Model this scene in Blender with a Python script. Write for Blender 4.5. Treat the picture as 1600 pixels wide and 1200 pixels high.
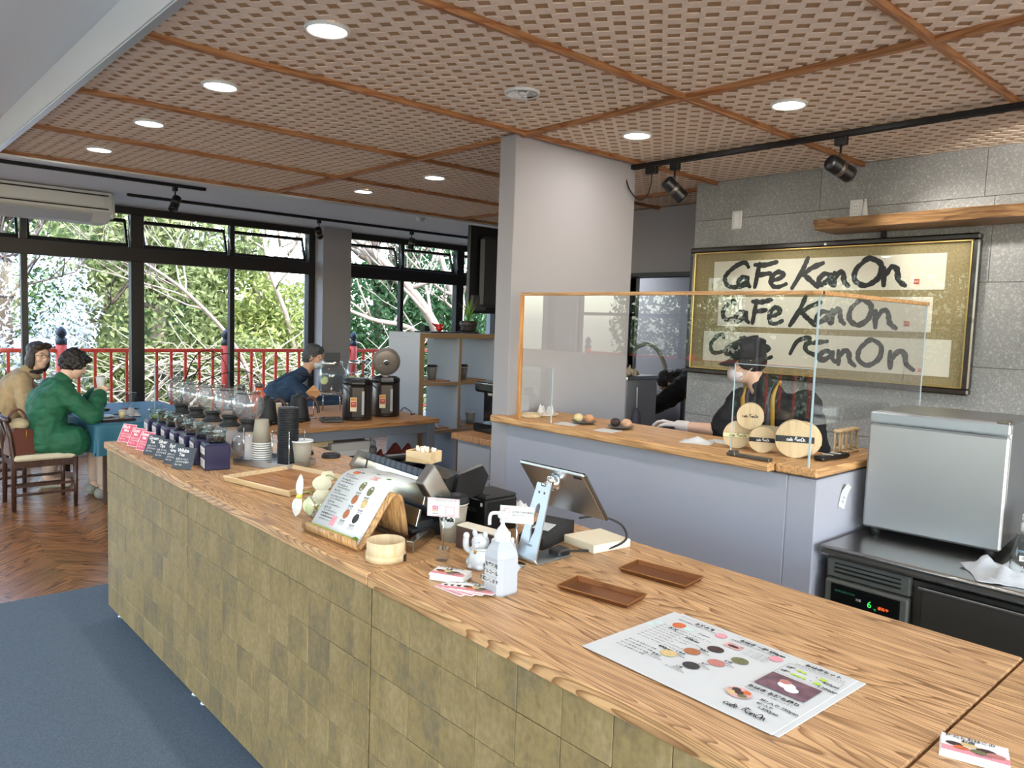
import bpy, bmesh, math, random
import numpy as np
from mathutils import Vector, Matrix, Euler
PI = math.pi
rnd = random.Random(11)
sc = bpy.context.scene
COL = sc.collection
for o in list(bpy.data.objects): bpy.data.objects.remove(o)

# ------------------------------------------------------------------ camera, world, sun, exposure
cam_d = bpy.data.cameras.new('camera'); cam = bpy.data.objects.new('camera', cam_d); COL.objects.link(cam)
yaw, pit, rol = math.radians(42.2798), math.radians(-4.6729), math.radians(1.9673)
fw = Vector((math.sin(yaw)*math.cos(pit), math.cos(yaw)*math.cos(pit), math.sin(pit)))
rt = Vector((math.cos(yaw), -math.sin(yaw), 0)); up = rt.cross(fw)
r2 = rt*math.cos(rol)+up*math.sin(rol); u2 = -rt*math.sin(rol)+up*math.cos(rol)
cam.matrix_world = Matrix(((r2.x,u2.x,-fw.x,0),(r2.y,u2.y,-fw.y,0),(r2.z,u2.z,-fw.z,1.65),(0,0,0,1)))
cam_d.sensor_width = 36; cam_d.lens = 1194.53/1600*36; cam_d.clip_start = .02; cam_d.clip_end = 500
sc.camera = cam
world = bpy.data.worlds.new('sky'); sc.world = world; world.use_nodes = True
wn = world.node_tree; bg = wn.nodes['Background']
sky = wn.nodes.new('ShaderNodeTexSky'); sky.sky_type = 'NISHITA'; sky.sun_disc = False
sky.sun_elevation = math.radians(48); sky.sun_rotation = math.radians(200); sky.dust_density = 1.5
wn.links.new(sky.outputs[0], bg.inputs[0]); bg.inputs[1].default_value = 1.5
sun_d = bpy.data.lights.new('sun', 'SUN'); sun_d.energy = 4.6; sun_d.angle = math.radians(1); sun_d.color = (1,.95,.86)
sun = bpy.data.objects.new('sun', sun_d); COL.objects.link(sun)
sun.rotation_euler = (math.radians(40), 0, math.radians(18))
LAMP = 4.0       # watts of one downlight
sc.view_settings.view_transform = 'Standard'; sc.view_settings.look = 'None'
sc.view_settings.gamma = 1; sc.view_settings.use_curve_mapping = False
sc.view_settings.exposure = .5

# ------------------------------------------------------------------ helpers
def srgb(h):
    h = h.lstrip('#'); c = [int(h[i:i+2],16)/255 for i in (0,2,4)]
    return tuple(x/12.92 if x <= .04045 else ((x+.055)/1.055)**2.4 for x in c)+(1,)
MATS = {}
def mat(name, col, rough=.6, metal=0, var=0, vscale=8, bump=0, bscale=60, rand=0, coat=0, emit=0, stretch=(1,1,1), spec=.5, trans=0):
    if name in MATS: return MATS[name]
    m = bpy.data.materials.new(name); m.use_nodes = True; n = m.node_tree.nodes; l = m.node_tree.links
    p = n['Principled BSDF']; c = srgb(col) if isinstance(col, str) else tuple(col)+(1,)
    p.inputs['Base Color'].default_value = c; p.inputs['Roughness'].default_value = rough; p.inputs['Metallic'].default_value = metal
    p.inputs['Specular IOR Level'].default_value = spec
    if coat: p.inputs['Coat Weight'].default_value = coat
    if trans: p.inputs['Transmission Weight'].default_value = trans
    if emit: p.inputs['Emission Color'].default_value = c; p.inputs['Emission Strength'].default_value = emit
    if var or bump or rand:
        tc = n.new('ShaderNodeTexCoord'); mp = n.new('ShaderNodeMapping'); mp.inputs['Scale'].default_value = stretch
        l.new(tc.outputs['Object'], mp.inputs[0])
    if var or rand:
        nz = n.new('ShaderNodeTexNoise'); nz.inputs['Scale'].default_value = vscale; nz.inputs['Detail'].default_value = 6
        l.new(mp.outputs[0], nz.inputs[0])
        hs = n.new('ShaderNodeHueSaturation'); hs.inputs['Color'].default_value = c
        mr = n.new('ShaderNodeMapRange'); mr.inputs[1].default_value = .25; mr.inputs[2].default_value = .75
        mr.inputs[3].default_value = 1-var; mr.inputs[4].default_value = 1+var
        l.new(nz.outputs[0], mr.inputs[0])
        out = mr.outputs[0]
        if rand:
            oi = n.new('ShaderNodeObjectInfo'); ma = n.new('ShaderNodeMath'); ma.operation = 'MULTIPLY_ADD'
            ma.inputs[1].default_value = 2*rand; ma.inputs[2].default_value = 1-rand; l.new(oi.outputs['Random'], ma.inputs[0])
            mm = n.new('ShaderNodeMath'); mm.operation = 'MULTIPLY'; l.new(out, mm.inputs[0]); l.new(ma.outputs[0], mm.inputs[1]); out = mm.outputs[0]
        l.new(out, hs.inputs['Value']); l.new(hs.outputs[0], p.inputs['Base Color'])
    if bump:
        b = n.new('ShaderNodeTexNoise'); b.inputs['Scale'].default_value = bscale; b.inputs['Detail'].default_value = 4
        l.new(mp.outputs[0], b.inputs[0]); bp = n.new('ShaderNodeBump'); bp.inputs['Strength'].default_value = bump; bp.inputs['Distance'].default_value = .004
        l.new(b.outputs[0], bp.inputs['Height']); l.new(bp.outputs[0], p.inputs['Normal'])
    MATS[name] = m; return m
def wood(name, light, dark, axis='Y', scale=26, rough=.45, rand=0, dist=1.6, fine=.35):
    if name in MATS: return MATS[name]
    m = bpy.data.materials.new(name); m.use_nodes = True; n = m.node_tree.nodes; l = m.node_tree.links
    p = n['Principled BSDF']; p.inputs['Roughness'].default_value = rough
    tc = n.new('ShaderNodeTexCoord'); mp = n.new('ShaderNodeMapping')
    k = .07; mp.inputs['Scale'].default_value = {'X':(k,1,1),'Y':(1,k,1),'Z':(1,1,k)}[axis]
    oi = n.new('ShaderNodeObjectInfo'); va = n.new('ShaderNodeVectorMath'); va.operation = 'SCALE'; va.inputs[0].default_value = (7,9,5)
    l.new(oi.outputs['Random'], va.inputs['Scale'])
    ad = n.new('ShaderNodeVectorMath'); l.new(tc.outputs['Object'], ad.inputs[0]); l.new(va.outputs[0], ad.inputs[1])
    l.new(ad.outputs[0], mp.inputs[0])
    nz = n.new('ShaderNodeTexNoise'); nz.inputs['Scale'].default_value = 5; nz.inputs['Detail'].default_value = 2.5
    l.new(mp.outputs[0], nz.inputs[0])
    sm = n.new('ShaderNodeMath'); sm.operation = 'MULTIPLY'; sm.inputs[1].default_value = scale*dist; l.new(nz.outputs[0], sm.inputs[0])
    sn = n.new('ShaderNodeMath'); sn.operation = 'FRACT'; l.new(sm.outputs[0], sn.inputs[0])
    n2 = n.new('ShaderNodeTexNoise'); n2.inputs['Scale'].default_value = 90; n2.inputs['Detail'].default_value = 5
    l.new(mp.outputs[0], n2.inputs[0])
    rp = n.new('ShaderNodeValToRGB'); e = rp.color_ramp.elements
    e[0].position = 0; e[0].color = srgb(dark); e[1].position = .42; e[1].color = srgb(light)
    e2 = rp.color_ramp.elements.new(.95); e2.color = srgb(light); e3 = rp.color_ramp.elements.new(1); e3.color = srgb(dark)
    l.new(sn.outputs[0], rp.inputs[0])
    mx = n.new('ShaderNodeMix'); mx.data_type = 'RGBA'; mx.blend_type = 'MULTIPLY'
    r2_ = n.new('ShaderNodeValToRGB'); f = r2_.color_ramp.elements; f[0].position = .38; f[0].color = (1-fine,1-fine*1.1,1-fine*1.2,1); f[1].position = .58; f[1].color = (1,1,1,1)
    l.new(n2.outputs[0], r2_.inputs[0]); mx.inputs[0].default_value = 1; l.new(rp.outputs[0], mx.inputs[6]); l.new(r2_.outputs[0], mx.inputs[7])
    out = mx.outputs[2]
    if rand:
        hs = n.new('ShaderNodeHueSaturation'); mr = n.new('ShaderNodeMapRange'); mr.inputs[3].default_value = 1-rand; mr.inputs[4].default_value = 1+rand
        l.new(oi.outputs['Random'], mr.inputs[0]); l.new(mr.outputs[0], hs.inputs['Value']); l.new(out, hs.inputs['Color']); out = hs.outputs[0]
    l.new(out, p.inputs['Base Color'])
    MATS[name] = m; return m
def glass(name, tint=(1,1,1), ior=1.45, gloss=1.0, rough=.0, body=0, bodycol=(.8,.8,.8), edge=None):
    if name in MATS: return MATS[name]
    m = bpy.data.materials.new(name); m.use_nodes = True; n = m.node_tree.nodes; l = m.node_tree.links
    n.remove(n['Principled BSDF']); out = n['Material Output']
    t = n.new('ShaderNodeBsdfTransparent'); t.inputs[0].default_value = tuple(tint)+(1,)
    if edge:
        lw = n.new('ShaderNodeLayerWeight'); lw.inputs[0].default_value = .5; pw = n.new('ShaderNodeMath'); pw.operation = 'POWER'; pw.inputs[1].default_value = 2.2; l.new(lw.outputs['Facing'], pw.inputs[0])
        mc = n.new('ShaderNodeMix'); mc.data_type = 'RGBA'; l.new(pw.outputs[0], mc.inputs[0]); mc.inputs[6].default_value = tuple(tint)+(1,); mc.inputs[7].default_value = tuple(edge)+(1,); l.new(mc.outputs[2], t.inputs[0])
    g = n.new('ShaderNodeBsdfGlossy'); g.inputs['Roughness'].default_value = rough
    f = n.new('ShaderNodeFresnel'); f.inputs[0].default_value = ior
    mx = n.new('ShaderNodeMixShader'); sh = t
    if body:
        d = n.new('ShaderNodeBsdfDiffuse'); d.inputs[0].default_value = tuple(bodycol)+(1,)
        m0 = n.new('ShaderNodeMixShader'); m0.inputs[0].default_value = body; l.new(t.outputs[0], m0.inputs[1]); l.new(d.outputs[0], m0.inputs[2]); sh = m0
    ge = n.new('ShaderNodeNewGeometry'); iv = n.new('ShaderNodeMath'); iv.operation = 'MULTIPLY_ADD'; iv.inputs[1].default_value = -gloss; iv.inputs[2].default_value = gloss
    l.new(ge.outputs['Backfacing'], iv.inputs[0])
    k = n.new('ShaderNodeMath'); k.operation = 'MULTIPLY'; l.new(iv.outputs[0], k.inputs[1]); l.new(f.outputs[0], k.inputs[0])
    l.new(k.outputs[0], mx.inputs[0]); l.new(sh.outputs[0], mx.inputs[1]); l.new(g.outputs[0], mx.inputs[2]); l.new(mx.outputs[0], out.inputs[0])
    MATS[name] = m; return m

def T(x=0,y=0,z=0,rx=0,ry=0,rz=0,s=1):
    return Matrix.LocRotScale(Vector((x,y,z)), Euler((rx,ry,rz)), Vector((s,s,s)))
def catmull(P, n=6, closed=False):
    P = [Vector(p) for p in P]; out = []
    N = len(P); rng = range(N if closed else N-1)
    for i in rng:
        if closed: a,b,c,d = P[(i-1)%N],P[i],P[(i+1)%N],P[(i+2)%N]
        else: a,b,c,d = P[max(i-1,0)],P[i],P[i+1],P[min(i+2,N-1)]
        for k in range(n):
            t = k/n; out.append(.5*((2*b)+(c-a)*t+(2*a-5*b+4*c-d)*t*t+(3*b-a-3*c+d)*t**3))
    if not closed: out.append(P[-1])
    return out
class MB:
    def __init__(s): s.v=[]; s.f=[]; s.m=[]; s.s=[]
    def add(s, V, F, mat=0, smooth=False, M=None):
        b = len(s.v)
        if M is not None: V = [M@Vector(p) for p in V]
        s.v += [tuple(p) for p in V]
        for f in F: s.f.append(tuple(b+i for i in f)); s.m.append(mat); s.s.append(smooth)
        return s
    def box(s, c, d, bev=0, mat=0, rz=0, M=None, rx=0, ry=0):
        h = [x/2 for x in d]; bev = min(bev, min(h)*.9)
        L = T(*c, rx=rx, ry=ry, rz=rz); L = M@L if M is not None else L
        if not bev:
            V = [(sx*h[0],sy*h[1],sz*h[2]) for sx in (-1,1) for sy in (-1,1) for sz in (-1,1)]
            return s.add(V, [(0,1,3,2),(4,6,7,5),(0,4,5,1),(2,3,7,6),(0,2,6,4),(1,5,7,3)], mat, False, L)
        V=[]; ix={}
        for sx in (-1,1):
            for sy in (-1,1):
                for sz in (-1,1):
                    for a in range(3):
                        p = [sx*(h[0]-bev),sy*(h[1]-bev),sz*(h[2]-bev)]; p[a] = (sx,sy,sz)[a]*h[a]
                        ix[(sx,sy,sz,a)] = len(V); V.append(p)
        F=[]
        def key(a,sa,b,sb,c,sc,ax):
            k=[0,0,0]; k[a]=sa;k[b]=sb;k[c]=sc; return ix[(k[0],k[1],k[2],ax)]
        for a in range(3):
            b,c=(a+1)%3,(a+2)%3
            for sa in (-1,1):
                q=[key(a,sa,b,-1,c,-1,a),key(a,sa,b,1,c,-1,a),key(a,sa,b,1,c,1,a),key(a,sa,b,-1,c,1,a)]
                F.append(q if sa>0 else q[::-1])
            for sb in (-1,1):
                for sc_ in (-1,1):
                    q=[key(a,-1,b,sb,c,sc_,b),key(a,1,b,sb,c,sc_,b),key(a,1,b,sb,c,sc_,c),key(a,-1,b,sb,c,sc_,c)]
                    F.append(q if sb*sc_<0 else q[::-1])
        for sx in (-1,1):
            for sy in (-1,1):
                for sz in (-1,1):
                    q=[ix[(sx,sy,sz,a)] for a in range(3)]; F.append(q if sx*sy*sz>0 else q[::-1])
        return s.add(V,F,mat,False,L)
    def lathe(s, prof, n=24, c=(0,0,0), mat=0, M=None, smooth=True, sq=None):
        V=[];F=[]; L=T(*c); L=M@L if M is not None else L
        for r,z in prof:
            for k in range(n):
                a=2*PI*k/n; V.append((r*math.cos(a), r*math.sin(a), z))
        for i in range(len(prof)-1):
            for k in range(n): F.append((i*n+k, i*n+(k+1)%n, (i+1)*n+(k+1)%n, (i+1)*n+k))
        if prof[0][0]>1e-6: F.append(tuple(range(n))[::-1])
        if prof[-1][0]>1e-6: F.append(tuple((len(prof)-1)*n+k for k in range(n)))
        return s.add(V,F,mat,smooth,L)
    def open_lathe(s, prof, n=24, c=(0,0,0), mat=0, M=None, smooth=True):
        V=[];F=[]; L=T(*c); L=M@L if M is not None else L
        for r,z in prof:
            for k in range(n):
                a=2*PI*k/n; V.append((r*math.cos(a), r*math.sin(a), z))
        for i in range(len(prof)-1):
            for k in range(n): F.append((i*n+k, i*n+(k+1)%n, (i+1)*n+(k+1)%n, (i+1)*n+k))
        return s.add(V,F,mat,smooth,L)
    def cyl(s, a, b, r0, r1=None, n=16, mat=0, M=None):
        return s.tube([a,b],[r0,r0 if r1 is None else r1],n,mat,M)
    def tube(s, P, r, n=8, mat=0, M=None, smooth=True, closed=False):
        P=[Vector(p) for p in P]; N=len(P); R_=r if isinstance(r,(list,tuple)) else [r]*N
        V=[];F=[]; prev=None
        for i,p in enumerate(P):
            if closed: t=(P[(i+1)%N]-P[i-1])
            else: t=P[min(i+1,N-1)]-P[max(i-1,0)]
            if t.length<1e-9: t=Vector((0,0,1))
            t.normalize()
            if prev is None:
                x=t.orthogonal().normalized()
            else:
                x=prev-t*prev.dot(t)
                x = x.normalized() if x.length>1e-6 else t.orthogonal().normalized()
            prev=x; y=t.cross(x)
            for k in range(n):
                a=2*PI*k/n; V.append(p+(x*math.cos(a)+y*math.sin(a))*R_[i])
        for i in range(N if closed else N-1):
            j=(i+1)%N
            for k in range(n): F.append((i*n+k,i*n+(k+1)%n,j*n+(k+1)%n,j*n+k))
        if not closed: F.append(tuple(range(n))[::-1]); F.append(tuple((N-1)*n+k for k in range(n)))
        return s.add(V,F,mat,smooth,M)
    def ball(s, c, r, n=16, m=10, mat=0, M=None, rot=None):
        if not isinstance(r,(tuple,list)): r=(r,r,r)
        L=T(*c)
        if rot is not None: L=L@Euler(rot).to_matrix().to_4x4()
        L=M@L if M is not None else L
        V=[(0,0,-r[2])];F=[]
        for i in range(1,m):
            t=PI*i/m
            for k in range(n):
                a=2*PI*k/n; V.append((r[0]*math.sin(t)*math.cos(a), r[1]*math.sin(t)*math.sin(a), -r[2]*math.cos(t)))
        V.append((0,0,r[2])); e=len(V)-1
        for k in range(n): F.append((0,1+(k+1)%n,1+k)); F.append((e,1+(m-2)*n+k,1+(m-2)*n+(k+1)%n))
        for i in range(m-2):
            for k in range(n): F.append((1+i*n+k,1+i*n+(k+1)%n,1+(i+1)*n+(k+1)%n,1+(i+1)*n+k))
        return s.add(V,F,mat,True,L)
    def prism(s, poly, z0, z1, mat=0, M=None, smooth=False):
        n=len(poly); V=[(x,y,z0) for x,y in poly]+[(x,y,z1) for x,y in poly]
        F=[tuple(range(n))[::-1], tuple(range(n,2*n))]+[(i,(i+1)%n,n+(i+1)%n,n+i) for i in range(n)]
        return s.add(V,F,mat,smooth,M)
    def strip(s, P, w, t, mat=0, M=None, smooth=False):
        """plate that follows the profile P (x,z), width w along y, thickness t"""
        P=[Vector((p[0],p[1])) for p in P]; N=len(P); up_=[];dn=[]
        for i in range(N):
            d=(P[min(i+1,N-1)]-P[max(i-1,0)]).normalized(); nn=Vector((-d.y,d.x))
            up_.append(P[i]+nn*t/2); dn.append(P[i]-nn*t/2)
        V=[];F=[]
        for i in range(N):
            V+=[(up_[i].x,-w/2,up_[i].y),(up_[i].x,w/2,up_[i].y),(dn[i].x,w/2,dn[i].y),(dn[i].x,-w/2,dn[i].y)]
        for i in range(N-1):
            a=4*i;b=a+4
            for k in range(4): F.append((a+k,a+(k+1)%4,b+(k+1)%4,b+k))
        F.append((0,1,2,3)[::-1]); F.append((4*N-4,4*N-3,4*N-2,4*N-1))
        return s.add(V,F,mat,smooth,M)
    def grid(s, fn, nu, nv, mat=0, M=None, smooth=True):
        V=[fn(i/nu,j/nv) for j in range(nv+1) for i in range(nu+1)]
        F=[(j*(nu+1)+i,j*(nu+1)+i+1,(j+1)*(nu+1)+i+1,(j+1)*(nu+1)+i) for j in range(nv) for i in range(nu)]
        return s.add(V,F,mat,smooth,M)
    def text(s, body, size, M, mat=0, align='LEFT', fn=None, bold=0):
        me=text_mesh(body,size,align,bold)
        V=[v.co.copy() for v in me.vertices]; F=[tuple(p.vertices) for p in me.polygons]
        if fn: V=[fn(p) for p in V]
        return s.add(V,F,mat,False,M)
    def brush(s, P, w, M=None, mat=0, n=6, jit=.12, closed=False):
        Q=catmull([(p[0],p[1],0) for p in P],n,closed); N=len(Q); V=[];F=[]
        jr=random.Random(int(abs(P[0][0])*1e4)+N)
        for i,p in enumerate(Q):
            d=(Q[min(i+1,N-1)]-Q[max(i-1,0)]); d=d.normalized() if d.length>0 else Vector((1,0,0))
            nn=Vector((-d.y,d.x,0)); k=w*.5*(1-.25*abs(2*i/(N-1)-1)**3)*(1+jit*jr.uniform(-1,1))
            V+=[p+nn*k,p-nn*k]
        F=[(2*i,2*i+1,2*i+3,2*i+2) for i in range(N-1)]
        for e,sg in ((0,-1),(N-1,1)):
            p=Q[e]; b=len(V); V.append(p); 
            for k in range(9): V.append(p+Vector((math.cos(2*PI*k/9),math.sin(2*PI*k/9),0))*w*.4)
            F+=[(b,b+1+k,b+1+(k+1)%9) for k in range(9)]
        return s.add(V,F,mat,False,M)
    def build(s, name, mats, parent=None, recalc=True, **kw):
        me=bpy.data.meshes.new(name); me.from_pydata(s.v,[],s.f)
        if not isinstance(mats,(list,tuple)): mats=[mats]
        for m in mats: me.materials.append(m)
        me.polygons.foreach_set('material_index',s.m); me.polygons.foreach_set('use_smooth',s.s)
        if recalc and len(s.f)<60000:
            bm=bmesh.new(); bm.from_mesh(me); bmesh.ops.recalc_face_normals(bm,faces=bm.faces); bm.to_mesh(me); bm.free()
        if any(s.s) and not all(s.s): pass
        me.update(); o=bpy.data.objects.new(name,me); COL.objects.link(o)
        if parent is not None: o.parent=parent
        for k,v in kw.items(): o[k]=v
        return o
TXT={}
def text_mesh(body,size,align='LEFT',bold=0):
    k=(body,size,align,bold)
    if k in TXT: return TXT[k]
    cu=bpy.data.curves.new('txt','FONT'); cu.body=body; cu.size=size; cu.align_x=align; cu.align_y='CENTER'; cu.resolution_u=2; cu.offset=bold
    o=bpy.data.objects.new('txt',cu); me=bpy.data.meshes.new_from_object(o); bpy.data.objects.remove(o); TXT[k]=me
    return me
GLY={'C':[[(.95,.78),(.8,.95),(.45,.8),(.12,.45),(.2,.12),(.5,.03),(.98,.14)]],
 'c':[[(.9,.75),(.5,.85),(.1,.45),(.4,.08),(.95,.2)]],
 'a':[[(.75,.72),(.4,.78),(.08,.4),(.25,.1),(.65,.4),(.8,.7)],[(.82,.75),(.8,.3),(1,.05)]],
 'F':[[(.25,.92),(.18,.5),(.1,.03)],[(.05,.88),(.5,.86),(1,.96)],[(.2,.48),(.75,.55)]],
 'f':[[(.9,.9),(.5,.95),(.4,.5),(.3,.02)],[(.05,.55),(.9,.6)]],
 'e':[[(.12,.42),(.55,.5),(.85,.72),(.5,.9),(.15,.55),(.25,.12),(.6,.04),(1,.2)]],
 'K':[[(.5,1),(.32,.55),(.03,.03)],[(1,.82),(.62,.66),(.38,.45)],[(.36,.5),(.6,.3),(.88,.06)]],
 'k':[[(.15,.25),(.3,.8),(.55,.98),(.6,.85)],[(.5,.72),(1,.86)],[(.5,.72),(.55,.4),(.9,.15)]],
 'n':[[(.1,.82),(.14,.08)],[(.15,.45),(.4,.85),(.62,.75),(.72,.3),(.98,.06)]],
 'O':[[(.5,.95),(.15,.65),(.1,.25),(.45,.04),(.85,.3),(.9,.75),(.55,.97),(.35,.9)]]}
def logo(mb, x0, y0, w, h, wt, M, mat=0, boxes=None, jit=.12):
    """the shop's brushed lettering, written letter by letter into boxes (u0,u1,v0,v1,letter)"""
    bx = boxes or [(0,.1,.1,.6,'c'),(.1,.19,.1,.55,'a'),(.19,.26,.05,.75,'f'),(.25,.33,.1,.55,'e'),(.42,.58,.1,1,'k'),(.56,.68,.1,.6,'a'),(.67,.78,.1,.6,'n'),(.77,.9,.1,.9,'O'),(.9,1.0,.1,.65,'n')]
    for u0,u1,v0,v1,g in bx:
        for st in GLY[g]:
            mb.brush([(x0+w*(u0+(u1-u0)*px), y0+h*(v0+(v1-v0)*py)) for px,py in st], wt, M, mat, jit=jit)
def tag(o,label,cat,group=None,kind=None):
    o['label']=label; o['category']=cat
    if group: o['group']=group
    if kind: o['kind']=kind
    return o
def struct(o): o['kind']='structure'; return o
def thing(name,label,cat,loc=(0,0,0),rz=0,group=None):
    o=bpy.data.objects.new(name,None); o.empty_display_size=.05; COL.objects.link(o); o.location=loc; o.rotation_euler=(0,0,rz)
    return tag(o,label,cat,group)
def place(o,loc,rz=0): o.location=loc; o.rotation_euler=(0,0,rz); return o
def kids(o): return [c for c in bpy.data.objects if c.parent==o]
def dup(root,loc,rz=0,label=None,group=None,s=None):
    def cp(o,par):
        c=o.copy(); COL.objects.link(c); c.parent=par
        for ch in CH.get(o.name,()): cp(ch,c)
        return c
    CH={}
    for ob in root.children_recursive: CH.setdefault(ob.parent.name,[]).append(ob)
    r=cp(root,None); r.location=loc; r.rotation_euler=(0,0,rz)
    if s: r.scale=(s,s,s)
    if label: r['label']=label
    if group: r['group']=group
    return r
def rect_clip(poly,x0,x1,y0,y1):
    for ax,lim,sg in ((0,x0,1),(0,x1,-1),(1,y0,1),(1,y1,-1)):
        out=[]
        for i in range(len(poly)):
            a,b=poly[i-1],poly[i]; da=(a[ax]-lim)*sg; db=(b[ax]-lim)*sg
            if (da>=0)!=(db>=0):
                t=da/(da-db); out.append((a[0]+(b[0]-a[0])*t,a[1]+(b[1]-a[1])*t))
            if db>=0: out.append(b)
        poly=out
        if len(poly)<3: return []
    q=[poly[0]]
    for p in poly[1:]:
        if math.hypot(p[0]-q[-1][0],p[1]-q[-1][1])>1e-5: q.append(p)
    return q if len(q)>2 else []

# ------------------------------------------------------------------ materials
M_oak=wood('oak_top','d0a372','8a5e34','Y',46,.42,rand=.04)
M_oakx=wood('oak_edge','b08a62','7d5a3a','Y',40,.5)
M_cap=wood('cap_oak','cfa06c','b07f4c','Y',26,.5)
M_ply=wood('plywood','c79c68','a87a48','Y',18,.45)
M_plyx=wood('bent_ply','c59a66','9b7044','Z',18,.45)
M_trayw=wood('tray_wood','b9824f','96622f','Y',14,.45)
M_hin=wood('hinoki','d3b78e','c5a679','Y',6,.5,fine=.12)
M_hinz=wood('hinoki_face','d2ba94','c8ad83','Z',6,.5,fine=.1)
M_dark=wood('dark_wood','4a2f22','2c1a12','Z',20,.35)
M_floorw=wood('parquet_wood','a47048','70462a','X',18,.22,rand=.18)
M_batten=wood('batten_wood','a8764c','8c5028','Y',20,.5)
M_slab=wood('live_edge','94724e','6a4c32','Y',16,.45)
M_weave=mat('ceiling_weave','dcc8b4',.75,var=.06,vscale=40,bump=.3,bscale=300)
M_burlap=mat('ceiling_burlap','a4815e',.85,var=.1,vscale=200,bump=.5,bscale=500)
M_white=mat('white_ceiling_paint','d6dadd',.8,bump=.25,bscale=220)
M_fascia=mat('fascia_paint','d3d5d6',.6)
M_wallg=mat('grey_wall_paper','9b989b',.8,bump=.2,bscale=350)
M_low=mat('low_wall_paint','9c9ca5',.75,bump=.15,bscale=350)
M_frame=mat('window_frame','1f1b1a',.45)
M_black=mat('black_plastic','101012',.35)
M_blackm=mat('black_matte','1a1a1c',.6)
M_steel=mat('stainless','b0aca6',.26,1,var=.05,vscale=5,stretch=(1,.05,1),bump=.05,bscale=400)
M_steeld=mat('stainless_dark','77726a',.38,1)
M_alu=mat('aluminium','c4c9ce',.35,1)
M_chrome=mat('chrome','d8d8d8',.1,1)
M_wht=mat('white_plastic','d2d2d0',.4)
M_paper=mat('paper','c6c7c5',.7)
M_ink=mat('ink','141414',.8)
M_cloth=mat('white_cloth','cfccc8',.9,bump=.4,bscale=180)
M_glass=glass('window_glass',(.97,.985,.98),1.45,1)
M_acr=glass('acrylic',(.985,.99,.99),1.5,2.2)
M_acre=mat('acrylic_edge','a9bcc4',.15,spec=.6)
M_gls=glass('clear_glass',(.95,.965,.96),1.6,1.5,edge=(.42,.46,.46))
M_red=mat('railing_red','d2432c',.45)
M_cupg=mat('cup_grey','908878',.65)
M_cupd=mat('cup_dark_grey','6f6b66',.65)
def tile_mat():
    m=mat('patina_tile','968a5a',.55,var=.0); m=bpy.data.materials['patina_tile']
    n=m.node_tree.nodes;l=m.node_tree.links;p=n['Principled BSDF']
    tc=n.new('ShaderNodeTexCoord'); oi=n.new('ShaderNodeObjectInfo')
    va=n.new('ShaderNodeVectorMath'); va.operation='SCALE'; va.inputs[0].default_value=(1.3,2.1,1.7); l.new(oi.outputs['Random'],va.inputs['Scale'])
    ad=n.new('ShaderNodeVectorMath'); l.new(tc.outputs['Object'],ad.inputs[0]); l.new(va.outputs[0],ad.inputs[1])
    mp=n.new('ShaderNodeMapping'); mp.inputs['Scale'].default_value=(1,1,.7); l.new(ad.outputs[0],mp.inputs[0])
    a=n.new('ShaderNodeTexNoise'); a.inputs['Scale'].default_value=6.5; a.inputs['Detail'].default_value=8; a.inputs['Roughness'].default_value=.7; l.new(mp.outputs[0],a.inputs[0])
    r=n.new('ShaderNodeValToRGB'); e=r.color_ramp.elements; e[0].position=.3; e[0].color=srgb('6a5b40'); e[1].position=.72; e[1].color=srgb('9a845d')
    q=r.color_ramp.elements.new(.5); q.color=srgb('877248'); q2=r.color_ramp.elements.new(.4); q2.color=srgb('776749'); l.new(a.outputs[0],r.inputs[0])
    b=n.new('ShaderNodeTexNoise'); b.inputs['Scale'].default_value=70; b.inputs['Detail'].default_value=6; l.new(mp.outputs[0],b.inputs[0])
    mr=n.new('ShaderNodeMapRange'); mr.inputs[1].default_value=.35; mr.inputs[2].default_value=.65; mr.inputs[3].default_value=.82; mr.inputs[4].default_value=1.1; l.new(b.outputs[0],mr.inputs[0])
    rr=n.new('ShaderNodeMapRange'); rr.inputs[3].default_value=.96; rr.inputs[4].default_value=1.04; l.new(oi.outputs['Random'],rr.inputs[0])
    mm=n.new('ShaderNodeMath'); mm.operation='MULTIPLY'; l.new(mr.outputs[0],mm.inputs[0]); l.new(rr.outputs[0],mm.inputs[1])
    hs=n.new('ShaderNodeHueSaturation'); l.new(r.outputs[0],hs.inputs['Color']); l.new(mm.outputs[0],hs.inputs['Value']); l.new(hs.outputs[0],p.inputs['Base Color'])
    bp=n.new('ShaderNodeBump'); bp.inputs['Strength'].default_value=.35; bp.inputs['Distance'].default_value=.003; l.new(b.outputs[0],bp.inputs['Height']); l.new(bp.outputs[0],p.inputs['Normal'])
    return m
M_tile=tile_mat()
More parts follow.
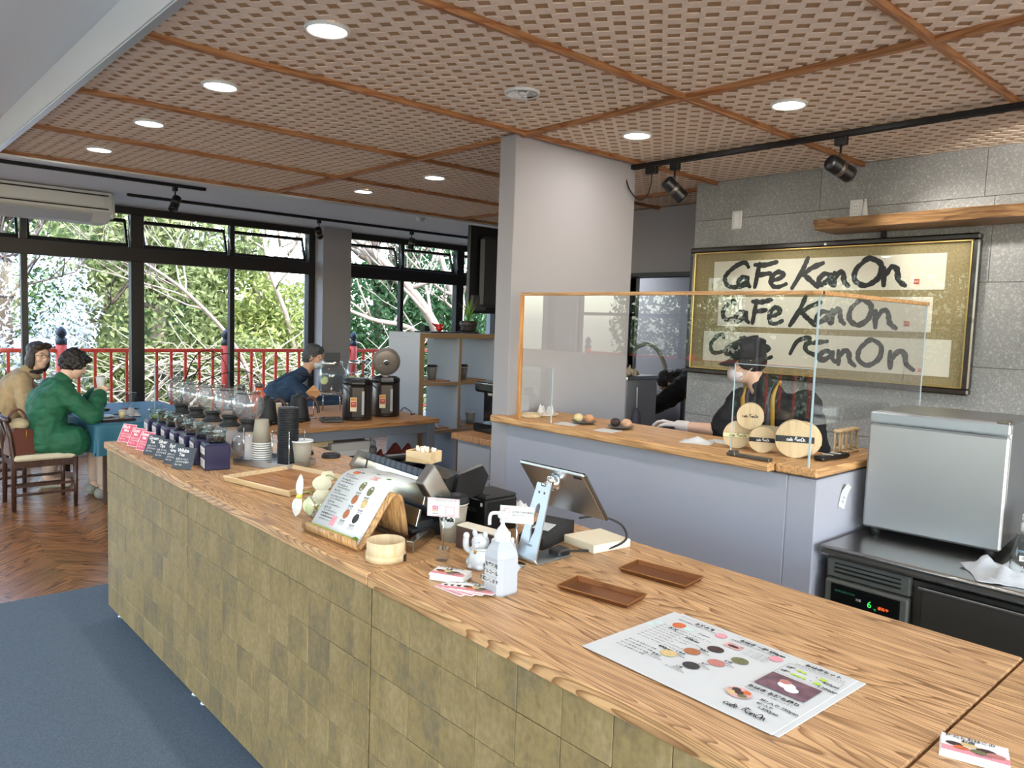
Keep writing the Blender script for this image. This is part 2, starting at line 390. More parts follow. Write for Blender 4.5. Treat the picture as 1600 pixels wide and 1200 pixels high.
def conc_mat():
    m=mat('concrete_panel','8a8a88',.6); n=m.node_tree.nodes;l=m.node_tree.links;p=n['Principled BSDF']
    tc=n.new('ShaderNodeTexCoord'); oi=n.new('ShaderNodeObjectInfo')
    a=n.new('ShaderNodeTexNoise'); a.inputs['Scale'].default_value=3; a.inputs['Detail'].default_value=7; l.new(tc.outputs['Object'],a.inputs[0])
    b=n.new('ShaderNodeTexNoise'); b.inputs['Scale'].default_value=85; b.inputs['Detail'].default_value=3; b.inputs['Distortion'].default_value=1.2; l.new(tc.outputs['Object'],b.inputs[0])
    r=n.new('ShaderNodeValToRGB'); e=r.color_ramp.elements; e[0].position=.52; e[0].color=srgb('8a8a89'); e[1].position=.62; e[1].color=srgb('a8a7a5'); l.new(b.outputs[0],r.inputs[0])
    mr=n.new('ShaderNodeMapRange'); mr.inputs[1].default_value=.3; mr.inputs[2].default_value=.7; mr.inputs[3].default_value=.85; mr.inputs[4].default_value=1.12; l.new(a.outputs[0],mr.inputs[0])
    hs=n.new('ShaderNodeHueSaturation'); l.new(r.outputs[0],hs.inputs['Color']); l.new(mr.outputs[0],hs.inputs['Value']); l.new(hs.outputs[0],p.inputs['Base Color'])
    bp=n.new('ShaderNodeBump'); bp.inputs['Strength'].default_value=.4; bp.inputs['Distance'].default_value=.003; l.new(b.outputs[0],bp.inputs['Height']); l.new(bp.outputs[0],p.inputs['Normal'])
    return m
M_conc=conc_mat()
# ------------------------------------------------------------------ room shell
def slab(name, x0,x1,y0,y1,z0,z1, m, parent=None, bev=0):
    return MB().box(((x0+x1)/2,(y0+y1)/2,(z0+z1)/2),(x1-x0,y1-y0,z1-z0),bev).build(name,m,parent)
XL,XR,YB,YF,ZC=-4.0,5.3,-3.0,9.5,2.8
fm=MB(); fm.box(((XL+XR+3)/2,(YB+YF)/2,-.06),(XR+3-XL+.4,YF-YB+.4,.09))
PX0,PX1,PY0,PY1=-.35,2.0,4.91,8.75
for a,b,c,d in ((XL,PX0,4.91,YF),(PX1,8.4,4.91,YF),(PX0,PX1,PY1,YF)):
    fm.box(((a+b)/2,(c+d)/2,-.0075),(b-a,d-c,.015))
floor=struct(fm.build('floor',M_floorw))
npl=0
W_,L_=.09,.45
for i in range(-30,40):                     # herringbone, every plank its own piece
    for j in range(-30,40):
        # standard herringbone cell in the 45 degree frame
        for kind in (0,1):
            bx=(i*W_+j*L_); by=(i*W_-j*L_)
            if kind==0: q=[(bx,by),(bx+L_,by),(bx+L_,by+W_),(bx,by+W_)]
            else: q=[(bx,by+W_),(bx+W_,by+W_),(bx+W_,by+W_+L_),(bx,by+W_+L_)]
            g=.0015; cx=sum(p[0] for p in q)/4; cy=sum(p[1] for p in q)/4
            q=[(p[0]-math.copysign(g,p[0]-cx),p[1]-math.copysign(g,p[1]-cy)) for p in q]
            s2=.70710678
            q=[((x-y)*s2+.8,(x+y)*s2+6.8) for x,y in q]
            q=rect_clip(q,PX0,PX1,PY0,PY1)
            if len(q)<3: continue
            A=abs(sum(q[k-1][0]*q[k][1]-q[k][0]*q[k-1][1] for k in range(len(q))))/2
            if A<.0004: continue
            mcx=sum(p[0] for p in q)/len(q); mcy=sum(p[1] for p in q)/len(q)
            a=PI/4 if kind==0 else 3*PI/4; ca,sa=math.cos(-a),math.sin(-a)
            ql=[((x-mcx)*ca-(y-mcy)*sa,(x-mcx)*sa+(y-mcy)*ca) for x,y in q]
            o=MB().prism(ql,-.013,rnd.uniform(-.0008,0)).build('plank',M_floorw,floor); o.location=(mcx,mcy,0); o.rotation_euler=(0,0,a); npl+=1
M_carpet=mat('carpet_pile','59656f',.95,var=.3,vscale=130,bump=.9,bscale=420)
carpet=slab('carpet',XL+.01,2.78,YB+.01,4.905,-.014,.002,M_carpet); tag(carpet,'dark blue grey carpet in front of the long counter','carpet')

ceil=struct(slab('ceiling',XL-.1,8.4,YB-.1,YF+.1,ZC,ZC+.12,M_white))
lat=struct(slab('ceiling_lattice',.9,6.7,-2,6.07,2.664,2.79,M_burlap))
# woven panels
d1=(.6,-.8); d2=(.8,.6); PW,PH=1.93,1.0
def panel_mesh():
    mb=MB(); 
    for r in range(-40,60):
        for k in range(-20,25):
            c1=k*.12+(.06 if r%2 else 0); c2=r*.042
            q=[]
            for a,b in ((-.039,-.0203),(.039,-.0203),(.039,.0203),(-.039,.0203)):
                e1=c1+a;e2=c2+b; q.append((d1[0]*e1+d2[0]*e2, d1[1]*e1+d2[1]*e2))
            q=rect_clip(q,-PW/2,PW/2,-PH/2,PH/2)
            if len(q)<3: continue
            mb.prism(q,.0085 if r%2 else .0075,.012)
    return mb
p0=None
for ix in range(3):
    for iy in range(-3,5):
        x=.9+PW*(ix+.5); y=1.055+1.003*(iy+.5)
        if p0 is None: p0=panel_mesh().build('weave_panel',M_weave,lat); o=p0
        else: o=p0.copy(); COL.objects.link(o)
        o.location=(x,y,2.652); o['kind']='stuff'
for iy in range(-3,6):
    y=1.055+1.003*iy
    MB().box((3.8,y,2.651),(5.8,.026,.03),.004).build('batten',wood('batten_wood_x','a8764c','8c5028','X',20,.5),lat)
for x in (2.83,4.76):
    MB().box((x,2.03,2.650),(.026,8.1,.03),.004).build('batten',M_batten,lat)
MB().box((.888,2.03,2.715),(.03,8.1,.17),.003).build('fascia',M_fascia,lat)
MB().box((.884,2.03,2.628),(.036,8.1,.012),.003).build('trim_strip',M_alu,lat)
MB().box((3.8,6.085,2.715),(5.8,.03,.17),.003).build('fascia',M_fascia,lat)
MB().box((3.8,6.088,2.628),(5.8,.036,.012),.003).build('trim_strip',M_alu,lat)

# walls
def wall_open(name,axis,pos,th,a0,a1,z0,z1,holes,m):
    """wall at axis=pos with rectangular holes (b0,b1,c0,c1) cut as strips"""
    mb=MB(); xs=sorted({a0,a1,*[h[0] for h in holes],*[h[1] for h in holes]}); zs=sorted({z0,z1,*[h[2] for h in holes],*[h[3] for h in holes]})
    for i in range(len(xs)-1):
        for j in range(len(zs)-1):
            cx=(xs[i]+xs[i+1])/2; cz=(zs[j]+zs[j+1])/2
            if any(h[0]<cx<h[1] and h[2]<cz<h[3] for h in holes): continue
            d=(xs[i+1]-xs[i],zs[j+1]-zs[j])
            if axis=='X': mb.box((pos,cx,cz),(th,d[0],d[1]))
            else: mb.box((cx,pos,cz),(d[0],th,d[1]))
    return struct(mb.build(name,m))
wall_open('wall_left','X',XL-.1,.2,YB,YF+.1,-.015,ZC,[(-2.6,1.7,.12,2.7),(1.95,5.5,.12,2.7),(5.75,8.9,.12,2.7)],M_wallg)
wall_open('wall_back','Y',YB-.1,.2,XL-.2,XR,-.015,ZC,[(-3.6,.2,.12,2.7),(.5,3.8,.12,2.7)],M_wallg)
wall_open('wall_front','Y',YF+.05,.3,XL-.2,8.4,-.015,ZC,[(-4,4.93,.05,2.79),(5.35,8.2,.05,2.79)],M_wallg)
MB().box((5.14,9.33,1.4),(.42,.3,2.8),.004).build('pillar',M_wallg,bpy.data.objects['wall_front'])
wall_open('wall_kitchen','X',5.36,.12,3.22,5.72,-.015,2.65,[(3.3,4.32,0,2.07)],M_wallg)
dk=struct(MB().box((5.29,4.335,1.03),(.16,.03,2.07)).box((5.29,3.285,1.03),(.16,.03,2.07)).box((5.29,3.81,2.085),(.16,1.08,.03)).build('trim_1',M_frame))
kw=mat('kitchen_wall','7f8a99',.7)
struct(MB().box((8.3,6.35,1.4),(.2,6.3,2.83)).build('wall_far',kw))
struct(MB().box((6.81,5.66,1.3175),(2.78,.12,2.665)).build('wall_partition',M_wallg))
struct(MB().box((6.76,3.1,1.4),(2.88,.2,2.83)).build('wall_side',kw))
# picture wall of large panels
wr=struct(MB().box((4.99,.11,1.4),(.68,6.22,2.83)).build('wall_right',mat('panel_joint','747473',.9)))
for r,(z0,z1) in enumerate(((0,.58),(.58,1.035),(1.035,1.49),(1.49,1.945),(1.945,2.4),(2.4,2.66))):
    ys=[3.22]; y=3.22-(.91 if r%2 else .455)
    if r==4: y=1.35+.0
    while y>-3: ys.append(y); y-=.91 if r!=4 else 1.8
    ys.append(-3)
    for a,b in zip(ys[:-1],ys[1:]):
        o=MB().box((0,0,0),(.02,a-b-.0024,z1-z0-.0024),.0012).build('panel',M_conc,wr); o.location=(4.638,(a+b)/2,(z0+z1)/2)
# wing wall + low bar wall
struct(MB().box((3.295,3.165,1.325),(1.01,.13,2.65),.004).build('wall_wing',M_wallg))
wb=struct(MB().box((2.995,2.275,.545),(.41,1.65,1.09),.004).box((3.15,1.39,.545),(.72,.12,1.09),.004).build('wall_bar',M_low))
MB().box((2.955,2.33,1.117),(.47,1.67,.036),.006).build('cap_board',M_cap,wb)
MB().box((3.125,1.405,1.117),(.73,.17,.034),.006).build('cap_board',wood('cap_oak_x','cfa06c','b07f4c','X',26,.45),wb)

# ------------------------------------------------------------------ windows
def bar(parent,name,x0,x1,z0,z1,y=9.45,d=.09,m=None):
    return MB().box(((x0+x1)/2,y,(z0+z1)/2),(x1-x0,d,z1-z0),.004).build(name,m or M_frame,parent)
def window(nm,x0,x1,thick,thin):
    w=bpy.data.objects.new(nm,None); COL.objects.link(w); w['kind']='structure'
    bar(w,'frame_head',x0,x1,2.71,2.79); bar(w,'frame_sill',x0,x1,.05,.13); bar(w,'transom',x0,x1,2.18,2.34,9.45,.12)
    V=sorted([(x0,x0+.09),(x1-.09,x1)]+[(c-.07,c+.07) for c in thick]+[(c-.03,c+.03) for c in thin])
    for a,b in V: bar(w,'mullion',a,b,.13,2.71,9.45,.11 if b-a>.07 else .08)
    for (a,b),(c,d) in zip(V[:-1],V[1:]):
        MB().box(((b+c)/2,9.47,1.155),(c-b,.008,2.05)).build('pane',M_glass,w)
        # tilted top sash
        s_=MB(); ww=c-b-.02; h=.33; L=T((b+c)/2,9.47,2.35,rx=-.32)
        for cc,dd in (((0,0,.015),(ww,.03,.03)),((0,0,h-.02),(ww,.03,.035)),((-ww/2+.012,0,h/2),(.024,.03,h)),((ww/2-.012,0,h/2),(.024,.03,h))): s_.box(cc,dd,M=L)
        sh=s_.build('sash',M_frame,w); MB().box((0,0,h/2),(ww-.04,.006,h-.05),M=L).build('pane',M_glass,sh)
        MB().cyl((c-.03,9.39,2.69),(c-.005,9.38,2.41),.007,n=6).build('stay_arm',M_alu,w)
    return w
window('window_1',-4,4.93,[2.72,.53,-1.66],[3.82,1.615,-.57,-2.8])
window('window_2',5.35,8.2,[7.39],[6.33])
def side_window(nm,axis,pos,a0,a1,z0,z1,n):
    w=bpy.data.objects.new(nm,None); COL.objects.link(w); w['kind']='structure'
    P=lambda a,z: (pos,a,z) if axis=='X' else (a,pos,z)
    D=lambda a,z: (.08,a,z) if axis=='X' else (a,.08,z)
    for z in (z0+.02,z1-.02,z0+(z1-z0)*.66): MB().box(P((a0+a1)/2,z),D(a1-a0,.05)).build('transom',M_frame,w)
    for k in range(n+1):
        a=a0+.02+(a1-a0-.04)*k/n; MB().box(P(a,(z0+z1)/2),D(.05,z1-z0)).build('mullion',M_frame,w)
    g=MB(); dd=(.006,a1-a0-.05,z1-z0-.05) if axis=='X' else (a1-a0-.05,.006,z1-z0-.05)
    g.box(P((a0+a1)/2,(z0+z1)/2),dd).build('pane',M_glass,w)
side_window('window_3','X',-4.1,-2.6,1.7,.12,2.7,3); side_window('window_4','X',-4.1,1.95,5.5,.12,2.7,3); side_window('window_5','X',-4.1,5.75,8.9,.12,2.7,3)
side_window('window_6','Y',-3.1,-3.6,.2,.12,2.7,3); side_window('window_7','Y',-3.1,.5,3.8,.12,2.7,3)

# ------------------------------------------------------------------ acrylic partition on the bar wall
ap=thing('sneeze_guard','clear acrylic sneeze guard with thin wooden rail on the bar ledge','screen',(2.75,2.97,1.136))
L0=lambda x,y,z:(x-2.75,y-2.97,z-1.136)
MB().box(L0(2.75,2.965,1.46),(.02,.02,.65),.002).build('post',wood('rail_wood','cf9250','b27838','Z',16,.45),ap)
MB().box(L0(2.75,2.155,1.795),(.02,1.64,.016),.002).build('rail',M_cap,ap)
MB().box(L0(3.27,1.345,1.795),(1.05,.02,.016),.002).build('rail',M_cap,ap)
for a,b,c,d in ((1.355,2.955,1.512,1.79),(1.355,1.687,1.14,1.51),(2.72,2.955,1.14,1.42)):
    MB().box(L0(2.75,(a+b)/2,(c+d)/2),(.004,b-a,d-c)).build('acrylic_sheet',M_acr,ap)
for c_,d_ in ((L0(2.752,1.350,1.46),(.006,.006,.64)),(L0(2.752,1.685,1.325),(.005,.003,.37)),(L0(2.752,2.722,1.28),(.005,.003,.28)),(L0(3.79,1.345,1.545),(.004,.005,.49)),(L0(2.75,1.52,1.512),(.004,.33,.003))):
    MB().box(c_,d_).build('bright_edge',M_acre,ap)
MB().box(L0(3.27,1.345,1.545),(1.04,.004,.49)).build('acrylic_sheet',M_acr,ap)
MB().box(L0(2.752,1.60,1.143),(.03,.19,.012),.002).box(L0(2.752,1.67,1.148),(.034,.03,.02),.002).build('foot_clamp',M_steeld,ap)

# ------------------------------------------------------------------ ceiling lights, tracks, spots
M_lamp=mat('lamp_diffuser','fff6ea',.5,emit=9)
def downlight(loc,label,grp='round downlights in the ceilings',on=True,w=LAMP):
    t=thing('downlight',label,'ceiling light',loc,0,grp)
    MB().open_lathe([(.066,.008),(.070,-.004),(.078,-.004),(.08,0),(.08,.008)],28).build('trim_ring',M_wht,t)
    if on:
        MB().lathe([(.0,-.0005),(.066,-.0005),(.066,.004),(0,.004)],28).build('diffuser',M_lamp,t)
        ld=bpy.data.lights.new('lamp','AREA'); ld.shape='DISK'; ld.size=.12; ld.energy=w; ld.color=(1,.97,.93)
        lo=bpy.data.objects.new('lamp',ld); COL.objects.link(lo); lo.parent=t; lo.location=(0,0,-.008)
    else:
        MB().open_lathe([(.066,-.003),(.056,.001),(.03,.006),(.001,.0065)],14,smooth=False).build('reflector_bowl',M_chrome,t)
        MB().ball((0,0,.0),(.02,.02,.008)).build('bulb',M_wht,t)
    return t
row=['nearest','second','third','farthest']
dn=0
for i,y in enumerate((2.536,3.51,4.5,5.5)): downlight((1.365,y,2.652),f'lit round downlight, {row[i]} in the row of four along the left ceiling edge')
for (x,y,s) in ((3.295,4.52,'lit round downlight left of the grey wing wall, nearer of two'),(3.295,5.485,'lit small round downlight nearest the smoke detector'),(3.246,2.653,'lit round downlight just right of the grey wing wall top'),(3.237,1.79,'lit round downlight above the bar nearest the black track')): downlight((x,y,2.652),s)
downlight((2.333,2.564,2.652),'unlit chrome downlight between the lit ones',on=False)
for x,y in ((1.365,1.5),(1.365,.5),(3.24,.8),(1.365,-.5),(3.24,-.5)): downlight((x,y,2.652),'round downlight in the woven ceiling out of the frame')
for x in (-2.6,-.6):
    for y in (-1.5,.6,2.7,4.8,6.9): downlight((x,y,2.80),'unseen round downlight added to the white ceiling for ambient light',w=LAMP*1.3)  # unseen grid of lamps, added to raise the ambient light
def track(a,b,label,axis):
    L=(Vector(b)-Vector(a)).length; t=thing('lighting_track',label,'track',a)
    d=(Vector(b)-Vector(a))
    MB().box((d.x/2,d.y/2,-.014),(abs(d.x)+.034 if axis=='X' else .034,abs(d.y)+.034 if axis=='Y' else .034,.028),.003).build('rail',M_black,t)
    s2=MB().box((d.x/2,d.y/2,-.028),(abs(d.x) if axis=='X' else .012,abs(d.y) if axis=='Y' else .012,.004)).build('slot',mat('slot_black','050505',.7),t)
    return t
track((-1.5,7.38,2.8),(2.72,7.38,2.8),'short black lighting track nearer the wood ceiling','X')
track((2.35,8.4,2.8),(7.2,8.4,2.8),'long black lighting track close to the windows','X')
track((3.765,3.09,2.638),(3.765,-1.2,2.638),'black lighting track on the woven ceiling above the bar','Y')
def spot(loc,aim,label,e=0,drop=.13):
    t=thing('spotlight',label,'spotlight',loc,0,'black spotlights on the tracks')
    MB().box((0,0,-.02),(.032,.06,.04),.003).build('adapter',M_black,t)
    MB().cyl((0,0,-.04),(0,0,-drop),.006,n=8).build('stem',M_black,t)
    d=(Vector(aim)-Vector(loc)-Vector((0,0,-drop))).normalized(); q=d.to_track_quat('Z','Y').to_matrix().to_4x4(); L=T(0,0,-drop-.02)@q
    h=MB().lathe([(.0,-.07),(.036,-.07),(.04,-.06),(.04,.055),(.042,.06),(.042,.075),(.037,.075),(.034,.05),(0,.045)],20,M=L).build('lamp_head',M_black,t)
    MB().lathe([(.0405,-.012),(.0415,-.01),(.0415,.01),(.0405,.012)],20,M=L).build('band',M_steeld,h)
    MB().lathe([(0,.047),(.033,.047),(.033,.049),(0,.049)],16,M=L).build('lens',M_lamp if e else M_gls,h)
    if e:
        ld=bpy.data.lights.new('lamp','SPOT'); ld.energy=e; ld.spot_size=math.radians(55); ld.spot_blend=.8; ld.shadow_soft_size=.03; ld.color=(1,.95,.86)
        lo=bpy.data.objects.new('lamp',ld); COL.objects.link(lo); lo.parent=t; lo.matrix_local=L@T(0,0,.08)@Matrix.Rotation(PI,4,'X')
    return t
spot((2.46,7.38,2.772),(2.0,7.0,1.6),'small spotlight hanging right of the air conditioner')
spot((4.45,8.4,2.772),(4.8,8.8,2.3),'spotlight in front of the window end left of the grey pillar')
spot((5.78,8.4,2.772),(5.75,8.7,1.2),'spotlight hanging before the window right of the grey pillar')
spot((3.765,2.78,2.61),(4.45,2.45,1.9),'tilted black spotlight beside the wing wall, with a cable adapter next to it',18)
spot((3.765,1.79,2.61),(4.5,1.55,2.2),'tilted black spotlight above the wall shelf end',22)
spot((3.765,.75,2.61),(4.55,1.25,2.45),'black spotlight out of the frame on the right',22)
ad=thing('track_adapter','black power adapter with a looping cable on the ceiling track','adapter',(3.765,2.95,2.61))
MB().box((0,0,-.02),(.032,.08,.045),.003).build('plug',M_black,ad)
MB().tube(catmull([(0,0,-.04),(0,0,-.09),(0,.03,-.17),(-.02,.08,-.19),(-.05,.13,-.12),(-.05,.17,-.02)],6),.0045,6).build('cable',M_black,ad)
sd=tag(MB().lathe([(0,-.045),(.035,-.045),(.05,-.03),(.055,-.012),(.06,0),(0,0)],24).build('smoke_detector',M_wht),'round white smoke detector on the white ceiling strip','smoke detector'); sd.location=(5.13,7.3,2.8)
# air conditioner
ac=thing('air_conditioner','white ceiling hung air conditioner above the windows at the left','air conditioner',(1.0,8.62,2.66))
M_ac=mat('ac_white','cfcfca',.45)
pr=[(-.12,.13),(.55,.13),(.55,-.08),(.30,-.16),(.02,-.16),(-.12,-.06)]
MB().prism([(y,z) for y,z in pr],-1.3,1.22,M=Matrix(((0,0,1,0),(1,0,0,0),(0,1,0,0),(0,0,0,1)))).build('body',M_ac,ac)
MB().box((-.05,-.128,.035),(2.42,.014,.11),.004).build('front_panel',M_ac,ac)
MB().box((-.05,-.1235,.098),(2.48,.01,.012)).box((-.05,-.1235,-.034),(2.48,.012,.012)).build('gap',M_blackm,ac)
for k in range(2): MB().box((-.75+1.25*k,-.045,-.125),(1.1,.13,.012),.004,rx=-.62).build('louver',mat('ac_louver','aab0b4',.4),ac)
MB().box((1.235,.1,.0),(.04,.42,.24),.02).build('end_cap',M_ac,ac)
# ------------------------------------------------------------------ long counter: four units
TZ=.95
M_carc=mat('cabinet_carcass','8b8780',.6)
seams=[4.36,3.172,1.76,.435,-.9]
ulab=['far end unit carrying the tea tins','unit carrying the plywood menu stand','unit carrying the large flat menu','nearest unit at the bottom right corner']
ny0=4.463-.0
for u in range(4):
    a,b=seams[u],seams[u+1]; cy=(a+b)/2; wd=a-b
    t=thing('counter_unit','oak topped, patina tiled counter, '+ulab[u],'counter',(1.52,cy,0),0,'units of the long counter')
    top=MB().box((0,0,0),(.86,wd-.005,.035),.003).build('countertop',wood('oak_top','d0a372','8a5e34','Y',46,.42,rand=.04),t); top.location=(0,0,TZ-.0175)
    MB().box((.005,0,.4925),(.81,wd-.008,.845)).build('carcass',M_carc,t)
    k0=math.floor((b)/.1365)-1; tm={}
    for k in range(int((a-b)/.1365)+4):
        y0=.435+.0+(k0+k)*.1365-.435+.075; y1=y0+.1365
        lo,hi=max(y0,b+.003),min(y1,a-.003)
        if hi-lo<.004: continue
        for r in range(7):
            z0=.07+r*.1218 if r else .07; z1=min(.07+(r+1)*.1218,.914)
            w=hi-lo-.0016; key=(round(w,4),round(z1-z0,4))
            if key not in tm:
                o=MB().box((0,0,0),(.012,w,z1-z0-.0016),.0015).build('tile',M_tile,t); tm[key]=o
            else: o=tm[key].copy(); COL.objects.link(o)
            o.location=(1.111-1.52+rnd.uniform(-.0006,.0006),(lo+hi)/2-cy,(z0+z1)/2)
    for sx in (-.36,.34):
        for sy in (-1,1):
            f=MB().lathe([(.012,.004),(.02,.004),(.02,.012),(.011,.014),(.011,.02)],14)
            f.box((0,0,.045),(.03,.03,.05),.003)
            o=f.build('foot',M_alu,t); o.location=(sx,sy*(wd/2-.05),0)

# ------------------------------------------------------------------ tea tins with jars, cards
M_navy=mat('navy_tin','14113a',.3,coat=.25); M_tl=mat('tin_label','d5d3cf',.6)
leafc=['332019','2a2420','5a3a26','3a2a1c','4b2f20','6b5a33','7a8a4a']
order=['nearest','second nearest','third nearest','middle','third farthest','second farthest','farthest']
jtop=['dark','brown black','brown','reddish brown','dark brown','brown','greenish']
for i in range(7):
    x,y=1.302+.004*i,3.39+.146*i
    t=thing('tea_tin',f'navy blue square tea tin, {order[i]} in the row of seven on the counter','tin',(x,y,TZ),math.radians(-8+rnd.uniform(-3,3)),'navy tea tins')
    MB().box((0,0,.056),(.108,.108,.112),.004).build('body',M_navy,t)
    MB().box((0,0,.1135),(.102,.102,.005),.002).build('lid',M_navy,t)
    lb=MB().box((-.0545,0,.084),(.001,.098,.03)).box((-.0545,0,.028),(.001,.098,.036))
    lb.text('KanOn Tea',.012,T(-.0552,0,.084,rx=PI/2,rz=-PI/2),1,'CENTER'); 
    for q in range(3): lb.text('紅茶 Black Tea 100g',.007,T(-.0552,0,.038-.009*q,rx=PI/2,rz=-PI/2),1,'CENTER')
    lb.build('label',[M_tl,M_ink],t)
    j=thing('glass_jar',f'small open glass jar of {jtop[i]} tea leaves on the {order[i]} navy tin','jar',(x+.004,y,TZ+.1165),0,'tea leaf jars on the tins')
    MB().lathe([(0,0),(.036,0),(.04,.004),(.042,.03),(.04,.042),(.046,.046),(.047,.054),(.044,.056),(.038,.052),(.037,.044),(.039,.03),(.036,.006),(0,.005)],22).build('jar_body',glass('jar_glass',(.93,.97,.95),1.6,1.6,edge=(.45,.55,.5)),j)
    lv=MB()
    for q in range(70):
        a=rnd.uniform(0,6.28); r=.033*math.sqrt(rnd.random()); s=rnd.uniform(.003,.006)
        lv.box((r*math.cos(a),r*math.sin(a),.009+rnd.random()*.013),(s*2.2,s,s*.6),0,rz=rnd.uniform(0,3),rx=rnd.uniform(-.6,.6))
    o=lv.build('tea_leaves',mat('leaf_'+leafc[i],leafc[i],.8,var=.2),j); o['kind']='stuff'
M_pink=mat('pink_card','c95468',.6); M_slate=mat('slate_card','3d434a',.65); M_chalk=mat('white_print','e6e4e2',.7)
names=['Earl Grey','Assam','Dimbula','Uva','Nuwara Eliya','Rosehip','Sakura'] 
names=['White Tea','Earl Grey','Silver Tips','Green Tea','Sweet Mix','Gold Mix','Black Mint']
clab=['slate card standing nearest on the counter edge','second nearest slate card','third nearest slate card','farthest slate card beside a pink card','pink card next to the slate cards','middle pink card of three','pink card at the far counter end']
for i in range(7):
    y=3.43+.136*i+(.03 if i>5 else 0); pink=i>=4
    mb=MB(); Lc=T(0,0,0,ry=.42)
    mb.box((0,0,.052),(.003,.105,.1),.001,M=Lc)
    def tx(s_,sz,zz,yy=.04,b=0): mb.text(s_,sz,Lc@T(-.0018,yy,zz,rx=PI/2,rz=-PI/2),1,'LEFT',bold=b)
    w1,w2=names[i].split()
    tx(w1,.024,.085,.044,.0005); tx(w2,.02,.066,.03,.0005)
    for q in range(3): tx(['紅茶 セイロン','さわやかな香り','Hot / Ice'][q],.0105,.046-.0125*q)
    if pink:
        for zz in (.004,.1): mb.box((-.0017,0,zz),(.0006,.1,.002),mat=1,M=Lc)
        for yy in (-.05,.05): mb.box((-.0017,yy,.052),(.0006,.002,.096),mat=1,M=Lc)
    o=mb.build('tea_sign',[M_pink if pink else M_slate,M_chalk]); place(o,(1.165,y,TZ),math.radians(20+rnd.uniform(-6,6)+(8 if i==0 else 0)))
    tag(o,clab[i]+(' with white writing' if not pink else ' with white lettering'),'sign','tea cards along the counter edge')
# ------------------------------------------------------------------ globe siphons
M_glob=glass('globe_glass',(.93,.94,.94),1.8,2.0,edge=(.2,.22,.23),body=.07,bodycol=(.85,.88,.9)); M_frost=glass('frosted_panel',(.86,.85,.86),1.3,.6,.15,.42,(.62,.6,.62))
for i in range(5):
    s=1-.035*i
    t=thing('glass_siphon',f'round glass globe on a black collar above a grey card, {["nearest","second nearest","middle","second farthest","farthest"][i]} of five','siphon',(1.50-.012*i,3.50+.19*i,TZ),0,'glass globes on the counter')
    MB().open_lathe([(.0,.012),(.05,.012),(.072,.04),(.078,.07),(.07,.105),(.045,.135),(.034,.15)],26).build('lower_flask',M_glob,t)
    MB().lathe([(0,0),(.05,0),(.052,.008),(.045,.013),(0,.013)],22).build('base_ring',M_black,t)
    MB().lathe([(.05,.142),(.052,.148),(.043,.154),(.034,.162),(.034,.182),(.042,.187),(.042,.192),(.02,.192),(.02,.142)],24).build('collar',M_blackm,t)
    pr=[(.022,.19),(.045,.2),(.066,.225),(.074,.258),(.069,.29),(.055,.312),(.049,.318)]
    MB().open_lathe(pr,28).build('upper_globe',M_glob,t)
    MB().lathe([(.048,.316),(.056,.318),(.058,.325),(.055,.331),(.048,.331),(.046,.324)],28).build('rim',M_gls,t)
    MB().box((-.005,-.083,.068),(.115,.003,.128),.001,rz=.3).build('card_panel',M_frost,t)
# ------------------------------------------------------------------ cup and lid rack
t=thing('cup_rack','steel rack tray holding stacked cups and black lids','rack',(1.555,3.33,TZ),math.radians(25))
MB().box((0,0,.004),(.20,.31,.008),.002).box((-.1,0,.017),(.004,.31,.026)).box((.1,0,.017),(.004,.31,.026)).box((0,-.155,.017),(.2,.004,.026)).box((0,.155,.017),(.2,.004,.026)).build('base_tray',M_alu,t)
for (ax,ay) in ((-.055,-.125),(.055,-.125),(-.055,-.03),(-.055,.135),(.055,.135),(.055,.03)): MB().cyl((ax*.98,ay,.008),(ax*.98,ay,.17),.0028,n=6).build('rod',M_chrome,t)
Lr=T(1.555,3.33,TZ,rz=math.radians(25))
lidc=Lr@Vector((0,-.075,0)); cupc=Lr@Vector((0,.078,0))
lid0=MB().lathe([(.0,.0),(.046,0),(.0475,.002),(.0475,.005),(.0445,.0062),(.043,.0075),(0,.0075)],24).build('cup_lid',mat('lid_black','17191d',.45))
for k in range(34):
    o=lid0 if k==0 else lid0.copy()
    if k: COL.objects.link(o)
    o.location=(lidc.x+rnd.uniform(-.0008,.0008),lidc.y+rnd.uniform(-.0008,.0008),TZ+.009+k*.0078)
    tag(o,'topmost black cup lid of the tall stack in the steel rack' if k==33 else 'black plastic cup lid in the tall stack in the steel rack','lid','black lids stacked in the rack')
def cup_mesh(inv=False):
    return MB().lathe([(0,.004),(.028,.004),(.028,0),(.031,0),(.043,.106),(.0455,.108),(.0455,.112),(.043,.1125),(.041,.110),(.029,.006),(0,.006)],24)
def cup_parts(name,label,cat,loc,rz=0,grp=None,m=None,inner=True):
    t=thing(name,label,cat,loc,rz,grp)
    MB().lathe([(0,.004),(.028,.004),(.029,0),(.031,0),(.043,.107),(.041,.107),(.03,.008),(0,.008)],26).build('cup_body',[m or M_cupg],t)
    MB().lathe([(.0428,.1055),(.0455,.107),(.046,.110),(.0445,.1125),(.042,.112),(.0415,.108)],26).build('rim',M_wht,t)
    if inner: MB().open_lathe([(.0408,.109),(.0298,.0085),(.001,.0085)],26).build('lining',M_paper,t)
    return t
c0=None
